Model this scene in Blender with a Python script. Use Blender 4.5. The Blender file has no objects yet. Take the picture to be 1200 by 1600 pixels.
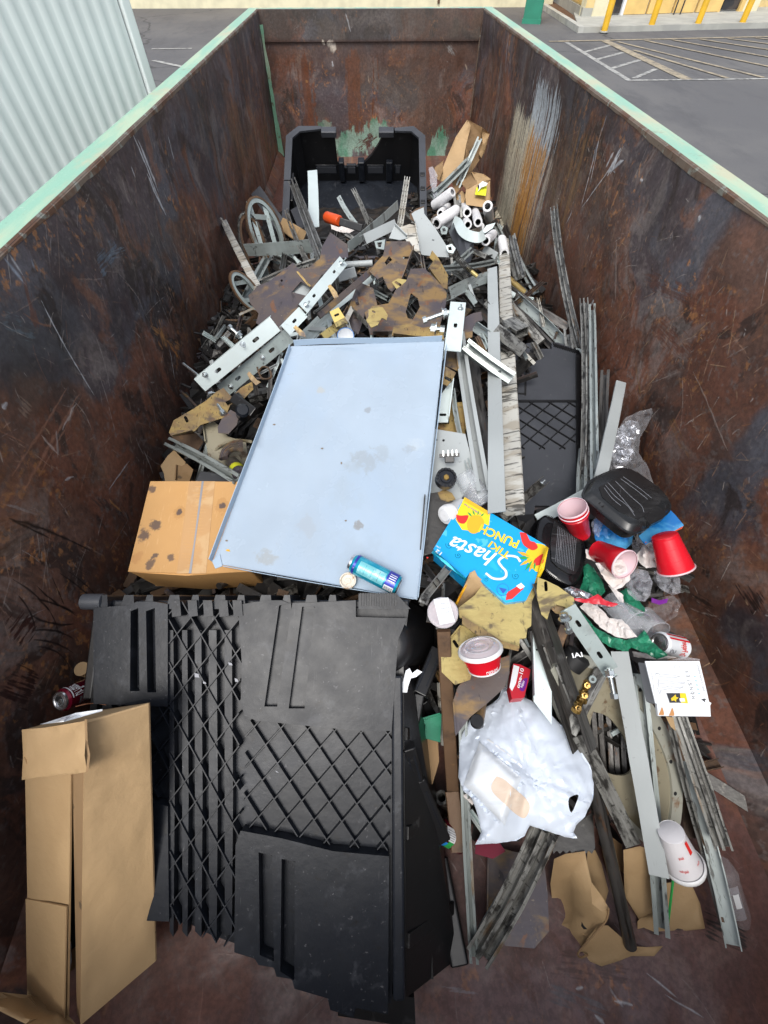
import bpy, math, random
from math import radians as R, sin, cos, pi, atan2, sqrt
from mathutils import Vector as V, Matrix, noise as MN
from mathutils.geometry import delaunay_2d_cdt

SC = bpy.context.scene
COL = SC.collection
rnd = random.Random(7)

# ------------------------------------------------------------------ camera, sky, sun, exposure
PITCH, YAW, CAMZ = R(53.8), R(2.0), 1.72
cam_d = bpy.data.cameras.new('camera')
cam_d.sensor_fit = 'VERTICAL'; cam_d.sensor_height = 24.0; cam_d.lens = 684 / 1600 * 24.0
cam_d.clip_start = 0.02; cam_d.clip_end = 400
CAM = bpy.data.objects.new('camera', cam_d); COL.objects.link(CAM)
FWD = V((sin(YAW) * cos(PITCH), cos(YAW) * cos(PITCH), -sin(PITCH)))
RGT = V((cos(YAW), -sin(YAW), 0))
UPV = RGT.cross(FWD)
C0 = V((0, 0, CAMZ))
CAM.matrix_world = Matrix(((RGT.x, UPV.x, -FWD.x, C0.x), (RGT.y, UPV.y, -FWD.y, C0.y), (RGT.z, UPV.z, -FWD.z, C0.z), (0, 0, 0, 1)))
SC.camera = CAM
SUN_EL, SUN_AZ = R(58), R(200)
W = bpy.data.worlds.new('World'); SC.world = W; W.use_nodes = True
wn = W.node_tree.nodes; wl = W.node_tree.links
bg = wn['Background']
sky = wn.new('ShaderNodeTexSky'); sky.sky_type = 'NISHITA'; sky.sun_disc = False
sky.sun_elevation = SUN_EL; sky.sun_rotation = SUN_AZ; sky.dust_density = 2.5; sky.air_density = 1.0; sky.ozone_density = 1.0
hs = wn.new('ShaderNodeHueSaturation'); hs.inputs['Saturation'].default_value = 0.38
wl.new(sky.outputs[0], hs.inputs['Color']); wl.new(hs.outputs[0], bg.inputs['Color'])
bg.inputs['Strength'].default_value = 0.15
sd = bpy.data.lights.new('sun', 'SUN'); sd.energy = 1.25; sd.angle = R(26); sd.color = (1.0, 0.96, 0.9)
so = bpy.data.objects.new('sun', sd); COL.objects.link(so)
sdir = V((sin(SUN_AZ) * cos(SUN_EL), cos(SUN_AZ) * cos(SUN_EL), sin(SUN_EL)))
so.rotation_euler = sdir.to_track_quat('Z', 'Y').to_euler()
so.location = (0, 0, 8)
SC.view_settings.view_transform = 'Standard'; SC.view_settings.look = 'None'
SC.view_settings.exposure = 0.75; SC.view_settings.gamma = 1; SC.view_settings.use_curve_mapping = False

# ------------------------------------------------------------------ dimensions (metres)
XL, XR, YN, YF, ZR, ZG = -1.01, 1.219, -0.75, 6.55, 1.17, -0.30

# ------------------------------------------------------------------ geometry helpers
def ray(u, v):
    return RGT * ((u - 600) / 684) + UPV * ((800 - v) / 684) + FWD
def P(u, v, z):
    d = ray(u, v); return C0 + d * ((z - CAMZ) / d.z)
def PD(u, v, depth):
    return C0 + ray(u, v) * depth
def depth_of(p):
    return (p - C0).dot(FWD)
def px2m(px, p):
    return px * depth_of(p) / 684

HS = [(600,360,.38),(500,380,.33),(420,380,.2),(375,400,.1),(400,450,.25),(480,430,.42),(560,430,.5),(650,450,.52),(740,420,.38),
      (700,360,.25),(760,350,.15),(800,370,.1),(820,450,.25),(880,500,.25),(900,560,.25),(855,640,.3),(780,560,.45),(700,560,.5),
      (330,560,.33),(400,550,.4),(460,520,.5),(290,650,.27),(350,680,.3),(300,760,.2),(720,700,.45),(750,800,.5),(850,780,.3),
      (920,700,.2),(990,700,.28),(950,800,.42),(1050,850,.42),(950,900,.48),(1000,960,.42),(1050,1000,.38),(760,900,.5),(700,960,.52),
      (760,1050,.48),(820,1150,.36),(880,1000,.48),(900,1100,.36),(1000,1150,.3),(1000,1300,.16),(1100,1200,.12),(1100,1350,.06),
      (900,1350,.1),(760,1300,.12),(800,1440,.02),(950,1450,.02),(640,1200,.1),(670,1100,.2),(560,250,.2),(480,300,.22),(640,300,.22),
      (700,270,.14),(760,280,.1),(430,300,.06),(500,700,.5),(600,800,.45),(450,860,.4),(250,850,.25),(520,600,.55),(640,620,.55)]
HW = [(P(u, v, z), z) for u, v, z in HS] + [(V((x, y, 0)), z) for x, y, z in ((1.17, 1.3, .25), (1.17, 1.05, .22), (1.17, .86, .14), (1.17, .68, .03), (1.17, .45, .0), (1.17, .2, .0), (1.02, .55, .16), (1.0, .3, .10), (1.0, .05, .03))]
def hz(x, y):
    s = w = 0.0
    for p, z in HW:
        d = (p.x - x) ** 2 + (p.y - y) ** 2 + 0.0012
        k = 1 / (d * d); s += k * z; w += k
    return s / w
def G(u, v, dz=0.0):
    """where the sight line meets the heap surface raised by dz"""
    z = 0.3
    for _ in range(14):
        p = P(u, v, z); z = 0.5 * z + 0.5 * max(hz(p.x, p.y) + dz, 0.004)
    p = P(u, v, z)
    p.x = min(max(p.x, XL + .004), XR - .004)
    return p

def tri_poly(outline, holes=(), inner=()):
    pts, edges = [], []
    for loop in [outline] + list(holes):
        b = len(pts); n = len(loop)
        pts += [V((p[0], p[1])) for p in loop]
        edges += [(b + i, b + (i + 1) % n) for i in range(n)]
    pts += [V((p[0], p[1])) for p in inner]
    vs, _, fs, *_r = delaunay_2d_cdt(pts, edges, [], 0, 1e-7)
    def inside(x, y, poly):
        c = False; n = len(poly)
        for i in range(n):
            x1, y1 = poly[i][0], poly[i][1]; x2, y2 = poly[i - 1][0], poly[i - 1][1]
            if (y1 > y) != (y2 > y) and x < (x2 - x1) * (y - y1) / (y2 - y1) + x1: c = not c
        return c
    out = []
    for f in fs:
        cx = sum(vs[i][0] for i in f) / len(f); cy = sum(vs[i][1] for i in f) / len(f)
        if inside(cx, cy, outline) and not any(inside(cx, cy, h) for h in holes):
            a, b, c = [vs[i] for i in f[:3]]
            if (b[0]-a[0])*(c[1]-a[1]) - (b[1]-a[1])*(c[0]-a[0]) < 0: f = list(reversed(f))
            out.append(list(f))
    return vs, out
def inpoly(x, y, poly):
    c = False; n = len(poly)
    for i in range(n):
        x1, y1 = poly[i][0], poly[i][1]; x2, y2 = poly[i - 1][0], poly[i - 1][1]
        if (y1 > y) != (y2 > y) and x < (x2 - x1) * (y - y1) / (y2 - y1) + x1: c = not c
    return c
def area2(l):
    return sum(l[i-1][0]*l[i][1] - l[i][0]*l[i-1][1] for i in range(len(l)))
def prism(outline, z0, z1, holes=()):
    """solid plate in local XY between heights z0 and z1"""
    if area2(outline) < 0: outline = list(reversed(outline))
    vs, fs = tri_poly(outline, holes)
    n = len(vs)
    verts = [V((p[0], p[1], z1)) for p in vs] + [V((p[0], p[1], z0)) for p in vs]
    faces = [tuple(f) for f in fs] + [tuple(i + n for i in reversed(f)) for f in fs]
    for k, loop in enumerate([outline] + list(holes)):
        l = loop
        if k and area2(l) > 0: l = list(reversed(l))
        b = len(verts); m = len(l)
        verts += [V((p[0], p[1], z1)) for p in l] + [V((p[0], p[1], z0)) for p in l]
        faces += [(b + i, b + m + i, b + m + (i + 1) % m, b + (i + 1) % m) for i in range(m)]
    return verts, faces
def boxg(x0, x1, y0, y1, z0, z1):
    v = [V((x, y, z)) for z in (z0, z1) for y in (y0, y1) for x in (x0, x1)]
    return v, [(0, 2, 3, 1), (4, 5, 7, 6), (0, 1, 5, 4), (2, 6, 7, 3), (0, 4, 6, 2), (1, 3, 7, 5)]
def join(*gs):
    vs, fs = [], []
    for g in gs:
        b = len(vs); vs += list(g[0]); fs += [tuple(i + b for i in f) for f in g[1]]
    return vs, fs
def xf(g, fn):
    return [fn(p) for p in g[0]], g[1]
class Frame:
    def __init__(s, o, x, y=None, n=None):
        s.o = o; s.x = x.normalized()
        if n is None: n = s.x.cross(y)
        s.n = n.normalized(); s.x = (s.x - s.n * s.x.dot(s.n)).normalized(); s.y = s.n.cross(s.x)
    def w(s, p):
        return s.o + s.x * p[0] + s.y * p[1] + s.n * (p[2] if len(p) > 2 else 0)
    def l(s, p):
        d = p - s.o; return V((d.dot(s.x), d.dot(s.y), d.dot(s.n)))
    def hit(s, u, v, off=0.0):
        d = ray(u, v); o = s.o + s.n * off
        t = (o - C0).dot(s.n) / d.dot(s.n)
        q = C0 + d * t - s.o
        return (q.dot(s.x), q.dot(s.y))
    def g(s, geo):
        return [s.w(p) for p in geo[0]], geo[1]
    def px(s, pts, off=0.0):
        return [s.hit(u, v, off) for u, v in pts]
def plane3(a, b, c):
    """frame through three points: x from a to b, normal towards the camera"""
    x = b - a; n = x.cross(c - a)
    if n.dot(C0 - a) < 0: n = -n
    return Frame(a, x, n=n)
def face_cam(p, k=0.5, tx=0.0, ty=0.0):
    """frame at p whose normal lies between straight up (k=0) and the camera (k=1)"""
    n = (V((0, 0, 1)) * (1 - k) + (C0 - p).normalized() * k).normalized() + V((tx, ty, 0))
    return Frame(p, V((1, 0, 0)), n=n)
def bar(a, b, prof, up=None, roll=0.0, ring=None):
    ax = (b - a); L = ax.length; ax = ax.normalized()
    if up is None: up = (C0 - (a + b) / 2)
    up = (up - ax * up.dot(ax)).normalized()
    sx = ax.cross(up).normalized()
    if roll:
        m = Matrix.Rotation(R(roll), 3, ax); up = m @ up; sx = m @ sx
    n = len(prof)
    f = lambda p, o: o + sx * p[0] + up * p[1]
    vs = [f(p, a) for p in prof] + [f(p, b) for p in prof]
    if ring is None:
        fs = [tuple(range(n)), tuple(reversed(range(n, 2 * n)))]
        fs += [(i, n + i, n + (i + 1) % n, (i + 1) % n) for i in range(n)]
        return vs, fs
    vs += [f(p, a) for p in ring] + [f(p, b) for p in ring]
    fs = []
    for i in range(n):
        j = (i + 1) % n
        fs += [(i, n + i, n + j, j), (2*n + i, 2*n + j, 3*n + j, 3*n + i), (i, j, 2*n + j, 2*n + i), (n + i, 3*n + i, 3*n + j, n + j)]
    return vs, fs
def pC(w, h, t=.003, l=None):
    l = l if l is not None else w * .30
    a, b = w / 2, h / 2
    return [(-a, b), (-a, -b), (a, -b), (a, b), (a-l, b), (a-l, b-t), (a-t, b-t), (a-t, -b+t), (-a+t, -b+t), (-a+t, b-t), (-a+l, b-t), (-a+l, b)]
def pU(w, h, t=.003):
    a, b = w / 2, h / 2
    return [(-a, b), (-a, -b), (a, -b), (a, b), (a-t, b), (a-t, -b+t), (-a+t, -b+t), (-a+t, b)]
def pL(w, h, t=.003):
    a = w / 2
    return [(-a, 0), (-a, -t), (a-t, -t), (a-t, -h), (a, -h), (a, 0)]
def pR(w, h):
    a, b = w / 2, h / 2; c = min(a, b) * .25
    return [(-a+c, b), (-a, b-c), (-a, -b+c), (-a+c, -b), (a-c, -b), (a, -b+c), (a, b-c), (a-c, b)]
def pW(w, h, t=.003):
    a, b = w / 2, h / 2; m = w * .08
    return [(-a, b), (-a, -b), (a, -b), (a, b), (a-w*.12, b), (a-w*.12, -b+t*2), (m+w*.08, -b+t*2), (m, b*.9), (-m, b*.9), (-m-w*.08, -b+t*2), (-a+w*.12, -b+t*2), (-a+w*.12, b)]
def circ(r, n=16, ph=0.0):
    return [(r * cos(2*pi*i/n + ph), r * sin(2*pi*i/n + ph)) for i in range(n)]
def slot(cx, cy, lx, r, ang=0.0, n=6):
    o = []
    for i in range(n + 1): t = -pi/2 + pi*i/n; o.append((lx/2 + r*cos(t), r*sin(t)))
    for i in range(n + 1): t = pi/2 + pi*i/n; o.append((-lx/2 + r*cos(t), r*sin(t)))
    return [(cx + x*cos(ang) - y*sin(ang), cy + x*sin(ang) + y*cos(ang)) for x, y in o]
def axis_frame(a, b):
    ax = (b - a).normalized()
    t = V((0, 0, 1)) if abs(ax.z) < .9 else V((1, 0, 0))
    s = ax.cross(t).normalized(); return ax, s, s.cross(ax)
def lathe(a, b, prof, n=32, cap0=False, cap1=False, dent=0.0, seed=0):
    """prof: (t along a-b, radius)"""
    ax, s, u = axis_frame(a, b); L = (b - a).length
    vs, fs = [], []
    for t, r in prof:
        for i in range(n):
            an = 2 * pi * i / n; rr = r
            p = a + ax * (L * t)
            if dent:
                k = MN.noise(V((cos(an) * 1.1, sin(an) * 1.1, t * 2.2 + seed * 3.7)))
                rr = r * (1 - dent * max(0, k) * 2)
            vs.append(p + s * (rr * cos(an)) + u * (rr * sin(an)))
    m = len(prof)
    for j in range(m - 1):
        for i in range(n):
            k = (i + 1) % n
            fs.append((j*n + i, j*n + k, (j+1)*n + k, (j+1)*n + i))
    if cap0: fs.append(tuple(reversed(range(n))))
    if cap1: fs.append(tuple(range((m-1)*n, m*n)))
    return vs, fs
def tubepath(pts, r, n=8):
    vs, fs = [], []
    m = len(pts); pu = None
    for j, p in enumerate(pts):
        t = (pts[min(j+1, m-1)] - pts[max(j-1, 0)]).normalized()
        if pu is None: pu = t.cross(V((0.3, 0.2, 1))).normalized()
        s = (pu - t * pu.dot(t)).normalized(); pu = s; u = t.cross(s)
        rr = r[j] if isinstance(r, (list, tuple)) else r
        for i in range(n):
            an = 2*pi*i/n; vs.append(p + s*(rr*cos(an)) + u*(rr*sin(an)))
    for j in range(m-1):
        for i in range(n):
            k = (i+1) % n; fs.append((j*n+i, j*n+k, (j+1)*n+k, (j+1)*n+i))
    fs += [tuple(reversed(range(n))), tuple(range((m-1)*n, m*n))]
    return vs, fs
def ribbon(pts, w, z0=0.0004, z1=0.0009):
    """flat stroke in local XY as thin solid (for lettering)"""
    g = []
    for i in range(len(pts) - 1):
        a, b = V((pts[i][0], pts[i][1])), V((pts[i+1][0], pts[i+1][1]))
        d = b - a
        if d.length < 1e-7: continue
        d.normalize(); nn = V((-d.y, d.x)); ww = w if not isinstance(w, (list, tuple)) else w[i]
        a2 = a - d*ww*.45; b2 = b + d*ww*.45; q = nn*ww/2; k = (i % 3) * 0.00006
        g.append(prism([tuple(a2-q), tuple(b2-q), tuple(b2+q), tuple(a2+q)], z0, z1 + k))
    return join(*g)
def smoothpts(pts, n=5):
    out = []; m = len(pts)
    for i in range(m - 1):
        p0, p1, p2, p3 = pts[max(i-1, 0)], pts[i], pts[i+1], pts[min(i+2, m-1)]
        for k in range(n):
            t = k / n
            out.append(tuple(.5*((2*p1[c]) + (-p0[c]+p2[c])*t + (2*p0[c]-5*p1[c]+4*p2[c]-p3[c])*t*t + (-p0[c]+3*p1[c]-3*p2[c]+p3[c])*t**3) for c in range(len(p1))))
    out.append(tuple(pts[-1])); return out
_txt = {}
def text2d(s, shear=0.0, off=0.0):
    """flat lettering as 2D triangles, width normalised to 1"""
    key = (s, shear, off)
    if key in _txt: return _txt[key]
    cu = bpy.data.curves.new('lettering_curve', 'FONT'); cu.body = s; cu.size = 1; cu.shear = shear; cu.offset = off; cu.resolution_u = 3
    o = bpy.data.objects.new('lettering_tmp', cu); COL.objects.link(o)
    dg = bpy.context.evaluated_depsgraph_get(); dg.update()
    me = o.evaluated_get(dg).to_mesh()
    vs = [v.co.copy() for v in me.vertices]; fs = [tuple(p.vertices) for p in me.polygons]
    bpy.data.objects.remove(o); bpy.data.curves.remove(cu)
    x0 = min(v.x for v in vs); x1 = max(v.x for v in vs); k = 1 / (x1 - x0)
    vs = [V(((v.x - x0) * k, v.y * k, 0)) for v in vs]
    _txt[key] = (vs, fs, max(v.y for v in vs)); return _txt[key]
def text_on(fr, s, a, b, h=None, shear=0.0, off=0.0, lift=0.0006, flip=False):
    """lettering on a frame: baseline from local point a to b; h = height of the capitals"""
    vs, fs, top = text2d(s, shear, off)
    a = V((a[0], a[1])); b = V((b[0], b[1])); d = b - a; nrm = V((-d.y, d.x)).normalized()
    hy = (h / top) if h else d.length
    return [fr.w((a.x + d.x*v.x + nrm.x*v.y*hy, a.y + d.y*v.x + nrm.y*v.y*hy, lift)) for v in vs], fs
def text_px(fr, s, a, b, hpx, **k):
    la, lb = fr.hit(*a), fr.hit(*b)
    m = px2m(hpx, fr.w(la)); return text_on(fr, s, la, lb, m, **k)
def text_cyl(a, b, rad, s, t0, t1, ang0, height, lift=.0006, shear=0, off=0.0, around=False):
    """lettering wrapped on a (tapered) cylinder. rad: function t->radius"""
    vs, fs, top = text2d(s, shear, off); ax, sx, u = axis_frame(a, b); L = (b - a).length; out = []
    for v in vs:
        if around: t = t0 + v.y / top * height / L; an = ang0 + v.x * t1
        else: t = t0 + (t1 - t0) * v.x; an = ang0 - (v.y / top * height) / rad(t0)
        r = rad(t) + lift
        out.append(a + ax*(L*t) + sx*(r*cos(an)) + u*(r*sin(an)))
    return out, fs
def ang_to_cam(a, b):
    ax, s, u = axis_frame(a, b); c = C0 - (a + b)/2; return atan2(c.dot(u), c.dot(s))
def patch_cyl(a, b, rad, t0, t1, a0, a1, lift=.0005, n=12, m=4):
    ax, s, u = axis_frame(a, b); L = (b - a).length; vs, fs = [], []
    for j in range(m + 1):
        t = t0 + (t1-t0)*j/m; r = rad(t) + lift
        for i in range(n + 1):
            an = a0 + (a1-a0)*i/n; vs.append(a + ax*(L*t) + s*(r*cos(an)) + u*(r*sin(an)))
    for j in range(m):
        for i in range(n):
            q = j*(n+1) + i; fs.append((q, q+1, q+n+2, q+n+1))
    return vs, fs

# ------------------------------------------------------------------ objects
LOC = {}
LABELS = set()
def mesh(name, g, mat, loc, smooth=False):
    me = bpy.data.meshes.new(name)
    me.from_pydata([tuple(p - loc) for p in g[0]], [], g[1]); me.update()
    if smooth:
        me.polygons.foreach_set('use_smooth', [True] * len(me.polygons))
        me.set_sharp_from_angle(angle=R(smooth if smooth is not True else 40))
    if mat: me.materials.append(mat)
    return me
def thing(name, label, cat, loc, group=None):
    o = bpy.data.objects.new(name, None); COL.objects.link(o); o.location = loc; o.empty_display_size = .05
    o['label'] = label; o['category'] = cat
    if group: o['group'] = group
    LOC[o.name] = V(loc); return o
def part(name, g, mat, parent, smooth=False, label=None, bevel=0.0):
    L = LOC[parent.name]
    o = bpy.data.objects.new(name, mesh(name, g, mat, L, smooth)); COL.objects.link(o); o.parent = parent
    LOC[o.name] = L
    if label: o['label'] = label
    if bevel: bev(o, bevel)
    return o
def bev(o, w, seg=2):
    m = o.modifiers.new('bevel', 'BEVEL'); m.width = w; m.segments = seg; m.limit_method = 'ANGLE'; m.angle_limit = R(35)
def solo(name, label, cat, g, mat, group=None, smooth=False, bevel=0.0, kind=None):
    n = len(g[0]); c = V((sum(p.x for p in g[0])/n, sum(p.y for p in g[0])/n, min(p.z for p in g[0])))
    o = bpy.data.objects.new(name, mesh(name, g, mat, c, smooth)); COL.objects.link(o); o.location = c
    LOC[o.name] = c
    if label: o['label'] = label
    if cat: o['category'] = cat
    if group: o['group'] = group
    if kind: o['kind'] = kind
    if bevel: bev(o, bevel)
    return o
def struct(name, g, mat):
    o = bpy.data.objects.new(name, mesh(name, g, mat, V((0, 0, 0)))); COL.objects.link(o); o['kind'] = 'structure'
    LOC[o.name] = V((0, 0, 0)); return o
# ------------------------------------------------------------------ materials (all node based)
class NT:
    def __init__(s, name):
        s.m = bpy.data.materials.new(name); s.m.use_nodes = True
        s.t = s.m.node_tree; s.b = s.t.nodes['Principled BSDF']; s.L = s.t.links
    def n(s, ty, **k):
        o = s.t.nodes.new(ty)
        for a, b in k.items(): setattr(o, a, b)
        return o
    def put(s, sock, v):
        if isinstance(v, bpy.types.NodeSocket): s.L.new(v, sock)
        elif isinstance(v, (tuple, list)) and len(v) == 3 and sock.type == 'RGBA': sock.default_value = (*v, 1)
        else: sock.default_value = v
    def ma(s, op, a, b=0.0, c=None, clamp=False):
        o = s.n('ShaderNodeMath', operation=op, use_clamp=clamp); s.put(o.inputs[0], a); s.put(o.inputs[1], b)
        if c is not None: s.put(o.inputs[2], c)
        return o.outputs[0]
    def vm(s, op, a, b=None, out=0):
        o = s.n('ShaderNodeVectorMath', operation=op); s.put(o.inputs[0], a)
        if b is not None: s.put(o.inputs[3 if op == 'SCALE' else 1], b)
        return o.outputs[out]
    def ss(s, x, lo, hi, a=0.0, b=1.0):
        o = s.n('ShaderNodeMapRange', interpolation_type='SMOOTHSTEP'); s.put(o.inputs[0], x)
        o.inputs[1].default_value = lo; o.inputs[2].default_value = hi; o.inputs[3].default_value = a; o.inputs[4].default_value = b
        return o.outputs[0]
    def noise(s, vec, scale, detail=4, rough=.55, dist=0.0):
        o = s.n('ShaderNodeTexNoise'); s.put(o.inputs['Vector'], vec); o.inputs['Scale'].default_value = scale
        o.inputs['Detail'].default_value = detail; o.inputs['Roughness'].default_value = rough; o.inputs['Distortion'].default_value = dist
        return o.outputs['Fac']
    def mul(s, a, b): return s.ma('MULTIPLY', a, b)
    def mix(s, f, a, b, mode='MIX'):
        o = s.n('ShaderNodeMix', data_type='RGBA', blend_type=mode); s.put(o.inputs[0], f); s.put(o.inputs[6], a); s.put(o.inputs[7], b)
        return o.outputs[2]
    def mapv(s, vec, sc=(1, 1, 1), rot=(0, 0, 0), loc=(0, 0, 0)):
        o = s.n('ShaderNodeMapping'); s.L.new(vec, o.inputs[0]); o.inputs[1].default_value = loc; o.inputs[2].default_value = rot; o.inputs[3].default_value = sc
        return o.outputs[0]
    def seg(s, p, a, b, w, soft=1.0):
        a = V(a); b = V(b); ba = b - a
        pa = s.vm('SUBTRACT', p, tuple(a))
        h = s.ma('DIVIDE', s.vm('DOT_PRODUCT', pa, tuple(ba), 1), ba.dot(ba), clamp=True)
        sc = s.n('ShaderNodeVectorMath', operation='SCALE'); sc.inputs[0].default_value = tuple(ba); s.L.new(h, sc.inputs[3])
        d = s.vm('LENGTH', s.vm('SUBTRACT', pa, sc.outputs[0]), None, 1)
        return s.ss(d, w * .4, w * (1 + soft), 1.0, 0.0)
    def out(s, col, rough=.5, metal=0.0, bump=None, bs=.3, bd=.01, **k):
        b = s.b
        s.put(b.inputs['Base Color'], col); s.put(b.inputs['Roughness'], rough); s.put(b.inputs['Metallic'], metal)
        for a, v in k.items(): s.put(b.inputs[a.replace('_', ' ')], v)
        if bump is not None:
            o = s.n('ShaderNodeBump'); o.inputs['Strength'].default_value = bs; o.inputs['Distance'].default_value = bd
            s.L.new(bump, o.inputs['Height']); s.L.new(o.outputs[0], b.inputs['Normal'])
        return s.m
def objvec(t):
    tc = t.n('ShaderNodeTexCoord'); oi = t.n('ShaderNodeObjectInfo')
    cm = t.n('ShaderNodeCombineXYZ')
    for i in range(3): t.L.new(t.mul(oi.outputs['Random'], 7.3 + 3.1 * i), cm.inputs[i])
    return t.vm('ADD', tc.outputs['Object'], cm.outputs[0]), oi.outputs['Random']
def M(name, base, rough=.5, metal=0.0, layers=(), var=0.0, bscale=40, bs=0.15, bd=.004, rv=.12, scratch=0.0, sc_col=(.5, .5, .5), flat=False, uv=False, **k):
    """layers: (scale, lo, hi, colour, amount, stretch)"""
    t = NT(name); vec, rr = objvec(t)
    if uv:
        u_ = t.n('ShaderNodeUVMap'); u_.uv_map = 'run'; cm_ = t.n('ShaderNodeCombineXYZ'); t.L.new(t.mul(rr, 40), cm_.inputs[0]); t.L.new(t.mul(rr, 17), cm_.inputs[2]); vec = t.vm('ADD', u_.outputs[0], cm_.outputs[0])
    col = base
    if var:
        h = t.n('ShaderNodeHueSaturation'); h.inputs['Color'].default_value = (*base, 1)
        t.L.new(t.ma('MULTIPLY_ADD', rr, 2 * var, 1 - var), h.inputs['Value']); col = h.outputs[0]
    col = t.mix(t.ss(t.noise(vec, 3, 2, .5), .3, .7), col, tuple(c * (.97 if flat else .84) for c in base)) if not var else t.mix(t.ss(t.noise(vec, 6, 3, .65), .35, .7, 0, .25), col, (0.02, .02, .02))
    for i, (sc, lo, hi, c, am, st) in enumerate(layers):
        v2 = t.mapv(vec, st, loc=(i * 1.7, i * 2.3, i * .9))
        f = t.ss(t.noise(v2, sc, 4, .62, .3), lo, hi, 0, am)
        col = t.mix(f, col, c)
    if scratch:
        for q, an in enumerate((.4, 1.3, 2.4)):
            v3 = t.mapv(t.mapv(vec, (1, 1, 1), rot=(an * .7, an * 1.1, an)), (160, 6, 6))
            f = t.ss(t.noise(v3, 1, 2, .5), .70, .78, 0, scratch)
            col = t.mix(t.mul(f, t.ss(t.noise(vec, 7 + q, 2), .5, .62)), col, sc_col)
    bmp = t.noise(vec, bscale, 3, .6)
    ro = t.ma('ADD', rough - rv / 2, t.mul(t.noise(vec, 14, 3, .6), rv))
    return t.out(col, ro, metal, bmp, bs, bd, **k)
ONE = (1, 1, 1)
GRIME = (.012, .010, .009); RUST = (.16, .06, .02); RUSTD = (.06, .025, .012)
m_galv = M('galvanised_steel', (.68, .77, .76), .36, .15, [(30, .45, .7, (.60, .69, .69), .6, ONE), (9, .66, .76, (.35, .33, .27), .5, ONE), (60, .70, .75, GRIME, .6, ONE)], bscale=70, bs=.08)
m_galvd = M('dull_galvanised_steel', (.36, .42, .41), .38, .35, [(12, .5, .7, (.2, .22, .21), .7, ONE), (8, .62, .72, (.16, .13, .09), .7, ONE), (50, .64, .72, GRIME, .7, ONE)])
m_zinc = M('bright_zinc', (.62, .66, .66), .25, .9, [(40, .6, .7, (.3, .3, .28), .5, ONE)])
m_greypaint = M('light_grey_painted_steel', (.40, .43, .43), .42, 0.0, [(5, .66, .74, RUST, .5, ONE), (40, .66, .74, (.12, .12, .12), .6, ONE)], scratch=.5, sc_col=(.2, .2, .2))
m_dirty = M('grimy_steel', (.25, .25, .235), .36, .35, [(9, .38, .56, (.075, .07, .06), .9, ONE), (26, .46, .58, GRIME, .9, (1, 1, 2.5)), (5, .64, .74, (.20, .13, .06), .6, ONE), (50, .62, .68, (.50, .50, .47), .7, (2, 1, 1))], var=.3, bs=.3)
m_dark = M('oily_dark_steel', (.075, .072, .068), .38, .4, [(9, .5, .65, GRIME, .9, ONE), (26, .6, .7, (.25, .24, .21), .6, ONE), (5, .64, .74, (.10, .05, .025), .7, ONE)], var=.35, bs=.3)
m_deep = M('gap_shade_offcuts', (.030, .028, .027), .4, .3, [(20, .55, .65, (.09, .085, .075), .7, ONE)], var=.4, bs=.3)  # near-black base puts the shade of the heap's gaps into the offcuts' colour
m_pit = M('gap_shade_debris', (.014, .012, .011), .6, 0, [(14, .5, .65, (.035, .025, .018), .7, ONE)], bs=.5)  # colour stands for the deep shade between the scrap pieces
m_whitegrime = M('white_steel_with_black_grime', (.56, .55, .50), .5, 0.1, [(4, .52, .62, (.30, .25, .18), .6, (1, 3, 1)), (9, .54, .62, GRIME, .8, (.6, 6, 2)), (30, .6, .7, (.1, .08, .06), .8, ONE)], scratch=.6, sc_col=(.06, .05, .04))
m_ychrom = M('yellow_chromate_steel', (.36, .25, .085), .36, .35, [(5, .38, .66, (.15, .10, .06), .85, (1, 2, 1)), (8, .50, .66, (.06, .045, .05), .85, (1, 2.5, 1)), (24, .5, .7, (.20, .10, .04), .5, ONE), (45, .60, .68, GRIME, .8, (3, 1, 1))], scratch=.5, sc_col=(.5, .42, .25), bs=.3)
m_ypale = M('pale_yellow_zinc_steel', (.46, .37, .14), .38, .3, [(5, .42, .66, (.32, .22, .08), .8, ONE), (6, .54, .66, (.07, .05, .045), .8, (1, 3, 1)), (22, .56, .68, (.06, .045, .035), .7, (1.4, 1, 1)), (40, .62, .7, GRIME, .7, ONE)], scratch=.4, sc_col=(.1, .07, .05), bs=.3)
m_brown = M('brown_stained_plate', (.12, .095, .085), .34, .3, [(5, .40, .62, (.075, .066, .080), .85, ONE), (6, .50, .68, (.28, .175, .065), .85, (1, 2, 1)), (14, .58, .68, (.035, .03, .033), .7, (2, 1, 1)), (14, .60, .68, (.20, .085, .035), .7, ONE), (60, .66, .72, (.34, .28, .2), .5, ONE)], scratch=.6, sc_col=(.4, .33, .24))
m_rustbar = M('brown_rusty_steel', (.13, .075, .04), .6, .2, [(8, .5, .65, (.05, .03, .02), .8, ONE), (14, .6, .7, (.24, .13, .05), .7, ONE)], bs=.4)
m_cream = M('cream_disc_metal', (.30, .27, .19), .5, .15, [(5, .5, .64, (.16, .12, .055), .8, ONE), (12, .58, .66, (.10, .045, .02), .8, ONE), (30, .62, .7, (.05, .035, .02), .7, ONE)], bs=.2)
m_creamrim = M('pale_rim_metal', (.40, .40, .34), .45, .2, [(7, .58, .66, (.20, .09, .03), .9, ONE), (24, .62, .7, (.06, .04, .02), .8, ONE)])
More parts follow.
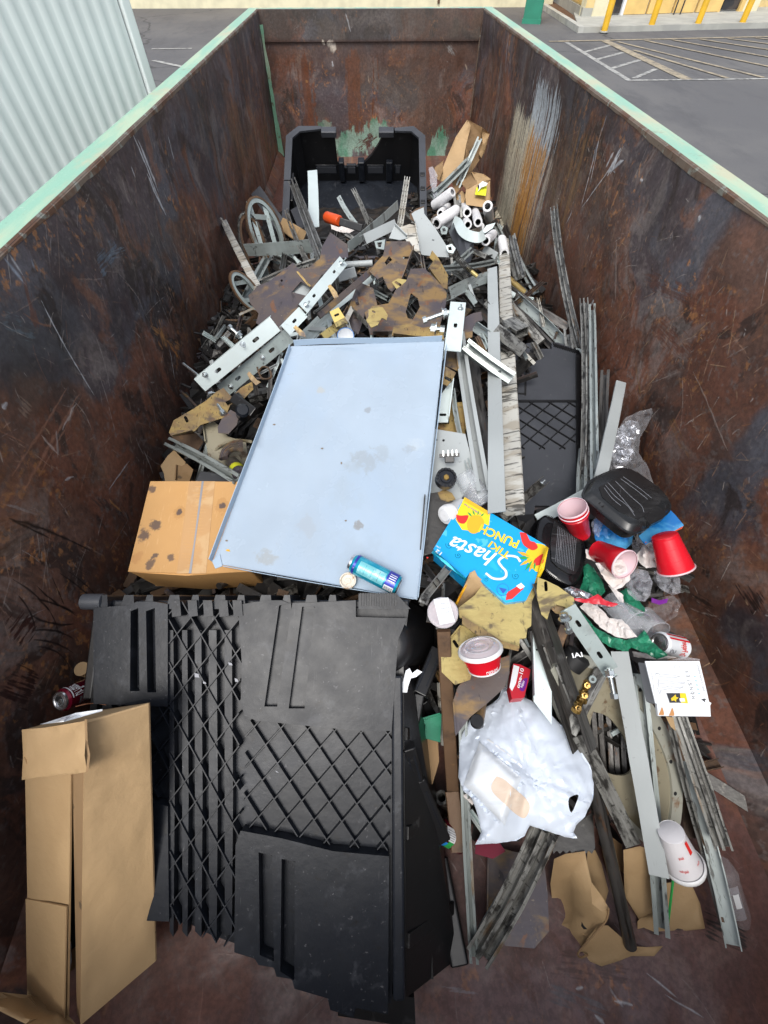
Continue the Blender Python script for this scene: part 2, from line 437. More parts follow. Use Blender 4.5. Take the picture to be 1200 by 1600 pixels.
m_dirtyf = M('grimy_drawn_steel', (.30, .30, .28), .34, .4, [(1, .40, .66, (.11, .105, .095), .8, (5, 70, 1)), (1, .48, .66, GRIME, .88, (16, 45, 1)), (1, .60, .68, (.22, .13, .06), .6, (5, 30, 1)), (1, .60, .72, (.50, .51, .50), .6, (4, 200, 1)), (1, .58, .66, GRIME, .8, (70, 30, 1))], var=.3, bs=.2, uv=True)
m_darkf = M('oily_drawn_steel', (.085, .08, .075), .32, .4, [(1, .46, .66, GRIME, .9, (8, 60, 1)), (1, .62, .72, (.30, .30, .29), .6, (4, 200, 1)), (1, .60, .70, (.12, .06, .03), .7, (12, 60, 1))], var=.3, bs=.2, uv=True)
m_galvdf = M('dull_drawn_galvanised', (.40, .45, .44), .34, .3, [(1, .45, .66, (.26, .29, .28), .6, (4, 70, 1)), (1, .56, .66, (.05, .045, .04), .8, (16, 90, 1)), (1, .62, .70, (.24, .14, .06), .6, (6, 40, 1))], var=.15, bs=.1, uv=True)
m_brass = M('tarnished_brass', (.42, .27, .08), .3, .8, [(20, .5, .62, (.06, .035, .01), .9, ONE)])
m_blackp = M('black_moulded_plastic', (.010, .0125, .018), .38, 0.0, [(3, .48, .68, (.018, .022, .030), .8, ONE), (9, .56, .72, (.042, .046, .055), .6, (2, 2, .6)), (34, .60, .70, (.008, .008, .009), .7, ONE), (90, .64, .72, (.12, .12, .13), .6, ONE)], scratch=.95, sc_col=(.15, .15, .155), bs=.12, rv=.22, Specular_IOR_Level=.32)
m_blackp2 = M('black_plastic_smooth', (.011, .011, .012), .36, 0.0, [(20, .62, .7, (.05, .05, .05), .5, ONE)], bs=.08)
m_greyp = M('slate_grey_plastic', (.058, .062, .072), .42, 0.0, [(5, .5, .65, (.042, .045, .052), .8, ONE), (30, .64, .72, (.12, .12, .12), .5, ONE)], scratch=.5, sc_col=(.16, .16, .17), bs=.1)
m_glossblack = M('glossy_black_tray_plastic', (.009, .009, .010), .16, 0.0, [(40, .66, .74, (.06, .06, .06), .4, ONE)], bs=.05, rv=.1)
m_satblack = M('satin_black_lid_plastic', (.016, .017, .018), .28, 0.0, [(8, .5, .7, (.045, .046, .048), .5, (1, 3, 1))], scratch=.8, sc_col=(.20, .20, .21), bs=.05)
m_card = M('brown_cardboard', (.46, .31, .16), .75, 0.0, [(4, .5, .68, (.38, .25, .125), .7, ONE), (12, .70, .78, (.2, .12, .05), .6, ONE)], bscale=45, bs=.55, bd=.003)
m_cardin = M('cardboard_inside', (.30, .19, .095), .85, 0.0, [(5, .55, .68, (.2, .12, .05), .6, ONE), (14, .64, .7, (.04, .03, .02), .7, ONE)], bscale=80, bs=.3, bd=.002)
m_cardor = M('orange_cardboard', (.62, .345, .125), .75, 0.0, [(4, .5, .7, (.56, .29, .09), .7, ONE), (7, .70, .73, (.07, .05, .05), .85, ONE), (26, .70, .74, (.16, .07, .03), .7, (1, 1, .5)), (14, .64, .72, (.70, .44, .2), .5, (5, 1, 1))], bscale=60, bs=.15, bd=.002)
m_tray0 = M('pale_blue_grey_edge_metal', (.37, .47, .575), .30, 0.0, [(26, .73, .76, (.24, .22, .18), .6, ONE)], bs=.012, rv=.05, flat=True)
m_white = M('white_plastic', (.78, .78, .78), .38, 0.0, [(12, .64, .74, (.6, .58, .54), .5, ONE)], bs=.05)
m_roll = M('white_paper_roll', (.84, .84, .85), .6, 0.0, [(10, .62, .72, (.45, .44, .44), .6, ONE)], bs=.1)
m_foam = M('white_foam_cup', (.74, .72, .74), .55, 0.0, [(60, .62, .7, (.6, .58, .6), .5, ONE)], bscale=180, bs=.12)
m_napkin = M('white_paper_napkin', (.72, .67, .64), .85, 0.0, [(9, .55, .7, (.58, .47, .40), .6, ONE)], bscale=120, bs=.25)
m_print = M('white_printed_board', (.76, .79, .82), .45, 0.0, [(6, .62, .74, (.62, .64, .66), .4, ONE)], bs=.04)
m_red = M('red_plastic_cup', (.66, .010, .022), .24, 0.0, [], bs=.03)
m_pink = M('pale_cup_inside', (.80, .60, .64), .35, 0.0, [], bs=.03)
m_redc = M('red_carton', (.55, .015, .03), .35, 0.0, [(9, .6, .7, (.6, .12, .03), .6, ONE)], bs=.04)
m_purple = M('purple_print', (.16, .01, .25), .4, 0.0, [], bs=.03)
m_core = M('black_core', (.012, .012, .013), .6, 0.0, [], bs=.1)
m_orange = M('orange_grip', (.75, .09, .015), .4, 0.0, [(30, .64, .7, (.3, .05, .02), .6, ONE)], bs=.05)
m_green = M('green_plastic_bag', (.022, .21, .115), .26, 0.0, [(7, .5, .7, (.05, .30, .18), .7, ONE)], bs=.05)
m_blue = M('blue_wrapper', (.02, .22, .62), .3, 0.0, [(6, .5, .6, (.10, .40, .70), .8, ONE), (9, .6, .68, (.7, .75, .8), .8, ONE)], bs=.05)
m_silver = M('silver_foil', (.62, .63, .66), .22, .85, [(12, .5, .6, (.35, .36, .38), .7, ONE)], bs=.15)
m_cyan = M('bright_blue_printed_carton', (.005, .36, .76), .3, 0.0, [(8, .58, .62, (.02, .45, .82), .7, ONE), (17, .63, .65, (.12, .56, .86), .6, ONE)], bs=.03)
m_yel = M('yellow_print', (.88, .60, .02), .35, 0.0, [], bs=.03)
m_yeld = M('golden_print', (.80, .42, .02), .35, 0.0, [], bs=.03)
m_rprint = M('red_print', (.72, .03, .025), .35, 0.0, [], bs=.03)
m_gprint = M('green_print', (.03, .36, .08), .35, 0.0, [], bs=.03)
m_wprint = M('white_print', (.84, .86, .88), .35, 0.0, [], bs=.03)
m_kprint = M('dark_ink', (.03, .03, .035), .5, 0.0, [], bs=.03)
m_gryprint = M('grey_ink', (.30, .31, .34), .5, 0.0, [], bs=.03)
m_bprint = M('deep_blue_print', (.03, .10, .45), .4, 0.0, [], bs=.03)
m_canblue = M('turquoise_can_paint', (.01, .34, .50), .2, .45, [(10, .5, .7, (.08, .5, .62), .7, (3, 3, 1))], bs=.02)
m_canind = M('indigo_can_paint', (.04, .05, .38), .25, .3, [(60, .6, .68, (.5, .5, .6), .6, ONE)], bs=.02)
m_candp = M('maroon_can_paint', (.16, .006, .022), .2, .4, [], bs=.02)
m_alu = M('bare_aluminium', (.74, .74, .75), .24, .95, [(30, .6, .7, (.5, .5, .5), .4, ONE)], bs=.05)
m_yeldirty = M('bright_chromate', (.62, .46, .14), .4, .2, [(20, .6, .7, (.3, .18, .05), .7, ONE)])
m_yellab = M('yellow_sticker', (.72, .74, .03), .5, 0.0, [], bs=.03)
m_bagw = None
def filmmat(name, col, trans, rough, alpha):
    t = NT(name); vec, rr = objvec(t)
    return t.out(col, rough, 0.0, t.noise(vec, 60, 4, .6), .5, .004, Transmission_Weight=trans, IOR=1.3, Alpha=alpha)
m_film = filmmat('clear_plastic_film', (.86, .87, .92), .6, .07, .30)
m_filmw = filmmat('crinkled_clear_plastic', (.80, .82, .90), .4, .10, .45)
m_cupc = filmmat('clear_plastic_cup', (.90, .93, .97), .6, .08, .40)
m_lidc = filmmat('cloudy_clear_lid', (.72, .69, .72), .3, .18, .80)
def bagmat():
    t = NT('thin_white_plastic_bag'); vec, rr = objvec(t)
    return t.out((.70, .77, .87), .28, 0.0, t.noise(vec, 9, 3, .5, .5), .06, .01, Alpha=.93, Transmission_Weight=.12)
m_bagw = bagmat()

# rusty container steel: the computed colour map laid on in wall metres, with node grain, gloss and relief
def wallmat(name, axa, axb, cv, seed=0.0):
    t = NT(name); tc = t.n('ShaderNodeTexCoord'); sp = t.n('ShaderNodeSeparateXYZ'); t.L.new(tc.outputs['Object'], sp.inputs[0])
    cb = t.n('ShaderNodeCombineXYZ')
    t.L.new(t.ma('DIVIDE', t.ma('SUBTRACT', sp.outputs[axa], cv.a0), cv.a1 - cv.a0), cb.inputs[0])
    t.L.new(t.ma('DIVIDE', t.ma('SUBTRACT', sp.outputs[axb], cv.b0), cv.b1 - cv.b0), cb.inputs[1])
    im = t.n('ShaderNodeTexImage'); im.image = cv.image(name + '_map'); im.extension = 'EXTEND'; im.interpolation = 'Linear'; t.L.new(cb.outputs[0], im.inputs[0])
    lum = t.n('ShaderNodeRGBToBW'); t.L.new(im.outputs[0], lum.inputs[0])
    fine = t.noise(tc.outputs['Object'], 55, 4, .7); mid = t.noise(tc.outputs['Object'], 4, 4, .6)
    col = t.mix(t.ss(fine, .35, .65, 0, .35), im.outputs[0], (.012, .009, .008))
    rough = t.ma('ADD', t.ss(t.noise(tc.outputs['Object'], 7, 4, .65), .35, .65, .30, .58), t.mul(fine, .10))
    bmp = t.ma('ADD', t.mul(mid, .8), t.ma('ADD', t.mul(fine, .22), t.mul(lum.outputs[0], 1.2)))
    return t.out(col, rough, 0.0, bmp, .35, .010)
def seedy(lst): return lst
m_rim = None
def rimmat():
    t = NT('mint_green_paint_on_rail'); tc = t.n('ShaderNodeTexCoord'); p = tc.outputs['Object']
    col = t.mix(t.ss(t.noise(t.mapv(p, (6, .8, 1)), 1.6, 6, .6), .42, .62), (.25, .47, .36), (.40, .52, .37))
    col = t.mix(t.ss(t.noise(t.mapv(p, (1, .35, 1), rot=(0, 0, .4)), 5, 8, .7), .50, .64, 0, .7), col, (.48, .44, .30))
    col = t.mix(t.ss(t.noise(p, 3, 8, .72), .62, .7, 0, .75), col, (.20, .11, .06))
    col = t.mix(t.ss(t.noise(t.mapv(p, (3, 14, 1)), 8, 6, .7), .62, .7, 0, .8), col, (.55, .64, .56))
    col = t.mix(t.ss(t.noise(p, 40, 6, .7), .64, .7, 0, .7), col, (.10, .20, .14))
    return t.out(col, .5, 0, t.noise(p, 30, 6, .65), .25, .006)
m_rim = rimmat()
m_lip = M('rusted_rail_edge', (.22, .17, .13), .55, .3, [(5, .45, .6, (.14, .06, .03), .8, ONE), (14, .55, .65, (.32, .36, .32), .7, ONE), (30, .6, .7, GRIME, .6, ONE)], bs=.35)
m_weld = M('green_corner_paint', (.20, .42, .27), .5, 0, [(5, .5, .62, (.35, .40, .27), .7, ONE), (14, .58, .68, (.10, .05, .03), .8, ONE)], bs=.3)
def asphalt():
    t = NT('asphalt'); tc = t.n('ShaderNodeTexCoord'); p = tc.outputs['Object']
    col = t.mix(t.ss(t.noise(p, .35, 6, .6), .38, .65), (.098, .098, .103), (.128, .126, .126))
    col = t.mix(t.ss(t.noise(t.mapv(p, (1, .3, 1)), 1.8, 8, .7), .45, .7, 0, .8), col, (.074, .074, .080))
    col = t.mix(t.ss(t.noise(p, 70, 4, .7), .5, .72, 0, .5), col, (.17, .165, .16))
    vo = t.n('ShaderNodeTexVoronoi', feature='DISTANCE_TO_EDGE'); t.L.new(t.vm('ADD', p, t.vm('SCALE', tc.outputs['Object'], 0.0)), vo.inputs['Vector']); vo.inputs['Scale'].default_value = .11
    wv = t.n('ShaderNodeTexNoise'); t.L.new(p, wv.inputs['Vector']); wv.inputs['Scale'].default_value = 1.2; wv.inputs['Detail'].default_value = 5
    t.L.new(t.vm('ADD', p, t.vm('SCALE', wv.outputs['Color'], .8)), vo.inputs['Vector'])
    col = t.mix(t.ss(vo.outputs['Distance'],   .0012, .005, .7, 0), col, (.03, .03, .033))
    col = t.mix(t.ss(t.noise(p, .9, 3, .5, 1), .68, .76, 0, .5), col, (.045, .045, .048))
    return t.out(col, .85, 0, t.noise(p, 60, 5, .7), .3, .01)
m_asph = asphalt()
m_line = M('worn_white_road_paint', (.42, .42, .40), .7, 0, [(9, .45, .6, (.14, .14, .14), .8, ONE)])
m_linet = M('worn_tan_road_paint', (.40, .34, .24), .7, 0, [(9, .45, .6, (.16, .14, .12), .8, ONE)])
m_conc = M('pavement_concrete', (.42, .42, .38), .85, 0, [(1.5, .5, .65, (.33, .33, .31), .6, ONE)])
m_curb = M('kerb_concrete', (.46, .46, .42), .85, 0, [(4, .5, .65, (.28, .27, .25), .6, ONE)])
m_mulch = M('red_brown_soil', (.14, .07, .035), .95, 0, [(10, .5, .6, (.07, .035, .02), .8, ONE)], bs=.6)
m_ywall = M('yellow_building_paint', (.74, .56, .26), .6, 0, [(1.2, .5, .7, (.66, .48, .2), .5, ONE)], bs=.05)
m_cwall = M('cream_building_paint', (.78, .72, .50), .6, 0, [], bs=.05)
m_gwall = M('golden_panel_paint', (.72, .47, .14), .55, 0, [], bs=.05)
m_dfr = M('yellow_door_frame_paint', (.80, .55, .20), .45, 0, [], bs=.03)
m_glass = M('dark_door_glass', (.03, .03, .035), .08, 0, [(2, .5, .6, (.09, .07, .06), .6, ONE)], bs=.0)
m_boll = M('bollard_yellow_paint', (.76, .44, .02), .45, 0, [(9, .64, .72, (.45, .3, .1), .6, ONE)])
m_gbox = M('green_cabinet_paint', (.03, .24, .15), .5, 0, [], bs=.05)
m_corr = M('white_corrugated_steel', (.74, .80, .78), .42, 0, [(20, .74, .77, (.12, .1, .09), .5, (3, 3, .5))], bs=.01, rv=.04, flat=True)

def spotmat(base_name, base, rough, loc, spots, grain=40, extra=()):
    """sheet material with soft irregular marks at given places (x, y, z in metres, radii, colour, amount)"""
    t = NT(base_name); tc = t.n('ShaderNodeTexCoord'); p = tc.outputs['Object']
    col = t.mix(t.ss(t.noise(p, 3.5, 4, .6), .3, .7), base, tuple(c*.90 for c in base))
    for (sc, lo, hi, c, am, stv) in extra: col = t.mix(t.ss(t.noise(t.mapv(p, stv), sc, 5, .65), lo, hi, 0, am), col, c)
    nz = t.noise(p, grain, 5, .7); nb = t.noise(p, grain*.35, 4, .6)
    for (q, r, c, am, hard) in spots:
        q = V(q) - V(loc); d = t.vm('LENGTH', t.vm('SUBTRACT', p, tuple(q)), None, 1)
        e = t.ma('ADD', t.ma('DIVIDE', d, r), t.ma('ADD', t.ma('MULTIPLY_ADD', nb, 3.4, -1.9), t.ma('MULTIPLY_ADD', nz, 1.8, -.9)))
        col = t.mix(t.ss(e, 1.0 - hard, 1.0, am, 0), col, c)
    return t.out(col, t.ss(t.noise(p, 5, 4, .6), .3, .7, rough - .06, rough + .08), 0, t.noise(p, grain, 4, .6), .08, .003)
# ------------------------------------------------------------------ weathered steel, computed here as colour maps (metres on the wall)
import numpy as np
_T = np.random.RandomState(5).rand(256, 256).astype(np.float32)
def vn(x, y, s=0):
    xi = np.floor(x).astype(np.int32); yi = np.floor(y).astype(np.int32)
    fx_ = (x - xi).astype(np.float32); fy_ = (y - yi).astype(np.float32)
    fx_ = fx_*fx_*(3 - 2*fx_); fy_ = fy_*fy_*(3 - 2*fy_)
    xi = xi + s*37; yi = yi + s*91
    x0 = xi & 255; x1 = (xi + 1) & 255; y0 = yi & 255; y1 = (yi + 1) & 255
    a = _T[y0, x0]; b = _T[y0, x1]; c = _T[y1, x0]; d = _T[y1, x1]
    return a + (b - a)*fx_ + (c - a)*fy_ + (a - b - c + d)*fx_*fy_
def fbm(x, y, o=5, s=0, g=.55):
    r = 0; a = 1; t = 0
    for i in range(o):
        r = r + vn(x, y, s + i*3) * a; t += a; a *= g; x = x*2.03 + 5.1; y = y*2.03 + 1.7
    return r / t
def sst(x, lo, hi):
    t = np.clip((x - lo)/(hi - lo), 0, 1); return t*t*(3 - 2*t)
class Canvas:
    def __init__(s, a0, a1, b0, b1, res):
        s.a0, s.b0, s.res = a0, b0, res
        s.W = int((a1 - a0)/res); s.H = int((b1 - b0)/res)
        s.a1 = a0 + s.W*res; s.b1 = b0 + s.H*res
        s.A, s.B = np.meshgrid(a0 + (np.arange(s.W, dtype=np.float32) + .5)*res, b0 + (np.arange(s.H, dtype=np.float32) + .5)*res)
        s.c = np.zeros((s.H, s.W, 3), np.float32)
    def mix(s, m, col):
        m = m[..., None]; s.c = s.c*(1 - m) + np.array(col, np.float32)*m
    def win(s, p0, p1, pad):
        i0 = max(0, int((min(p0[0], p1[0]) - pad - s.a0)/s.res)); i1 = min(s.W, int((max(p0[0], p1[0]) + pad - s.a0)/s.res) + 1)
        j0 = max(0, int((min(p0[1], p1[1]) - pad - s.b0)/s.res)); j1 = min(s.H, int((max(p0[1], p1[1]) + pad - s.b0)/s.res) + 1)
        return j0, j1, i0, i1
    def scratch(s, p0, p1, w, col, am, brk=.45, bend=0.0, seed=0):
        j0, j1, i0, i1 = s.win(p0, p1, w*2 + abs(bend))
        if j1 <= j0 or i1 <= i0: return
        A = s.A[j0:j1, i0:i1]; B = s.B[j0:j1, i0:i1]
        dx, dy = p1[0]-p0[0], p1[1]-p0[1]; L = (dx*dx + dy*dy)**.5 + 1e-6; dx /= L; dy /= L
        t = ((A - p0[0])*dx + (B - p0[1])*dy)/L; q = -(A - p0[0])*dy + (B - p0[1])*dx
        q = q - bend*4*t*(1 - t) + (vn(t*L*30 + seed, t*0 + seed) - .5)*w*.8
        tt = np.clip(t, 0, 1); taper = np.clip(np.minimum(tt, 1 - tt)*4, 0, 1)**.6
        ww = np.maximum(w*taper*(.5 + vn(t*L*55 + 7 + seed, t*0 + 3)), s.res*.45)
        m = np.clip(1.25 - np.abs(q)/ww, 0, 1)*((t > 0) & (t < 1))
        m = m*np.clip((vn(t*L*90 + seed*1.3, q*600) - brk + .35)*3, 0, 1)*np.clip(w*taper/(s.res*.5) + .25, 0, 1)*am
        m = np.clip(m, 0, 1)[..., None]; s.c[j0:j1, i0:i1] = s.c[j0:j1, i0:i1]*(1 - m) + np.array(col, np.float32)*m
    def smear(s, p0, p1, w, col, am, seed=0):
        """patch of scraped colour made of fine parallel lines"""
        j0, j1, i0, i1 = s.win(p0, p1, w*1.5)
        if j1 <= j0 or i1 <= i0: return
        A = s.A[j0:j1, i0:i1]; B = s.B[j0:j1, i0:i1]
        dx, dy = p1[0]-p0[0], p1[1]-p0[1]; L = (dx*dx + dy*dy)**.5 + 1e-6; dx /= L; dy /= L
        t = ((A - p0[0])*dx + (B - p0[1])*dy)/L; q = (-(A - p0[0])*dy + (B - p0[1])*dx)/w
        e = np.clip(1 - q*q, 0, 1)*np.clip(np.minimum(t + .15, 1.15 - t)*3, 0, 1)
        n = fbm(q*w*240 + seed, t*L*14 + seed, 3, seed % 17) ; n2 = fbm(A*30, B*30, 3, seed % 11)
        m = sst(n*.6 + n2*.4 + e*.42 - .42, .44, .56)*am
        m = np.clip(m, 0, 1)[..., None]; s.c[j0:j1, i0:i1] = s.c[j0:j1, i0:i1]*(1 - m) + np.array(col, np.float32)*m
    def image(s, name):
        im = bpy.data.images.new(name, s.W, s.H, float_buffer=True)
        im.colorspace_settings.name = 'Non-Color'
        px = np.ones((s.H, s.W, 4), np.float32); px[..., :3] = np.clip(s.c, 0, 1)
        im.pixels.foreach_set(px.ravel()); im.update(); im.pack(); return im
def base_coat(cv, seed, dark_up=.3, blobs=()):
    A, B = cv.A, cv.B
    wA = A + (fbm(A*2.1, B*2.1, 3, seed + 40) - .5)*.5; wB = B + (fbm(A*2.3 + 9, B*2.3, 3, seed + 41) - .5)*.5
    big = fbm(wA*1.1 + seed, wB*1.4, 5, seed); mid = fbm(wA*5 + seed, wB*3.6, 6, seed + 1, .62); fine = fbm(A*38, B*34, 4, seed + 2, .65)
    cv.c[:] = (.056, .031, .024)
    cv.mix(sst(mid, .36, .60), (.105, .043, .027))
    cv.mix(sst(fbm(wA*2.4, wB*2.4 + 3, 5, seed + 3), .50, .66)*.6, (.115, .062, .045))
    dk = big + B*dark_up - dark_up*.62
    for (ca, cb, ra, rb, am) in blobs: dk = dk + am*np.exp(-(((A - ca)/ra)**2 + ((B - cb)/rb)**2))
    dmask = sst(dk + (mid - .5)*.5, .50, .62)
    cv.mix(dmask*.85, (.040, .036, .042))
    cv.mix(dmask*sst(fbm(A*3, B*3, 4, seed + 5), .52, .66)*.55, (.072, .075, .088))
    cv.mix(sst(fbm(wA*7, wB*4.5, 6, seed + 6, .68), .56, .66)*.8, (.026, .018, .016))
    cv.mix(sst(fbm(wA*6 + 4, wB*5, 6, seed + 7, .68), .585, .72)*.5, (.155, .064, .032))
    cv.mix(sst(fine, .60, .74)*sst(fbm(A*2.5, B*2.5, 3, seed + 8), .48, .6)*.8, (.22, .10, .04))
    cv.mix(sst(fbm(A*60, B*60, 3, seed + 9), .62, .78)*.5, (.10, .085, .08))
    cv.mix(sst(fbm(wA*4.2 + 8, wB*4.4, 6, seed + 10, .7), .56, .72)*.5, (.15, .125, .115))
    # broad soft brightness wander
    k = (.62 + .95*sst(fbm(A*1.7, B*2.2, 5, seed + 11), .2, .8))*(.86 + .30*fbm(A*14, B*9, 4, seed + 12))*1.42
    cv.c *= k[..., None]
def run_band(cv, a0, a1, b0, b1, col, am, th, seed, freq=55, slow=1.3, lean=0.0):
    j0, j1, i0, i1 = cv.win((a0 - .25, b0), (a1 + .25, b1), .02)
    A = cv.A[j0:j1, i0:i1]; B = cv.B[j0:j1, i0:i1]; A2 = A + lean*(B - b0) + (vn(B*3, B*0 + seed) - .5)*.03
    wa = sst(A2, a0 - .08, a0 + (a1 - a0)*.35)*(1 - sst(A2, a1 - (a1 - a0)*.35, a1 + .08)); wb = sst(B, b0 - .1, b0 + .15)*(1 - sst(B, b1 - .15, b1 + .04))
    n = fbm(A2*freq + seed, B*slow, 5, seed % 13, .68)*.75 + fbm(A2*freq*3, B*26, 3, seed % 7)*.25
    m = sst(n + (wa*wb - 1)*.40, th, th + .08)*am; m = m[..., None]
    cv.c[j0:j1, i0:i1] = cv.c[j0:j1, i0:i1]*(1 - m) + np.array(col, np.float32)*m
def many_scratches(cv, n, seed, amin, amax, bmin, bmax, ang, spread, lmin, lmax, cols, w=(.0006, .0022), am=(.35, .9)):
    r = random.Random(seed)
    for i in range(n):
        a = r.uniform(amin, amax); b = r.uniform(bmin, bmax); t = r.gauss(ang, spread); L = r.uniform(lmin, lmax)*(r.random()**1.6 + .15)
        cv.scratch((a, b), (a + cos(t)*L, b + sin(t)*L), r.uniform(*w), r.choice(cols), r.uniform(*am), r.uniform(.4, .75), r.gauss(0, .03)*L, r.uniform(0, 90))
# ------------------------------------------------------------------ setting outside the container
def quad(a, b, c, d): return [a, b, c, d], [(0, 1, 2, 3)]
def gpoly(pts, dz): return [P(u, v, ZG) + V((0, 0, dz)) for u, v in pts], [tuple(range(len(pts)))]
struct('ground', ([V((-90, -60, ZG)), V((90, -60, ZG)), V((90, 120, ZG)), V((-90, 120, ZG))], [(0, 1, 2, 3)]), m_asph)
def gline(a, b, w, mat, dz=.004):
    A, B = P(*a, ZG), P(*b, ZG); d = (B - A).normalized(); n = V((-d.y, d.x, 0)) * w / 2; z = V((0, 0, dz))
    return [A - n + z, B - n + z, B + n + z, A + n + z], [(0, 1, 2, 3)]
wl_ = [((885,66),(985,127),.12), ((911,82),(957,70),.11), ((930,94),(974,82),.11), ((953,108),(1000,94),.11), ((990,123),(1025,108),.1), ((985,126),(1330,122),.1),
       ((237,77),(300,76),.12), ((240,95),(290,106),.12)]
for i, (a, b, w) in enumerate(wl_): struct('white_road_marking', gline(a, b, w, None, .004 + i * .0006), m_line)
tl_ = [((945,64),(1074,125),.24), ((858,65.5),(1260,56.5),.13), ((965,66),(1193,122),.11), ((990,79),(1137,123),.11), ((1025,96),(1062,124),.0), ((1008,64),(1330,132),.11), ((1050,63),(1330,113),.11),
       ((1093,62),(1330,98),.11), ((1137,61),(1330,86),.11), ((1180,60),(1330,76),.11)]
for i, (a, b, w) in enumerate(tl_):
    if w: struct('tan_road_marking', gline(a, b, w, None, .0095 + i * .0006), m_linet)

def vbox(A, B, z0, z1, th, out):
    """upright slab on the ground line A-B, thickness th towards -out"""
    n = out.normalized() * th
    vs = [V((q.x, q.y, z)) for z in (z0, z1) for q in (A, B, B - n, A - n)]
    return vs, [(3, 2, 1, 0), (4, 5, 6, 7), (0, 1, 5, 4), (1, 2, 6, 5), (2, 3, 7, 6), (3, 0, 4, 7)]
# pavement with kerb in front of the doors
kA, kB, kC = P(902, 52, ZG), P(1330, 41, ZG), P(845, 14, ZG)
kd = (kB - kA).normalized(); kn = V((-kd.y, kd.x, 0))
D0, D1 = P(909, 35, ZG), P(1330, 20.5, ZG)
struct('pavement', prism([(kA.x, kA.y), (kB.x, kB.y), (D1.x, D1.y + 1), (D0.x, D0.y + 1)], ZG + .001, ZG + .12), m_conc)
kdir = (kC - kA).normalized(); kp = V((kdir.y, -kdir.x, 0))
struct('kerb', ([V(p) for p in []], []) if False else join(vbox(kA + kd*.0 - kn*.0, kC, ZG + .002, ZG + .13, .16, -kp)), m_curb)
struct('planting_strip', prism([(kA.x + .2, kA.y + .3), (kC.x + .22, kC.y), (P(862,4,ZG).x, P(862,4,ZG).y), (D0.x - .1, D0.y + .1)], ZG + .003, ZG + .07), m_mulch)
# storefront
fA, fB = P(909, 35, ZG), P(1330, 20.5, ZG); fd = (fB - fA).normalized(); fn = V((fd.y, -fd.x, 0))
def fx(u, v=32): # distance along the facade
    q = P(u, 35 - (u - 909) * .0344, ZG); return (q - fA).dot(fd)
bld = thing('shop_building', 'long yellow shop building with glazed double doors beyond the parking hatching', 'building', fA)
def fseg(n, u0, u1, z0, z1, mat, proud=0.0, th=.3, parent=None):
    a = fA + fd * fx(u0) + fn * proud; b = fA + fd * fx(u1) + fn * proud
    return part(n, vbox(a, b, ZG + z0, ZG + z1, th, fn), mat, parent or bld)
fseg('wall', 909, 943, .12, 3.6, m_cwall, .0)
fseg('wall', 1156, 1178, .12, 3.6, m_cwall, .0)
fseg('wall', 1178, 1330, 0, 3.6, m_ywall, -.9)
for (u0, u1) in ((943, 951), (1119, 1122)): fseg('door_frame', u0, u1, .12, 2.6, m_kprint if u0 == 943 else m_dfr, -.05, .1)
for (u0, u1) in ((943, 967), (1124, 1150)):
    fseg('window', u0 + 1, u1, .16, 2.5, m_glass, -.1, .04)
fseg('window_frame', 967, 971, .12, 2.6, m_wprint, -.02, .12)
fseg('window_frame', 1150, 1156, .12, 2.6, m_dfr, -.02, .12)
for (u0, u1) in ((971, 1006), (1009, 1046), (1049, 1082), (1085, 1119)):
    d = fseg('door', u0, u1, .13, .48, m_dfr, -.05, .08)
    fseg('door_stile', u0, u0 + 6, .48, 2.4, m_dfr, -.05, .08, d); fseg('door_stile', u1 - 6, u1, .48, 2.4, m_dfr, -.05, .08, d)
    fseg('door_glass', u0 + 6, u1 - 6, .48, 2.4, m_glass, -.08, .03, d)
for u in (1041, 1051):
    a = fA + fd * fx(u) + fn * .28
    part('door_handle', tubepath([a + V((0, 0, .13)), a + V((0, 0, .75)), a + V((-.02, .1, .85)), a + V((0, .3, .85))], .022, 8), m_kprint, bld)
# side wall running back from the first pillar, with golden panels and a low base
sA, sB = P(909, 35, ZG), P(845, -7, ZG); sdv = (sB - sA).normalized(); sn = V((-sdv.y, sdv.x, 0))
if sn.x > 0: sn = -sn
part('side_wall', vbox(sA, sB, ZG + .3, ZG + 3.6, -.25, -sn), m_ywall, bld)
part('wall_base', vbox(sA + sn*.06, sB + sn*.06, ZG, ZG + .3, -.3, -sn), m_conc, bld)
for k in range(9):
    a = sA + sdv * (.1 + k * .9); part('wall_panel', vbox(a + sn*.03, a + sdv*.8 + sn*.03, ZG + .34, ZG + 3.4, -.03, -sn), m_gwall, bld)
wing = thing('rear_wing_building', 'low cream-yellow building front seen above the far end of the container', 'building', P(520, 13.5, ZG))
bA, bB = P(150, 13.5, ZG), P(862, 11, ZG); bd_ = (bB - bA).normalized(); bn = V((bd_.y, -bd_.x, 0))
part('wall', vbox(bA, bB, ZG + .25, ZG + 3.5, .3, bn), m_ywall, wing)
part('wall_base', vbox(bA + bn*.03, bB + bn*.03, ZG, ZG + .25, .3, bn), m_cwall, wing)
part('trim_band', vbox(bA + bn*.04, bB + bn*.04, ZG + .45, ZG + .48, .05, bn), m_cwall, wing)
part('downpipe', vbox(bA + bd_*(bB-bA).length*.745 + bn*.08, bA + bd_*((bB-bA).length*.745 + .08) + bn*.08, ZG + .1, ZG + 3.4, .05, bn), m_rustbar, wing)
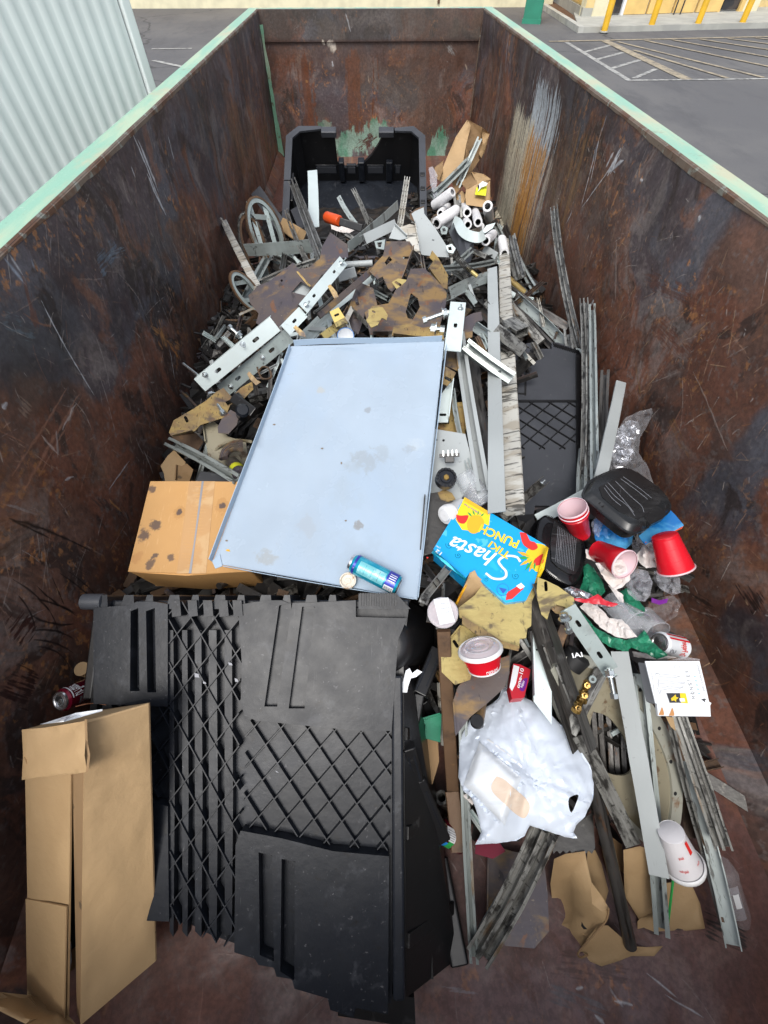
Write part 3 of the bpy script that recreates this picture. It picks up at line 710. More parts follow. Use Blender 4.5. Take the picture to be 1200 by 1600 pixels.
# bollards
boll = None
for i, (u, v, lb) in enumerate([(943, 52, 'yellow bollard nearest the cream pillar and green cabinet'), (1015, 48, 'yellow bollard in front of the left pair of doors'),
                               (1087, 46, 'yellow bollard in front of the right pair of doors'), (1156, 44, 'yellow bollard at the far right beside the last pillar')]):
    p = P(u, v, ZG) + V((0, 0, 0)); p.z = ZG + .02
    if boll is None:
        boll = thing('bollard', lb, 'bollard', p, 'yellow bollards along the kerb'); bparts = [part('post', lathe(p, p + V((0, 0, 1.15)), [(0, .085), (.94, .085), (.98, .06), (1, .01)], 20), m_boll, boll, True),
            part('base_collar', lathe(p, p + V((0, 0, .03)), [(0, .12), (.9, .12), (1, .086)], 20), m_conc, boll, True)]
    else:
        c = boll.copy(); COL.objects.link(c); c.location = p; c['label'] = lb
        for b in bparts:
            q = b.copy(); COL.objects.link(q); q.parent = c
# green cabinet
gA, gB = P(816, 37, ZG), P(843, 38, ZG); gd = (gB - gA).normalized(); gn = V((gd.y, -gd.x, 0)); gw = (gB - gA).length
gc = thing('green_cabinet', 'tall green utility cabinet with pale lettering standing by the kerb', 'cabinet', gA)
part('body', vbox(gA, gB, ZG, ZG + 1.9, gw * .9, gn), m_gbox, gc, bevel=.02)
part('plinth', vbox(gA + gn*.02 - gd*.02, gB + gn*.02 + gd*.02, ZG, ZG + .1, gw*.9 + .04, gn), m_gbox, gc)
gf = Frame(gA + gn*.002, gd, V((0, 0, 1)))
part('lettering', text_on(gf, 'auto', (gw*.38, 1.03), (gw*.95, 1.06), .22, shear=.3, off=.01, lift=.004), m_wprint, gc)

# corrugated shed to the left
S = 5.0
e1 = V((-.342 * 1.108 * S, 1.108 * S, ZG)); ed = V((-.731, -1, 0)).normalized(); en = V((-ed.y, ed.x, 0))
if en.dot(C0 - e1) < 0: en = -en
shed = thing('corrugated_shed', 'white corrugated steel container wall standing left of the skip', 'container', e1)
ribs = []
pitch = .112; nR = 44; prof = []
for k in range(nR):
    for s_, o_ in ((0, 0), (.28, .001), (.42, .005), (.5, .007), (.78, .007), (.90, .003)): prof.append((.10 + (k + s_) * pitch, o_ * 1.25))
H = 3.4
vs = []; fs = []
for (s_, o_) in prof:
    q = e1 + ed * s_ + en * o_; vs += [V((q.x, q.y, ZG + .1)), V((q.x, q.y, ZG + H))]
for i in range(len(prof) - 1): fs.append((2*i, 2*i + 1, 2*i + 3, 2*i + 2))
part('corrugated_wall', (vs, fs), m_corr, shed, smooth=50)
part('corner_trim', vbox(e1 + en*.03, e1 + ed*.085 + en*.03, ZG, ZG + H, .09, en), m_corr, shed, bevel=.012)
LS = .1 + nR * pitch
part('end_wall', vbox(e1 - en*.06, e1 - en*2.4, ZG, ZG + H, .05, -ed), m_corr, shed)
part('roof', vbox(e1, e1 + ed*LS, ZG + H, ZG + H + .06, 2.4, en), m_corr, shed)
part('back_wall', vbox(e1 - en*2.35, e1 + ed*LS - en*2.35, ZG, ZG + H, .05, en), m_corr, shed)

# ------------------------------------------------------------------ the container
def wl(u, v, side):
    """pixel to wall metres (a, b)"""
    d = ray(u, v)
    if side == 'L': t = (XL - C0.x) / d.x; q = C0 + d*t; return (q.y, q.z)
    if side == 'R': t = (XR - C0.x) / d.x; q = C0 + d*t; return (q.y, q.z)
    if side == 'F': t = (YF - C0.y) / d.y; q = C0 + d*t; return (q.x, q.z)
    q = P(u, v, 0); return (q.x, q.y)
WS = (.55, .56, .58); BS = (.28, .32, .38); OS = (.42, .20, .07); KS = (.008, .006, .006); RS = (.24, .12, .08)
RSW = .0013
def pxs(side, u, v): return wl(u, v, side)
# left wall
cvL = Canvas(YN, YF, 0, ZR, RSW + .0005)
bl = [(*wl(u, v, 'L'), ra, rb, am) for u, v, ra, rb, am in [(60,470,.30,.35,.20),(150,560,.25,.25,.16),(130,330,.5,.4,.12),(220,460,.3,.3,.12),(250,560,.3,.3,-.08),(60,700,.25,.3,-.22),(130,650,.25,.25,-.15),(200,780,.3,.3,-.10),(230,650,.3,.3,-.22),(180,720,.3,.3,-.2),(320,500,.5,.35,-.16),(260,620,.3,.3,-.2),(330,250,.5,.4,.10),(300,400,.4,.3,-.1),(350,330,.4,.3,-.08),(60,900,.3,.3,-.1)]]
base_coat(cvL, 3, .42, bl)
run_band(cvL, 3.3, 4.3, .25, 1.1, (.11, .115, .13), .6, .50, 4)
run_band(cvL, 4.1, 5.1, .0, .95, (.25, .12, .05), .75, .52, 8)
run_band(cvL, 4.5, 5.9, .0, .85, (.40, .32, .22), .6, .56, 12, 70)
run_band(cvL, 2.4, 3.6, .1, 1.0, (.16, .06, .03), .6, .54, 16, 40)
run_band(cvL, 5.0, 6.5, .0, .6, (.13, .12, .05), .75, .50, 21, 20)
run_band(cvL, 5.6, 6.5, .0, .5, (.15, .32, .20), .5, .60, 22, 20)
many_scratches(cvL, 420, 1, 2.2, 6.4, .05, 1.0, pi/2, .16, .04, .45, [(.36,.28,.21),(.30,.28,.28),(.24,.14,.08),(.45,.40,.34)])
many_scratches(cvL, 560, 2, -.3, 2.8, .05, 1.1, 1.0, .7, .02, .30, [(.38,.26,.20),(.46,.41,.38),(.26,.12,.07)], w=(.0008, .003))
many_scratches(cvL, 320, 3, -.3, 6, .05, 1.1, 0, 1.6, .01, .05, [(.45,.40,.36),(.35,.24,.16)], w=(.0008, .004))
many_scratches(cvL, 90, 33, .0, 2.0, .05, .9, 2.4, .35, .03, .3, [(.30,.18,.12),(.25,.2,.18)])
for k, (a, b, c, d, w, col, am) in enumerate([(205,203,262,337,.004,WS,.9),(215,218,250,300,.006,WS,.8),(230,270,262,337,.005,WS,.9),(243,163,248,172,.008,WS,.9),(205,260,212,278,.003,WS,.6),(263,212,278,255,.004,WS,.6),
    (65,468,148,618,.0022,WS,.9),(5,400,42,448,.004,BS,.8),(14,398,36,430,.003,WS,.5),(125,615,38,770,.004,RS,.8),(108,605,20,745,.003,RS,.7),(130,618,60,750,.002,RS,.7),
    (267,547,274,593,.002,WS,.8),(148,700,130,770,.002,RS,.6),(120,630,98,672,.004,(.4,.33,.3),.8),(65,680,95,712,.003,(.4,.33,.3),.7),(175,765,205,720,.002,WS,.7),(105,750,120,745,.003,WS,.6),(7,640,15,630,.006,WS,.7),
    (120,815,130,860,.002,RS,.5),(175,780,195,800,.003,OS,.8)]): cvL.scratch(wl(a, b, 'L'), wl(c, d, 'L'), w*1.5, tuple(min(1, x*1.25) for x in col), am, .3, 0, k)
for k, (a, b, c, d, w, col, am) in enumerate([(0,785,72,805,.018,(.30,.27,.26),.6),(95,720,88,670,.010,(.36,.3,.28),.7),(252,490,262,550,.05,OS,.8),(235,505,288,548,.035,OS,.7),(262,530,284,565,.02,(.55,.22,.05),.7),(150,425,190,380,.06,(.13,.17,.22),.8),(165,400,200,390,.03,(.2,.25,.3),.6),
    (45,385,55,422,.014,BS,.6),(330,85,352,150,.02,(.3,.3,.32),.5),(357,100,372,190,.02,(.36,.3,.24),.6),(358,130,375,250,.05,(.30,.13,.06),.8),(20,620,50,650,.04,(.24,.17,.13),.6),(0,500,60,520,.05,(.12,.16,.19),.6),(35,420,60,520,.03,(.16,.06,.03),.6)]): cvL.smear(wl(a, b, 'L'), wl(c, d, 'L'), w, col, am, k + 3)
KK = (.012, .007, .007)
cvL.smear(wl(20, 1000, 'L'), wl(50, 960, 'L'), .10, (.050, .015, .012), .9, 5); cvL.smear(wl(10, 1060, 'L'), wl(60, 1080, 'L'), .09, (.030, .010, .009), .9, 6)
for k, (a, b, c, d, w, bd) in enumerate([(15,810,135,855,.006,.01),(20,812,85,842,.004,.0),(120,845,150,862,.003,.0),(98,895,165,960,.004,.015),(112,892,160,940,.003,.01),(60,915,125,958,.004,-.01),(52,935,125,962,.003,.01),(50,960,120,975,.004,-.012),(20,905,80,955,.003,.01),(55,985,118,998,.003,.012),(55,1000,118,1022,.003,.012),(60,1010,110,1045,.003,.02),(30,930,60,985,.004,.01),(70,940,95,990,.003,.01),(85,900,105,945,.003,.0)]):
    cvL.scratch(wl(a, b, 'L'), wl(c, d, 'L'), w, KK, .95, .1, bd, k * 3.1)
# right wall
cvR = Canvas(YN, YF, 0, ZR, RSW + .0005)
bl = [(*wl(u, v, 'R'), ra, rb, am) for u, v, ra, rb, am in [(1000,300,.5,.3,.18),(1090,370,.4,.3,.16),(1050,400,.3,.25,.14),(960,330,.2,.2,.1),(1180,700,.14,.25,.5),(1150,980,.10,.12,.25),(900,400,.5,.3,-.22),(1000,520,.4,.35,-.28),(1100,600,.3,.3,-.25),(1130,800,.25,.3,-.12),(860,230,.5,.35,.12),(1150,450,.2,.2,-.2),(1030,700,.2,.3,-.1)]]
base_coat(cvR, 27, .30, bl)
yb0, yb1 = sorted((wl(870, 120, 'R')[0], wl(800, 60, 'R')[0])); yb0 = wl(866, 150, 'R')[0]; yb1 = wl(812, 110, 'R')[0]; dw = yb1 - yb0
run_band(cvR, yb1 - .1, 6.5, .05, 1.05, (.17, .09, .05), .7, .50, 2, 50)
run_band(cvR, yb1 + .1, yb1 + 1.0, .1, 1.1, (.33, .36, .38), .6, .58, 5, 60)
run_band(cvR, yb0 - .9, yb0 + .1, .05, .9, (.15, .10, .08), .6, .52, 9, 45)
yb0 -= .25
dw = yb1 - yb0
run_band(cvR, yb0 - .10, yb0 + dw*.70, .35, 1.12, (.52, .58, .62), .95, .37, 31, 60, 1.6)
run_band(cvR, yb0 + dw*.30, yb1 + .10, -.1, .90, (.62, .57, .43), .95, .36, 35, 60, 1.2)
run_band(cvR, yb0 + dw*.02, yb0 + dw*.62, -.1, .86, (.52, .25, .06), .95, .38, 39, 70, 1.1)
run_band(cvR, yb0 - .16, yb0 + .35, .0, .85, (.40, .33, .26), .85, .47, 43, 80, 1.5)
run_band(cvR, yb0 + dw*.5, yb1 + .2, -.1, .6, (.34, .31, .24), .8, .50, 47, 80, 1.5)
run_band(cvR, 2.9, 3.3, .35, 1.1, (.22, .12, .05), .7, .50, 51, 60)
many_scratches(cvR, 380, 11, 2.6, 6.4, .05, 1.1, pi/2, .14, .04, .45, [(.36,.27,.20),(.30,.29,.29),(.26,.15,.08),(.45,.40,.34)])
many_scratches(cvR, 700, 12, -.2, 3.4, .03, 1.0, 1.9, .75, .02, .22, [(.40,.24,.16),(.50,.43,.38),(.28,.12,.06),(.50,.32,.18)], w=(.0008, .003))
many_scratches(cvR, 420, 13, -.2, 6, .05, 1.1, 0, 1.6, .01, .05, [(.50,.45,.42),(.40,.26,.16)], w=(.0008, .004))
for k, (a, b, c, d, w, col, am) in enumerate([(975,228,905,325,.002,WS,.8),(970,232,945,275,.005,WS,.9),(968,240,950,272,.004,WS,.9),(964,246,946,270,.005,WS,.8),(974,250,950,268,.004,WS,.8),(958,238,944,262,.004,WS,.8),
    (948,180,922,260,.004,BS,.8),(940,200,918,290,.003,WS,.7),(930,230,905,320,.0025,WS,.8),(795,50,787,115,.006,BS,.8),(872,480,1010,640,.0012,RS,.4),(1080,580,1135,705,.0018,(.3,.25,.22),.6),(1070,620,1030,700,.0018,RS,.6),
    (925,470,918,480,.006,WS,.6),(960,370,958,470,.003,(.3,.25,.22),.5),(890,330,880,350,.003,WS,.5),(1000,280,1004,284,.004,WS,.7),(1090,340,1094,344,.005,WS,.7),(800,200,790,240,.002,WS,.6)]): cvR.scratch(wl(a, b, 'R'), wl(c, d, 'R'), w*1.8, tuple(min(1, x*1.3) for x in col), am, .25, 0, k)
for k, (a, b, c, d, w, col, am) in enumerate([(960,270,948,262,.02,(.5,.52,.56),.9),(970,250,955,265,.012,(.5,.52,.56),.8),(948,170,925,260,.035,(.20,.09,.03),.8),(990,560,1002,660,.014,(.26,.14,.04),.8),(1075,980,1110,1010,.05,(.20,.09,.04),.7),(1020,500,1080,560,.08,(.16,.055,.03),.7),(1040,650,1080,720,.05,(.22,.10,.03),.6),
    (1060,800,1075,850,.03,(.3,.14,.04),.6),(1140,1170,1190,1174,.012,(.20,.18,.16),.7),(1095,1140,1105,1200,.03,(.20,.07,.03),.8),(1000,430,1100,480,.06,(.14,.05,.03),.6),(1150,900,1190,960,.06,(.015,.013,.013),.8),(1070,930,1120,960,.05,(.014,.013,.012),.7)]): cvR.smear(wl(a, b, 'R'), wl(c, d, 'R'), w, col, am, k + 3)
# far wall
cvF = Canvas(XL, XR, 0, ZR, .0024)
base_coat(cvF, 61, .1, [(0, .9, .8, .2, -.1)])
cvF.mix(sst(cvF.B, .45, 1.1)*.40, (.10, .092, .080))
cvF.mix(sst(fbm(cvF.A*3, cvF.B*3, 5, 70), .5, .66)*.5, (.115, .088, .068))
for k, (a0, a1, c) in enumerate([(-.25, .0, (.15, .06, .03)), (-.95, -.45, (.14, .055, .03)), (.1, .2, (.14, .05, .02)), (.6, 1.1, (.10, .06, .045)), (-.6, -.5, (.16, .06, .03))]): run_band(cvF, a0, a1, .1, .95, c, .8, .46, 71 + k, 18, .8)
zs_ = wl(560, 65, 'F')[1]
cvF.mix(np.exp(-((cvF.B - zs_)/.018)**2)*.7, (.05, .02, .012)); cvF.mix(sst(zs_ - cvF.B + fbm(cvF.A*14, cvF.B*2, 4, 80)*.3, .0, .28)*(1 - sst(zs_ - cvF.B, .1, .35))*(cvF.B < zs_)*.35, (.13, .045, .02))
for (u, v, ru, rv, am) in ((545, 226, .28, .16, 1), (590, 212, .17, .15, 1), (684, 240, .13, .26, 1), (508, 196, .10, .06, .6), (610, 235, .15, .12, .9)):
    c = wl(u, v, 'F'); r = ((cvF.A - c[0])/ru)**2 + ((cvF.B - c[1])/rv)**2
    n = fbm(cvF.A*16, cvF.B*6, 5, 82, .7); m = sst(n + .42*np.clip(1.25 - r, -1, 1) - .3, .40, .52)*am
    g_ = sst(fbm(cvF.A*9, cvF.B*5, 4, 85), .35, .65)[..., None]
    m = m[..., None]*.9; cvF.c = cvF.c*(1 - m) + (np.array((.09, .27, .17), np.float32)*(1 - g_) + np.array((.26, .40, .32), np.float32)*g_)*m
cvF.smear(wl(556, 235, 'F'), wl(590, 210, 'F'), .10, (.085, .032, .02), .95, 4); cvF.smear(wl(560, 225, 'F'), wl(580, 222, 'F'), .08, (.085, .032, .02), .95, 9)
for k, (a, b, c, d, w, col, am) in enumerate([(503,62,508,70,.014,(.62,.55,.45),.9),(510,68,526,76,.030,(.66,.58,.48),1),(519,95,520,105,.008,WS,.8),(540,20,548,50,.006,WS,.5),(727,100,730,110,.006,(.5,.4,.3),.6),(478,125,480,130,.012,OS,.7),(575,118,577,130,.006,(.5,.4,.3),.6)]): cvF.scratch(wl(a, b, 'F'), wl(c, d, 'F'), w, col, am, .1, 0, k)
cvF.smear(wl(697, 68, 'F'), wl(714, 88, 'F'), .05, (.30, .30, .29), .6, 4)
many_scratches(cvF, 120, 15, XL, XR, .1, 1.1, pi/2, .5, .02, .12, [(.3,.22,.16),(.28,.26,.25)])
# floor
cvB = Canvas(XL, XR, YN, 2.6, .0018)
base_coat(cvB, 91, 0.0, ())
cvB.mix(np.full_like(cvB.A, .6), (.125, .048, .034))
cvB.c *= (1.0 + .6*fbm(cvB.A*6, cvB.B*6, 5, 93))[..., None]
many_scratches(cvB, 260, 17, XL, XR, YN, 1.0, 2.5, .6, .02, .2, [(.35,.28,.26),(.3,.14,.1),(.2,.15,.14)])
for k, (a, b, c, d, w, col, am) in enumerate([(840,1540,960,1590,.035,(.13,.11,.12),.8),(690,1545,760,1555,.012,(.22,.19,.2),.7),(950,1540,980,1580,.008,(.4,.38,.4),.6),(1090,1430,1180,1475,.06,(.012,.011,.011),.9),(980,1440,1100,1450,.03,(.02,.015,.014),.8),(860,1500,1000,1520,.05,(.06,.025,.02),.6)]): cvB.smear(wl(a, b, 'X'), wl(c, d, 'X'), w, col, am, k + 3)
for k, (a, b, c, d, w) in enumerate([(1040,1555,1100,1590,.002),(960,1565,990,1572,.004),(1010,1520,1060,1560,.002),(930,1585,945,1600,.004),(900,1545,912,1543,.003)]): cvB.scratch(wl(a, b, 'X'), wl(c, d, 'X'), w, WS, .7, .3, 0, k)
m_wL = wallmat('rusted_left_wall', 1, 2, cvL, 3.3)
m_wR = wallmat('rusted_right_wall', 1, 2, cvR, 8.1)
m_wF = wallmat('rusted_far_wall', 0, 2, cvF, 14.7)
m_fl = wallmat('rusted_floor', 0, 1, cvB, 21.0)
skip = thing('roll_off_container', 'long open-top steel waste container with mint-green rails and rust-brown inside', 'container', (0, 0, 0))
def wallgrid(fn, na, nb, amp, seed):
    """dented sheet: fn(s, t) -> point, normal"""
    vs, fs = [], []
    for j in range(nb + 1):
        for i in range(na + 1):
            p, n = fn(i / na, j / nb)
            edge = min(1, min(i, na - i) / 3, j / 2, max(0, (nb - j) - nb * .10) / (nb * .1))
            d = MN.noise(p * 1.3 + V((seed, 0, 0))) * amp + MN.noise(p * 4 + V((seed, 9, 0))) * amp * .25
            vs.append(p - n * abs(d) * edge)
    for j in range(nb):
        for i in range(na):
            q = j * (na + 1) + i; fs.append((q, q + 1, q + na + 2, q + na + 1))
    return vs, fs
LY = YF - YN
part('side_wall', wallgrid(lambda s, t: (V((XL, YN + LY * s, (ZR - .002) * t)), V((1, 0, 0))), 120, 24, .03, 1), m_wL, skip, True, 'dark rusted left side wall with long scratches')
part('side_wall', wallgrid(lambda s, t: (V((XR, YN + LY * (1 - s), (ZR - .002) * t)), V((-1, 0, 0))), 120, 24, .03, 5), m_wR, skip, True, 'brown rusted right side wall with white and orange run-down streaks')
zs = wl(560, 65, 'F')[1]
part('end_wall', wallgrid(lambda s, t: (V((XL + (XR - XL) * s, YF, zs * t)), V((0, -1, 0))), 40, 20, .03, 9), m_wF, skip, True, 'rusted far end wall with patches of green paint')
part('end_wall_upper_plate', join(boxg(XL, XR, YF - .02, YF + .04, zs + .002, ZR - .002)), m_wF, skip)
part('end_wall', quad(V((XL, YN, 0)), V((XR, YN, 0)), V((XR, YN, ZR)), V((XL, YN, ZR))), m_wF, skip)
part('floor', wallgrid(lambda s, t: (V((XL + (XR - XL) * s, YN + LY * t, 0)), V((0, 0, 1))), 30, 90, .012, 13), m_fl, skip, True)
RW = .105
def railg(x0, x1, y0, y1): return boxg(x0, x1, y0, y1, ZR - .10, ZR)
part('top_rail', railg(XL - RW, XL - .003, YN - RW, YF + RW), m_rim, skip, bevel=.010)
part('top_rail', railg(XR + .003, XR + RW, YN - RW, YF + RW), m_rim, skip, bevel=.010)
part('top_rail', railg(XL - .001, XR + .001, YF + .043, YF + .10), m_rim, skip, bevel=.008)
part('top_rail', railg(XL + .006, XR - .006, YN - RW, YN - .004), m_rim, skip, bevel=.008)
def lipg(x, sgn, sd):
    vs, fs = [], []; n = 160
    for i in range(n + 1):
        y = YN + LY * i / n; k = MN.noise(V((sd, y * 3, 0))) * .004; w = -.004; dn = .019 + MN.noise(V((sd + 4, y * 1.2, 0))) * .014 + MN.noise(V((sd + 9, y * 7, 0))) * .006
        for dx, z in ((-.006 + MN.noise(V((sd, y * 5, 4))) * .006, ZR + .0006), (w, ZR + .0025 + k * .3), (.005, ZR - .006), (.005, ZR - dn), (-.001, ZR - dn - .004)): vs.append(V((x + sgn * dx, y, z)))
    for i in range(n):
        for j in range(4):
            a = i * 5 + j; f = (a, a + 1, a + 6, a + 5); fs.append(f if sgn < 0 else tuple(reversed(f)))
    return vs, fs
part('rail_lip', lipg(XL - .002, 1, 1), m_lip, skip, True)
part('rail_lip', lipg(XR + .002, -1, 7), m_lip, skip, True)
for s_, x_ in ((1, XL), (-1, XR)):
    g = []
    n = 24
    for i in range(n):
        z0 = 0.02 + (ZR - .12) * i / n; z1 = 0.02 + (ZR - .12) * (i + 1) / n
        wA = (.035 + .05 * (1 - z0 / ZR) ** 2 + MN.noise(V((3, z0 * 6, s_))) * .02) * (1 if s_ > 0 else .25)
        wB = (.035 + .05 * (1 - z1 / ZR) ** 2 + MN.noise(V((3, z1 * 6, s_))) * .02) * (1 if s_ > 0 else .25)
        g.append(([V((x_ + s_*.003, YF - wA - .01, z0)), V((x_ + s_*.003, YF - wB - .01, z1)), V((x_ + s_*(wB*.5 + .01), YF - .024, z1)), V((x_ + s_*(wA*.5 + .01), YF - .024, z0))], [(0, 1, 2, 3) if s_ < 0 else (3, 2, 1, 0)]))
    part('corner_weld', join(*g), m_weld if s_ > 0 else m_lip, skip)
# outside skin, posts and skids
part('outer_wall', boxg(XL - RW + .01, XL - RW + .02, YN - .1, YF + .1, .0, ZR - .1), m_rim, skip)
part('outer_wall', boxg(XR + RW - .02, XR + RW - .01, YN - .1, YF + .1, .0, ZR - .1), m_rim, skip)
part('outer_wall', boxg(XL - RW + .03, XR + RW - .03, YF + .07, YF + .08, .0, ZR - .1), m_rim, skip)
for k in range(9):
    y = YN + .3 + k * .85
    for x0 in (XL - RW - .03, XR + RW - .01): part('stake_post', boxg(x0, x0 + .04, y, y + .08, -.02, ZR - .11), m_rim, skip)
for x in (-.5, .6): part('skid_rail', boxg(x, x + .08, YN, YF, ZG + .001, -.056), m_lip, skip)
part('floor_pan', boxg(XL, XR, YN, YF, -.055, -.045), m_lip, skip)
# bottom edge angle where the right wall meets the floor
part('floor_angle', bar(V((XR - .03, YN + .05, .028)), V((XR - .03, YF - .05, .028)), [(-.035, -.03), (.03, .06), (.03, -.03)], up=V((0, 0, 1))), m_wR, skip)
part('floor_angle', bar(V((XL + .03, YN + .05, .028)), V((XL + .03, YF - .05, .028)), [(-.03, -.03), (-.03, .06), (.035, -.03)], up=V((0, 0, 1))), m_wL, skip)
# ------------------------------------------------------------------ loose filling of the heap (nobody could count it)
def filler():
    r = random.Random(11); gs = []; VS = []; FS = []
    def put(g):
        b = len(VS); VS.extend(g[0]); FS.extend(tuple(i + b for i in f) for f in g[1])
    n = 0
    while n < 2600:
        x = r.uniform(XL + .02, XR - .02); y = r.uniform(-.25, 5.2)
        z = hz(x, y)
        if z < .05: continue
        if y < .62 and x < .14: continue
        if y > 3.75 and x < .42: continue
        if y < .02: continue
        if y < .25 and x < .25: continue
        zz = max(.01, z - r.uniform(.045, .13)); c = V((x, y, zz)); n += 1
        an = r.uniform(0, pi); ti = r.gauss(0, .25); d = V((cos(an)*cos(ti), sin(an)*cos(ti), sin(ti)))
        L = r.uniform(.025, .11); k = r.random()
        a, b = c - d*L, c + d*L
        for q in (a, b):
            q.x = min(max(q.x, XL + .01), XR - .01); q.z = max(q.z, .006)
        if k < .35: put(bar(a, b, pL(r.uniform(.02, .05), r.uniform(.02, .04), .003), up=V((r.gauss(0, .4), r.gauss(0, .4), 1))))
        elif k < .6: put(bar(a, b, pU(r.uniform(.02, .045), .02, .003), up=V((r.gauss(0, .4), r.gauss(0, .4), 1))))
        elif k < .8: put(bar(a, b, pR(r.uniform(.012, .05), .003), up=V((r.gauss(0, .4), r.gauss(0, .4), 1))))
        else: put(bar(a, b, circ(r.uniform(.005, .014), 8)))
    return VS, FS
fo = solo('scrap_filling', None, None, filler(), m_deep, kind='stuff'); fo.data.materials.append(m_dark); fo.data.materials.append(m_rustbar); fo.data.materials.append(m_brown); fo.data.materials.append(m_dirty)
_r = random.Random(4); _k = 0
for i_, p_ in enumerate(fo.data.polygons):
    if i_ % 8 == 0: _k = _r.choice([0, 0, 0, 0, 0, 1, 1, 1, 2, 3, 4])
    p_.material_index = _k
fo['label'] = 'mass of small oily metal offcuts filling the gaps under the heap, coloured dark for shade'
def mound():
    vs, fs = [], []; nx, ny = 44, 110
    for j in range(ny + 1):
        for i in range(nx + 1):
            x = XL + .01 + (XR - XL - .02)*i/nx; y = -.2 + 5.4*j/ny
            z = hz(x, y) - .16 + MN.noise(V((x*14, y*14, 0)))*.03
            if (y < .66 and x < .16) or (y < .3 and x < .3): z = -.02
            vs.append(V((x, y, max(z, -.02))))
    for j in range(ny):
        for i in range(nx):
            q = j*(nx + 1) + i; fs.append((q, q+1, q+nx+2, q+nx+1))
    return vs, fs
mo = solo('gap_shade_layer', None, None, mound(), m_pit, kind='stuff'); mo['label'] = 'near-black debris layer, coloured for the shade beneath the loose scrap'  # hides the floor; shade below the scrap is painted as near-black colour

# ------------------------------------------------------------------ big black pallet bin lying on its side, base towards the camera
c_tl, c_tr = P(143, 940, .60), P(625, 940, .60)
c_br = PD(607, 1590, 1.02)
BF = plane3(c_tl, c_tr, c_br)   # x to the right, normal towards camera; y is up
if BF.y.dot(UPV) < 0: BF = Frame(BF.o, BF.x, n=BF.n)
bin1 = thing('pallet_bin', 'large black plastic pallet bin on its side with diamond-ribbed base in the foreground', 'plastic bin', (-.3, .1, .3))
def bpx(pts, off=0.0): return BF.px(pts, off)
NB = .0
def bp(name, pts, z0, z1, mat=m_blackp, holes=(), bevel=.004, parent=None):
    return part(name, BF.g(prism(bpx(pts), z0, z1, [bpx(h) for h in holes])), mat, parent or bin1, bevel=bevel)
face = bp('base_panel', [(146,955),(262,945),(300,938),(400,938),(560,944),(640,950),(620,1100),(622,1340),(612,1588),(540,1580),(462,1535),(400,1505),(362,1492),(318,1476),(262,1446),(150,1436)], -.060, -.034)
bp('corner_pad', [(372,945),(418,938),(440,938),(450,942),(480,942),(556,938),(556,964),(636,966),(622,1000),(612,1142),(560,1142),(400,1126),(382,1118),(376,1098),(378,1040)], -.034, .0, holes=[[(436,946),(457,942),(433,1104),(413,1104)], [(472,948),(492,948),(476,1107),(451,1107)]])
for pts in ([(436,946),(457,942),(433,1104),(413,1104)], [(472,948),(492,948),(476,1107),(451,1107)]): bp('slot_floor', pts, -.030, -.016, bevel=0)
bp('corner_pad', [(146,950),(196,946),(200,946),(214,940),(240,940),(262,944),(262,1104),(146,1100)], -.034, .0, holes=[[(204,955),(216,950),(218,1080),(203,1080)], [(228,955),(242,950),(244,1082),(230,1082)]])
bp('corner_pad', [(376,1298),(440,1310),(520,1330),(608,1338),(606,1585),(556,1575),(552,1590),(516,1578),(512,1560),(460,1545),(456,1530),(432,1526),(428,1512),(404,1508),(398,1498),(366,1488),(368,1320)], -.034, .0,
   holes=[[(404,1332),(425,1336),(428,1502),(406,1492)], [(440,1342),(461,1346),(460,1532),(438,1518)]])
bp('corner_pad', [(146,1250),(232,1252),(262,1260),(264,1440),(150,1436)], -.034, .0)
# ribs of the diamond lattice
def clipline(poly, a, b):
    ts = []
    for i in range(len(poly)):
        p, q = poly[i-1], poly[i]; r_ = (b[0]-a[0], b[1]-a[1]); s_ = (q[0]-p[0], q[1]-p[1]); den = r_[0]*s_[1] - r_[1]*s_[0]
        if abs(den) < 1e-12: continue
        t = ((p[0]-a[0])*s_[1] - (p[1]-a[1])*s_[0])/den; u = ((p[0]-a[0])*r_[1] - (p[1]-a[1])*r_[0])/den
        if 0 <= u <= 1: ts.append(t)
    ts.sort(); return [(ts[i], ts[i+1]) for i in range(0, len(ts) - 1, 2)]
def lattice(fr, poly, z0, z1, w, pitch, angs, off=0.0):
    gs = []
    xs = [p[0] for p in poly]; ys = [p[1] for p in poly]; cx, cy = (min(xs)+max(xs))/2, (min(ys)+max(ys))/2; Rr = max(max(xs)-min(xs), max(ys)-min(ys))
    for an in angs:
        d = (cos(an), sin(an)); n = (-d[1], d[0]); m = int(Rr/pitch) + 2
        for k in range(-m, m + 1):
            o = (cx + n[0]*(k*pitch + off), cy + n[1]*(k*pitch + off)); a = (o[0]-d[0]*Rr, o[1]-d[1]*Rr); b = (o[0]+d[0]*Rr, o[1]+d[1]*Rr)
            for t0, t1 in clipline(poly, a, b):
                if t1 - t0 < .004: continue
                p = V((a[0]+(b[0]-a[0])*t0, a[1]+(b[1]-a[1])*t0)); q = V((a[0]+(b[0]-a[0])*t1, a[1]+(b[1]-a[1])*t1))
                nn = V(n)*w/2; h = z1 + (.0004 if an == angs[0] else 0)
                vs = [V((*(p-nn), z0)), V((*(q-nn), z0)), V((*(q+nn), z0)), V((*(p+nn), z0)), V((*(p-nn*.5), h)), V((*(q-nn*.5), h)), V((*(q+nn*.5), h)), V((*(p+nn*.5), h))]
                gs.append(([fr.w(v) for v in vs], [(4,5,6,7),(0,1,5,4),(1,2,6,5),(2,3,7,6),(3,0,4,7)]))
    return join(*gs)
polyA = bpx([(380,1130),(400,1128),(560,1142),(612,1143),(608,1336),(520,1328),(440,1308),(376,1297)])
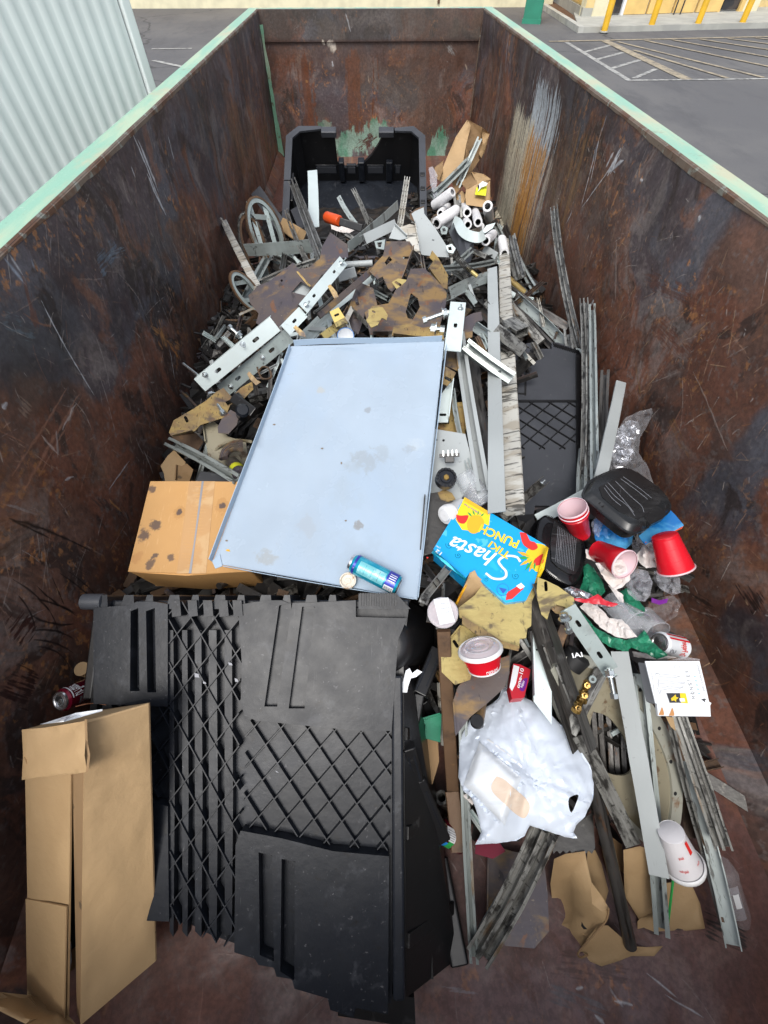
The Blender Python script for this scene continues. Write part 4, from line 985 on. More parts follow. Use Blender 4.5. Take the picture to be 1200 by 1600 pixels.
polyB = bpx([(262,940),(392,938),(378,1000),(372,1100),(374,1300),(366,1488),(318,1468),(264,1438)])
polyC = bpx([(150,1102),(262,1106),(262,1250),(150,1250)])
part('diamond_ribs', lattice(BF, polyA, -.036, -.018, .0055, .0545, (R(47), R(-53))), m_blackp, bin1)
part('diamond_ribs', lattice(BF, polyB, -.036, -.004, .0055, .0535, (R(52), R(-56))), m_blackp, bin1)
part('diamond_ribs', lattice(BF, polyC, -.036, -.012, .0055, .0520, (R(52), R(-56))), m_blackp, bin1)
for u0, u1 in ((262,270),(282,292),(302,314),(324,338),(349,362)):
    bp('vertical_rib', [(u0,985),(u1 - 2,985),(u1,1240),(u1 - 2,1470),(u0,1460)], -.034, -.010, bevel=.003)
for k, u in enumerate((268, 294, 318, 342, 364)):
    bp('edge_tooth', [(u, 938),(u + 14, 938),(u + 16, 962),(u + 2, 964)], -.040, .004, bevel=.004)
# teeth running over the top edge
for k in range(12):
    u = 150 + k * 36; a = BF.hit(u, 944); 
    if 555 < u + 20: break
    w_ = .040 if k % 2 else .030
    g = prism([(a[0], -.020), (a[0] + w_, -.020), (a[0] + w_ - .006, .018), (a[0] + .008, .018)], -.16, -.006)
    part('top_edge_rib', BF.g(g), m_blackp, bin1, bevel=.004)
# top surface going back, right side wall, lip
xa, xb = BF.hit(143, 942)[0], BF.hit(640, 942)[0]
part('top_wall', BF.g(boxg(xa, xb, -.018, .004, -.30, -.030)), m_blackp, bin1, bevel=.004)
gr = []
tl_, tr_ = BF.hit(560, 934), BF.hit(636, 936)
part('corner_block', BF.g(prism([(tl_[0], -.02), (tr_[0] + .01, -.02), (tr_[0] - .03, .022), (tl_[0], .022)], -.12, -.008)), m_blackp, bin1, bevel=.004)
for k in range(15):
    x = tl_[0] + .004 + k * (tr_[0] - tl_[0] - .03) / 15
    part('corner_rib', BF.g(boxg(x, x + .004, -.012, .0235, -.10, -.004)), m_blackp, bin1)
xr0, xr1 = BF.hit(612, 1200)[0], BF.hit(640, 1200)[0]; yt, ybm = BF.hit(630, 960)[1], BF.hit(610, 1585)[1]
side = [(xr0 + .030, 0), (xr0 + .14, -.45)]
def sidepan(x0, x1, z0, z1, y0, y1, th):
    vs = [V((x0, y0, z0)), V((x0, y1, z0)), V((x1, y1, z1)), V((x1, y0, z1)), V((x0 - th, y0, z0)), V((x0 - th, y1, z0)), V((x1 - th, y1, z1)), V((x1 - th, y0, z1))]
    return vs, [(0,1,2,3),(7,6,5,4),(0,4,5,1),(1,5,6,2),(2,6,7,3),(3,7,4,0)]
fe0, fe1 = BF.w((xr0 + .034, yt - .06, -.030)), BF.w((xr0 + .034, ybm + .01, -.030))
bk0, bk1 = PD(650, 1010, 1.45), P(716, 1497, .012)
SIDEW = (fe0, bk0, bk1, fe1)
def panel_flat(q, th, n=10):
    a, b, c, d = q; nrm = (b - a).cross(d - a).normalized()
    if nrm.dot(C0 - a) < 0: nrm = -nrm
    vs = [a, b, c, d, a - nrm*th, b - nrm*th, c - nrm*th, d - nrm*th]
    return vs, [(0,1,2,3),(7,6,5,4),(0,4,5,1),(1,5,6,2),(2,6,7,3),(3,7,4,0)]
part('side_wall', panel_flat(SIDEW, .015), m_blackp2, bin1)
nS = (bk0 - fe0).cross(fe1 - fe0).normalized(); nS = nS if nS.dot(C0 - fe0) > 0 else -nS
part('side_groove', bar(bk0.lerp(bk1, .18).lerp(fe0, .30) + nS*.002, bk1.lerp(fe1, .55) + nS*.002, pR(.006, .004)), m_core, bin1)
for f in (.30, .58, .86): part('side_post', bar(fe0.lerp(fe1, f) + nS*.004, bk0.lerp(bk1, f) + nS*.004, pR(.030, .010), up=nS), m_blackp2, bin1, bevel=.003)
part('side_rim', BF.g(boxg(xr0 + .001, xr0 + .030, ybm + .02, yt - .16, -.07, -.004)), m_blackp, bin1, bevel=.006)
part('side_rim', BF.g(boxg(xr0 + .012, xr0 + .046, ybm + .03, yt - .12, -.11, -.05)), m_blackp2, bin1, bevel=.008)
part('side_shoulder', BF.g(lathe(V((xr0 - .02, yt - .085, -.01)), V((xr0 + .03, yt - .08, -.32)), [(0, .045), (.04, .068), (.14, .082), (1, .12)], 32, True, True)), m_blackp2, bin1, True)
fl0, fl1 = BF.w((xa + .02, ybm + .10, -.03)), P(300, 1330, .01)
part('left_wall', panel_flat((BF.w((xa + .01, yt - .02, -.03)), fl0, fl1, PD(150, 1000, 1.5)), .015), m_blackp2, bin1)
part('rim_bar', bar(bk1 + V((.0, -.01, .02)), bk1 + V((-.03, .22, .02)), pR(.05, .04)), m_blackp2, bin1, bevel=.004)
foot = bp('bottom_lip', [(528,1570),(650,1590),(652,1640),(524,1620)], -.12, -.052, m_blackp2)
cap_ = PD(146, 940, depth_of(BF.w(BF.hit(146, 945))) + .02)
part('corner_lug', lathe(cap_ - BF.x*.028, cap_ + BF.x*.03, [(0, .018), (.02, .022), (.98, .022), (1, .018)], 14, True, True), m_greyp, bin1, 30)
part('corner_lug', BF.g(boxg(xa - .012, xa + .012, -.26, -.03, -.06, -.03)), m_blackp2, bin1, bevel=.004)
# scars of torn tape on the ribs
for k, (u, v, du, dv) in enumerate(((303,1052,6,7),(356,1035,5,5),(366,1060,4,6),(316,1065,4,4),(430,1205,3,3))):
    a, b = BF.hit(u, v), BF.hit(u + du, v + dv); part('scuff_mark', BF.g(prism([(a[0], a[1]), (b[0], a[1] - .002), (b[0] + .003, b[1]), (a[0] + .002, b[1] + .001)], -.0035, -.003)), m_gryprint, bin1)
# torn white label on the side
tq = PD(650, 1050, 1.20)
tf = face_cam(tq, .8)
tl2 = solo('torn_label', 'torn scrap of white label stuck to the side of the big black bin', 'label', tf.g(prism(tf.px([(634,1048),(640,1044),(644,1052),(652,1046),(660,1050),(650,1058),(642,1060),(638,1072),(636,1082),(626,1082),(626,1072),(630,1064)]), 0, .0015)), m_print)

# black latch pieces of another crate behind the bin
lt = thing('broken_crate_frame', 'black hinged crate frame with latches wedged beside the big bin', 'crate part', PD(668, 1150, 1.45))
for i, (u0, v0, d0, u1, v1, d1, w) in enumerate([(684,1015,1.34,655,1085,1.27,22),(655,1085,1.27,640,1160,1.22,18),(638,1165,1.17,655,1230,1.21,20),(650,1218,1.20,690,1312,1.24,28),(660,1095,1.40,700,1160,1.45,16)]):
    a, b = PD(u0, v0, d0), PD(u1, v1, d1); mm = px2m(w, a)
    fr_ = part('frame_bar', bar(a, b, pR(mm, .03)), m_blackp2, lt, bevel=.003)
    part('latch', bar(a.lerp(b, .2) + (C0-a).normalized()*.012, a.lerp(b, .8) + (C0-a).normalized()*.012, pU(mm*.55, .014, .003)), m_blackp, fr_)
    part('latch_rib', bar(a.lerp(b, .1) + (C0-a).normalized()*.014 - RGT*mm*.35, a.lerp(b, .9) + (C0-a).normalized()*.014 - RGT*mm*.35, pR(.006, .012)), m_blackp, fr_)

# ------------------------------------------------------------------ the matching bin at the far end, open side up
fl_, fr__ = P(448, 199, .63), P(664, 199, .63); nl_ = P(452, 350, .21)
FB = plane3(fl_, fr__, nl_)
w2 = (fr__ - fl_).length
l2 = (nl_ - fl_).dot(-FB.y)
bin2 = thing('pallet_bin', 'black plastic pallet bin lying open at the far end with its side cut low', 'plastic bin', fl_)
dpt = .50
cy_ = FB.y * -1
def fbx(x0, x1, y0, y1, z0, z1): return FB.g(boxg(x0, x1, -y1, -y0, -z1, -z0))
part('side_wall', FB.g(prism([(0, -.10), (0, -l2), (.035, -l2), (.035, -.10)], -dpt, -.004)), m_blackp2, bin2)
part('side_wall', FB.g(prism([(w2 - .035, -.10), (w2 - .035, -l2), (w2, -l2), (w2, -.10)], -dpt, -.004)), m_blackp2, bin2)
part('side_wall', FB.g(prism([(0, -.10), (.035, -.11), (.105, -.035), (.10, 0)], -dpt, -.004)), m_blackp2, bin2)
part('side_wall', FB.g(prism([(w2, -.10), (w2 - .035, -.11), (w2 - .105, -.035), (w2 - .10, 0)], -dpt, -.004)), m_blackp2, bin2)
# end wall with the curved access opening, drawn upright: local (x, depth)
EW = Frame(FB.w((0, -.03, 0)), FB.x, n=FB.y)      # y axis of EW points along -n or n
sg = 1 if EW.y.dot(FB.n) > 0 else -1
co = [(.10, 0), (.41, 0)] + [(.41, -.30), (.44, -.335), (.50, -.345), (.58, -.335), (.66, -.29), (.73, -.22), (.79, -.13), (.83, -.05), (.83, 0)] + [(w2 - .10, 0), (w2 - .10, -dpt), (.10, -dpt)]
part('end_wall', EW.g(prism([(x, y*sg) for x, y in co], 0, .03)), m_blackp2, bin2)
part('base_panel', fbx(.03, w2 - .03, .03, l2, dpt - .03, dpt), m_blackp, bin2)
for (x0, x1, m_) in ((.42, .47, m_blackp2), (.60, .66, m_blackp2), (.86, .92, m_blackp2)): part('inner_rib', fbx(x0, x1, .0, .07, .26, dpt - .05), m_blackp, bin2, bevel=.008)
for (x0, x1) in ((.20, .40), (.49, .58), (.68, .84), (.94, 1.0)):
    part('inner_recess', fbx(x0, x1, .012, .035, .31, .40), m_blackp, bin2, bevel=.004); part('inner_recess', fbx(x0 + .01, x1 - .01, .034, .040, .325, .385), m_greyp, bin2)
for y in (.42, .50, .58, .66): 
    for (x0, x1) in ((.15, .45), (.72, 1.05)): part('floor_groove', fbx(x0, x1, y, y + .010, dpt - .034, dpt - .031), m_core, bin2)
for i, pts in enumerate([[(0, -.10), (.10, 0), (.30, 0), (.30, -.03), (.118, -.055), (.056, -.123), (.056, -.55), (0, -.55)], [(w2, -.10), (w2 - .10, 0), (w2 - .26, -.02), (w2 - .26, -.05), (w2 - .118, -.055), (w2 - .056, -.123), (w2 - .056, -l2), (w2, -l2)], [(0, -.56), (.056, -.56), (.056, -l2), (0, -l2)]]):
    part('rim_edge', FB.g(prism(pts, -.004, .012)), m_greyp, bin2, bevel=.004)
for x in (.30, w2 - .40): part('rim_lug', FB.g(boxg(x, x + .13, -.075, -.012, -.03, .018)), m_greyp, bin2, bevel=.006)
for y in (.48, .62, .75): part('rim_clip', FB.g(boxg(w2 - .05, w2 - .012, -y - .035, -y, -.02, .020)), m_blackp2, bin2, bevel=.004)
part('rim_clip', FB.g(boxg(.05, .075, -.72, -.44, -.16, -.02)), m_blackp2, bin2, bevel=.006)

# ------------------------------------------------------------------ black ribbed panel lying right of centre
pa, pb, pc = P(806, 540, .36), P(904, 540, .36), P(812, 800, .26)
RP = plane3(pa, pb, pc)
rp = thing('flat_bin_lid', 'flat black plastic lid with a band of diamond ribs lying right of centre', 'plastic lid', pa)
ol = RP.px([(795,552),(800,540),(820,545),(822,537),(836,534),(838,545),(862,545),(862,535),(872,535),(905,548),(903,790),(885,800),(860,798),(858,790),(836,790),(834,803),(798,806),(792,700)])
part('panel', RP.g(prism(ol, -.03, 0, [RP.px([(828,547),(838,541),(845,545),(845,552),(836,556),(829,553)])])), m_greyp, rp, bevel=.003)
poly = RP.px([(803,628),(899,628),(898,702),(804,702)])
part('diamond_ribs', lattice(RP, poly, 0, .008, .005, .064, (R(44), R(-44))), m_blackp2, rp)
part('band_edge', RP.g(prism(RP.px([(803,626),(899,626),(899,629),(803,629)]), 0.0002, .006)), m_blackp2, rp)
for pts in ([(808,560),(811,560),(809,616),(806,616)], [(821,556),(824,556),(822,618),(819,618)], [(808,614),(822,615),(822,617),(808,616)], [(797,715),(812,715),(812,718),(797,718)], [(809,718),(812,718),(810,770),(807,770)]): part('groove_line', RP.g(prism(RP.px(pts), .0003, .003)), m_core, rp)
for k in range(16):
    u = 864 + k * 2.6; p0 = RP.hit(u, 538 + k*.8); part('edge_rib', RP.g(boxg(p0[0], p0[0] + .004, p0[1] - .022, p0[1] + .006, 0, .008)), m_blackp2, rp)
part('side_edge', RP.g(prism(RP.px([(899,556),(906,556),(906,796),(900,796)]), -.05, .012)), m_blackp2, rp, bevel=.003)
for pts in ([(838,796),(858,792),(858,803),(838,806)], [(798,806),(834,803),(836,824),(800,830)]): part('end_recess', RP.g(prism(RP.px(pts), -.03, .0006)), m_core, rp)

# ------------------------------------------------------------------ pale sheet-metal tray on the heap
ta, tb, tc_ = P(455, 537, .73), P(696, 532, .73), P(333, 880, .57)
TF = plane3(ta, tb, tc_)
tray = thing('sheet_metal_tray', 'large pale blue-grey sheet metal tray with turned-up edges on top of the heap', 'metal tray', TF.w((.3, -.5, -.002)))
body = TF.px([(455,541),(694,534),(652,937),(333,881)])
def tsp(u, v): return TF.w(TF.hit(u, v))
_tl = LOC[tray.name]
m_tray = spotmat('pale_blue_grey_sheet_metal', (.385, .465, .55), .24, _tl, [(tsp(570,716), .040, (.29,.32,.34), .55, .6), (tsp(600,706), .030, (.30,.34,.37), .45, .6), (tsp(555,728), .030, (.31,.36,.40), .4, .6), (tsp(540,770), .06, (.33,.40,.46), .35, .8),
    (tsp(560,820), .018, (.22,.20,.17), .7, .5), (tsp(480,822), .03, (.34,.38,.42), .5, .6), (tsp(650,692), .03, (.46,.52,.56), .5, .7), (tsp(560,860), .08, (.33,.40,.47), .4, .9), (tsp(420,870), .03, (.30,.27,.2), .4, .6), (tsp(640,700), .02, (.26,.28,.30), .4, .6), (tsp(500,610), .015, (.42,.40,.34), .5, .6), (tsp(575,640), .012, (.22,.22,.22), .5, .5)],
    60, [(2.2, .45, .7, (.34,.44,.56), .6, (1, .5, 1)), (40, .70, .76, (.25,.24,.2), .5, ONE)])
def warp(g, fr):
    out = []
    for p in g[0]:
        l = fr.l(p); l.z += .010 * sin(l.x * 4.2 + .3) * sin(l.y * 2.9 + .2) + .004*sin(l.x*11 + l.y*3); out.append(fr.w(l))
    return out, g[1]
xs = [p[0] for p in body]; ys = [p[1] for p in body]
inn = [(x, y) for x in [min(xs) + (max(xs)-min(xs))*i/26 for i in range(27)] for y in [min(ys) + (max(ys)-min(ys))*j/40 for j in range(41)] if inpoly(x, y, body)]
vs_, fs_ = tri_poly(body, (), inn)
part('sheet', warp(([TF.w((p[0], p[1], .0)) for p in vs_] + [TF.w((p[0], p[1], -.002)) for p in vs_], [tuple(f) for f in fs_] + [tuple(i + len(vs_) for i in reversed(f)) for f in fs_]), TF), m_tray, tray, True)
def flange(a, b, h, outw, seg=24, z=.0005, th=.002):
    a = V((*a, 0)); b = V((*b, 0)); d = (b - a).normalized(); n = V((-d.y, d.x, 0)) * (1 if outw else -1)
    gs = []; vs, fs = [], []
    for i in range(seg + 1):
        p = a.lerp(b, i / seg)
        for q in (V((p.x, p.y, z)), V((p.x + n.x*.002, p.y + n.y*.002, h)), V((p.x + n.x*(.002+th), p.y + n.y*(.002+th), h)), V((p.x + n.x*th, p.y + n.y*th, z))): vs.append(q)
    for i in range(seg):
        for j in range(4): q = i*4 + j; r_ = i*4 + (j+1) % 4; fs.append((q, r_, r_ + 4, q + 4))
    fs += [(0, 3, 2, 1), (seg*4, seg*4+1, seg*4+2, seg*4+3)]
    return vs, fs
def fl(a, b, h, o=True): return warp(TF.g(flange(TF.hit(*a), TF.hit(*b), h, o)), TF)
part('edge_flange', fl((696, 544), (651, 936), .022), m_tray0, tray)
part('edge_flange', fl((333, 879), (455, 545), .022), m_tray0, tray)
part('edge_flange', fl((460, 541), (690, 534), .026), m_tray0, tray)
part('edge_flange', fl((646, 936), (352, 886), .012), m_tray0, tray)
part('corner_tab', warp(TF.g(prism(TF.px([(333,878),(345,868),(349,886),(338,890)]), .001, .003)), TF), m_tray0, tray)
m_smudge = M('dried_mud_smudge', (.30, .31, .31), .6, 0, [(30, .45, .6, (.36, .38, .40), .8, ONE)])
m_speck = M('rusty_speck', (.20, .15, .10), .6, 0, [])
rs = random.Random(3)
def blot(fr, u, v, ru, rv, mat, parent, seed, z=.0006, n=18, rough=.45):
    rr = random.Random(seed); ph = rr.random()*6
    pts = [(u + ru*cos(2*pi*i/n)*(1 + rough*MN.noise(V((cos(2*pi*i/n)*1.6 + seed, sin(2*pi*i/n)*1.6, ph)))*1.6), v + rv*sin(2*pi*i/n)*(1 + rough*MN.noise(V((cos(2*pi*i/n)*1.6 + seed, sin(2*pi*i/n)*1.6, ph + 3)))*1.6)) for i in range(n)]
    return part('stain', warp(fr.g(prism(fr.px(pts), z, z + .0003)), fr) if fr is TF else fr.g(prism(fr.px(pts), z, z + .0003)), mat, parent)
for i, (u, v, ru, rv, mm_) in enumerate([(503,699,2,1.2,m_speck),(540,812,2,1.3,m_speck),(357,861,3,2,m_yeld),(355,846,2,1.2,m_speck),(533,722,1.4,1.6,m_speck),(428,662,2,1,m_speck),(668,871,1.5,1.2,m_rprint)]): blot(TF, u, v, ru, rv, mm_, tray, i + 1)

# ------------------------------------------------------------------ orange cardboard box under the tray
oa, ob_, oc = P(236, 752, .54), P(392, 752, .54), P(200, 892, .47)
OB = plane3(oa, ob_, oc)
box1 = thing('cardboard_box', 'closed orange cardboard box with oil stains, half under the pale metal tray', 'box', OB.w((.15, -.15, -.16)))
def boxface(corners, drop, fr, name, mat, parent, th=.004):
    return part(name, fr.g(prism(corners, -drop, -drop + th)), mat, parent)
top = OB.px([(236,752),(392,753),(392,892),(290,899),(200,893)])
part('carton', OB.g(prism(top, -.185, -.0045)), m_cardor, box1, bevel=.006)
def osp(u, v): return OB.w(OB.hit(u, v))
_ol = LOC[box1.name]; OK_ = (.075, .055, .055)
m_cardtop = spotmat('orange_cardboard_flaps', (.57, .32, .12), .62, _ol, [(osp(281,801), .022, (.46,.24,.08), .7, .3), (osp(348,791), .024, (.46,.24,.08), .7, .3), (osp(280,801), .010, OK_, .9, .5), (osp(348,791), .011, OK_, .9, .5), (osp(243,822), .020, OK_, .85, .7), (osp(226,836), .024, OK_, .85, .8),
    (osp(243,868), .012, OK_, .85, .5), (osp(266,871), .014, OK_, .8, .6), (osp(234,881), .016, OK_, .8, .6), (osp(318,853), .009, (.4,.08,.03), .8, .5), (osp(238,764), .014, OK_, .8, .6), (osp(300,880), .02, (.45,.22,.08), .5, .8), (osp(212,870), .02, (.45,.22,.08), .6, .8)],
    70, [(3, .45, .65, (.56,.30,.10), .6, ONE), (60, .66, .74, (.25,.12,.05), .6, (4, 1, 1)), (24, .58, .70, (.68,.42,.2), .45, (6, 1, 1))])
Lf = OB.px([(235,752),(315,752),(297,896),(200,893)]); Rf = OB.px([(317.5,752),(393,753),(393,893),(300,897)])
part('flap', OB.g(prism(Lf, -.004, 0)), m_cardtop, box1, bevel=.0015); part('flap', OB.g(prism(Rf, -.0042, -.0004)), m_cardtop, box1, bevel=.0015)
m_tape = M('old_packing_tape', (.58, .34, .15), .22, 0, [(8, .5, .6, (.62, .42, .22), .7, ONE)], bs=.03)
part('tape', OB.g(prism(OB.px([(296,752),(336,752),(322,896),(276,896)]), .0002, .0006)), m_tape, box1)
part('tape', OB.g(prism([(p[0], p[1]) for p in OB.px([(315.4,752),(318.6,752),(305,850),(299,896),(295,896),(303,848)])], .0006, .0012)), m_gryprint, box1)
for k in range(26):
    v = 760 + k*5; u = 297 - (k*.75); part('tape_mark', OB.g(prism(OB.px([(u + rs.uniform(0, 18), v), (u + rs.uniform(22, 32), v + .4), (u + rs.uniform(22, 32), v + 1.2), (u + rs.uniform(0, 18), v + 1)]), .0007, .0009)), m_cardtop, box1)

# ------------------------------------------------------------------ tall brown cardboard box leaning at the left
def PP(u, v, d): return PD(u, v, d*.90)
A0, A1 = PP(38, 1141, 1.14), PP(46, 1568, 1.20)
B0, B1 = PP(132, 1128, 1.05), PP(126, 1602, 1.09)
Cc0, Cc1 = PP(232, 1099, 1.15), PP(243, 1502, 1.20)
D0_ = A0 + (Cc0 - B0); D1_ = A1 + (Cc1 - B1)
box2 = thing('cardboard_box', 'tall brown cardboard box standing on end in the near left corner', 'box', (B1 + A1 + Cc1) / 3)
def panel4(q, th=.004, dent=0.0, seed=0, n=22, m_=26):
    a, b, c, d = q; nrm = (b - a).cross(d - a).normalized()
    if nrm.dot(C0 - a) < 0: nrm = -nrm
    vs, fs = [], []
    for s_ in (0, 1):
        for j in range(m_ + 1):
            for i in range(n + 1):
                p = a.lerp(b, i/n).lerp(d.lerp(c, i/n), j/m_); e = min(i, n - i, j, m_ - j); e = min(1, e/3)
                k = MN.noise(p*9 + V((seed, 0, 0)))*dent*e + MN.noise(p*30 + V((seed, 5, 0)))*dent*.35*e
                vs.append(p + nrm*(k - s_*th))
    N = (n+1)*(m_+1)
    for j in range(m_):
        for i in range(n):
            q0 = j*(n+1)+i; fs.append((q0, q0+1, q0+n+2, q0+n+1)); fs.append((N+q0, N+q0+n+1, N+q0+n+2, N+q0+1))
    bd = [i for i in range(n+1)] + [(j*(n+1)+n) for j in range(1, m_+1)] + [m_*(n+1)+i for i in range(n-1, -1, -1)] + [j*(n+1) for j in range(m_-1, 0, -1)]
    for k in range(len(bd)): a_, b_ = bd[k], bd[(k+1) % len(bd)]; fs.append((a_, N+a_, N+b_, b_))
    return vs, fs
part('side_panel', panel4((B0, Cc0, Cc1, B1), .004, .006, 3), m_card, box2, True)
L0 = A0.lerp(B0, .80); L1 = A1.lerp(B1, .76)
part('front_panel', panel4((A0, L0, L1, A1), .004, .003, 8), m_card, box2, True)
nF = (B0 - A0).cross(A1 - A0).normalized(); nF = nF if nF.dot(C0 - A0) > 0 else -nF
part('front_panel', panel4((A0.lerp(B0, .78) - nF*.003, B0 - nF*.001, B1 - nF*.001, A1.lerp(B1, .80) - nF*.016), .004, .003, 5), m_cardin, box2, True)
Ls = A0.lerp(A1, .62)
part('front_flap', panel4((A0.lerp(A1, .60) + nF*.004, L0.lerp(L1, .60) + nF*.006, L1 + nF*.008 + (L0-L1)*.0, A1 + nF*.005), .003, .002, 12), m_card, box2, True)
part('end_panel', panel4((A0, B0, Cc0, D0_), .004, .004, 6), m_card, box2, True)
part('back_panel', panel4((D0_, Cc0, Cc1, D1_), .004, 0, 6, 2, 2), m_cardin, box2)
part('back_panel', panel4((A0, D0_, D1_, A1), .004, 0, 6, 2, 2), m_cardin, box2)
def sheet_px(pts, dep, th, seed, amp=.003, mat=None, n=10):
    """bent sheet through pixel outline with depth given at each outline point"""
    out = [(u, v) for u, v in pts]
    xs = [p[0] for p in out]; ys = [p[1] for p in out]; inn = []
    stp = max(max(xs)-min(xs), max(ys)-min(ys)) / n
    u = min(xs)
    while u < max(xs):
        v = min(ys)
        while v < max(ys):
            if inpoly(u, v, out): inn.append((u + rnd.uniform(-.2, .2)*stp, v + rnd.uniform(-.2, .2)*stp))
            v += stp
        u += stp
    vs, fs = tri_poly(out, (), [q for q in inn if inpoly(q[0], q[1], out)])
    def dp(u, v):
        s = w = 0
        for (a, b), d in zip(pts, dep): k = 1/((a-u)**2 + (b-v)**2 + .5)**1.5; s += k*d; w += k
        return s/w
    top = []
    for p in vs:
        d = dp(p[0], p[1]) + MN.noise(V((p[0]*.03 + seed, p[1]*.03, 0)))*amp
        top.append(PD(p[0], p[1], d))
    bot = [p + (p - C0).normalized()*th for p in top]; N = len(vs)
    faces = [tuple(f) for f in fs] + [tuple(i + N for i in reversed(f)) for f in fs]
    from collections import Counter
    ed = {}
    for f in fs:
        for i in range(len(f)): e = (f[i], f[(i+1) % len(f)]); ed[e] = 1
    for (a, b) in list(ed):
        if (b, a) not in ed: faces.append((a, a + N, b + N, b))
    # orient towards camera
    if fs:
        a, b, c = [top[i] for i in fs[0][:3]]
        if (b-a).cross(c-a).dot(C0 - a) < 0: faces = [tuple(reversed(f)) for f in faces]
    return top + bot, faces
def sheet_b(pts, dep, *a, **k_): return sheet_px(pts, [d*.90 for d in dep], *a, **k_)
part('top_flap', sheet_b([(34,1140),(70,1137),(100,1132),(136,1126),(134,1150),(132,1180),(136,1206),(120,1209),(90,1212),(60,1214),(34,1219),(36,1180)], [1.125,1.10,1.075,1.035,1.025,1.02,1.02,1.03,1.05,1.08,1.11,1.115], .005, 2), m_card, box2, 60)
part('fold_edge', sheet_b([(132,1124),(136,1124),(137,1160),(141,1180),(138,1205),(134,1207),(137,1180),(133,1155)], [1.03,1.03,1.02,1.01,1.01,1.01,1.01,1.02], .003, 2), m_cardin, box2)
part('shipping_label', sheet_b([(62,1132),(118,1114),(160,1108),(160,1111),(100,1128)], [1.10,1.10,1.10,1.095,1.07], .0006, 2, 0), m_print, box2)
part('label_print', sheet_b([(88,1125),(112,1118),(120,1118),(98,1126)], [1.075,1.08,1.08,1.07], .0003, 2, 0), m_gryprint, box2)
part('bottom_flap', sheet_b([(-30,1545),(0,1550),(46,1555),(80,1565),(110,1590),(122,1604),(90,1606),(40,1600),(0,1580),(-30,1565)], [1.14,1.15,1.17,1.16,1.11,1.09,1.06,1.06,1.07,1.10], .005, 9, .006), m_card, box2, 60)
part('plastic_liner', sheet_b([(107,1480),(111,1470),(112,1500),(108,1525),(104,1520)], [1.15]*5, .002, 4), m_print, box2)
# ------------------------------------------------------------------ loose metal on the heap, piece by piece
def pt(t):
    u, v, dz = t; return G(u, v, dz)
def prof_of(kind, w, h, t):
    return {'C': lambda: pC(w, h, t), 'U': lambda: pU(w, h, t), 'L': lambda: pL(w, h, t), 'F': lambda: pR(w, max(t, .003)), 'B': lambda: pR(w, h), 'W': lambda: pW(w, h, t), 'T': lambda: circ(w/2, 14)}[kind]()
def scrap(name, label, kind, a, b, wpx, mat, hr=.8, roll=0.0, t=.003, group=None, cat=None, taper=None):
    A, B = pt(a), pt(b); w = px2m(wpx, (A + B)/2)
    if kind in 'CU': hr *= 1.4
    g = bar(A, B, prof_of(kind, w, w*hr, t), roll=roll)
    if kind == 'T':
        pr = circ(w/2, 14); g = bar(A, B, pr, ring=circ(w/2*.72, 14))
    if mat is None: mat = m_dirty
    if mat is m_dirty: mat = m_dirtyf
    elif mat is m_dark: mat = m_darkf
    elif mat is m_galvd: mat = m_galvdf
    # slight sag and twist of real scrap: subdivide along the length
    ax_ = (B - A).normalized(); up_ = (C0 - (A + B)/2); up_ = (up_ - ax_*up_.dot(ax_)).normalized(); sx_ = ax_.cross(up_).normalized(); L_ = (B - A).length
    if kind != 'T' and L_ > .12:
        pr_ = prof_of(kind, w, w*hr, t); ns = 8; gv, gf = [], []; n_ = len(pr_); rr = random.Random(len(LOC)*7 + 1)
        q_ = .25 if mat in (m_greypaint, m_whitegrime) else 1; sag = rr.gauss(0, .008)*L_*q_; sw = rr.gauss(0, .009)*L_*q_; tw = rr.gauss(0, .08)*q_; ph = rr.uniform(.3, .7)
        base_r = R(roll)
        for j in range(ns + 1):
            f = j/ns; k_ = 4*f*(1-f) if True else 0; kink = max(0, f - ph)*sw*1.5
            c_ = A.lerp(B, f) + up_*(sag*k_) + sx_*(sw*k_ + kink*0); m_ = Matrix.Rotation(base_r + tw*(f - .5), 3, ax_); uu = m_ @ up_; ss_ = m_ @ sx_
            dn = 1 + MN.noise(V((f*9, len(LOC), 0)))*.06
            for p in pr_: gv.append(c_ + ss_*(p[0]*dn) + uu*p[1])
        for j in range(ns):
            for i in range(n_): k2 = (i+1) % n_; gf.append((j*n_+i, (j+1)*n_+i, (j+1)*n_+k2, j*n_+k2))
        gf = [tuple(range(n_)), tuple(reversed(range(ns*n_, (ns+1)*n_)))] + gf
        g = (gv, gf)
    def finish(o):
        me = o.data; ul = me.uv_layers.new(name='run'); c0 = LOC[o.name]
        for lp in me.loops:
            q = me.vertices[lp.vertex_index].co + c0 - A; ul.data[lp.index].uv = (q.dot(ax_), q.dot(sx_) + q.dot(up_)*1.7)
        return o
    return finish(solo(name, label, cat or {'C': 'steel channel', 'U': 'steel channel', 'L': 'angle iron', 'F': 'metal strip', 'B': 'metal bar', 'W': 'steel rail', 'T': 'pipe'}[kind], g, mat, group, smooth=(35 if kind == 'T' else False)))
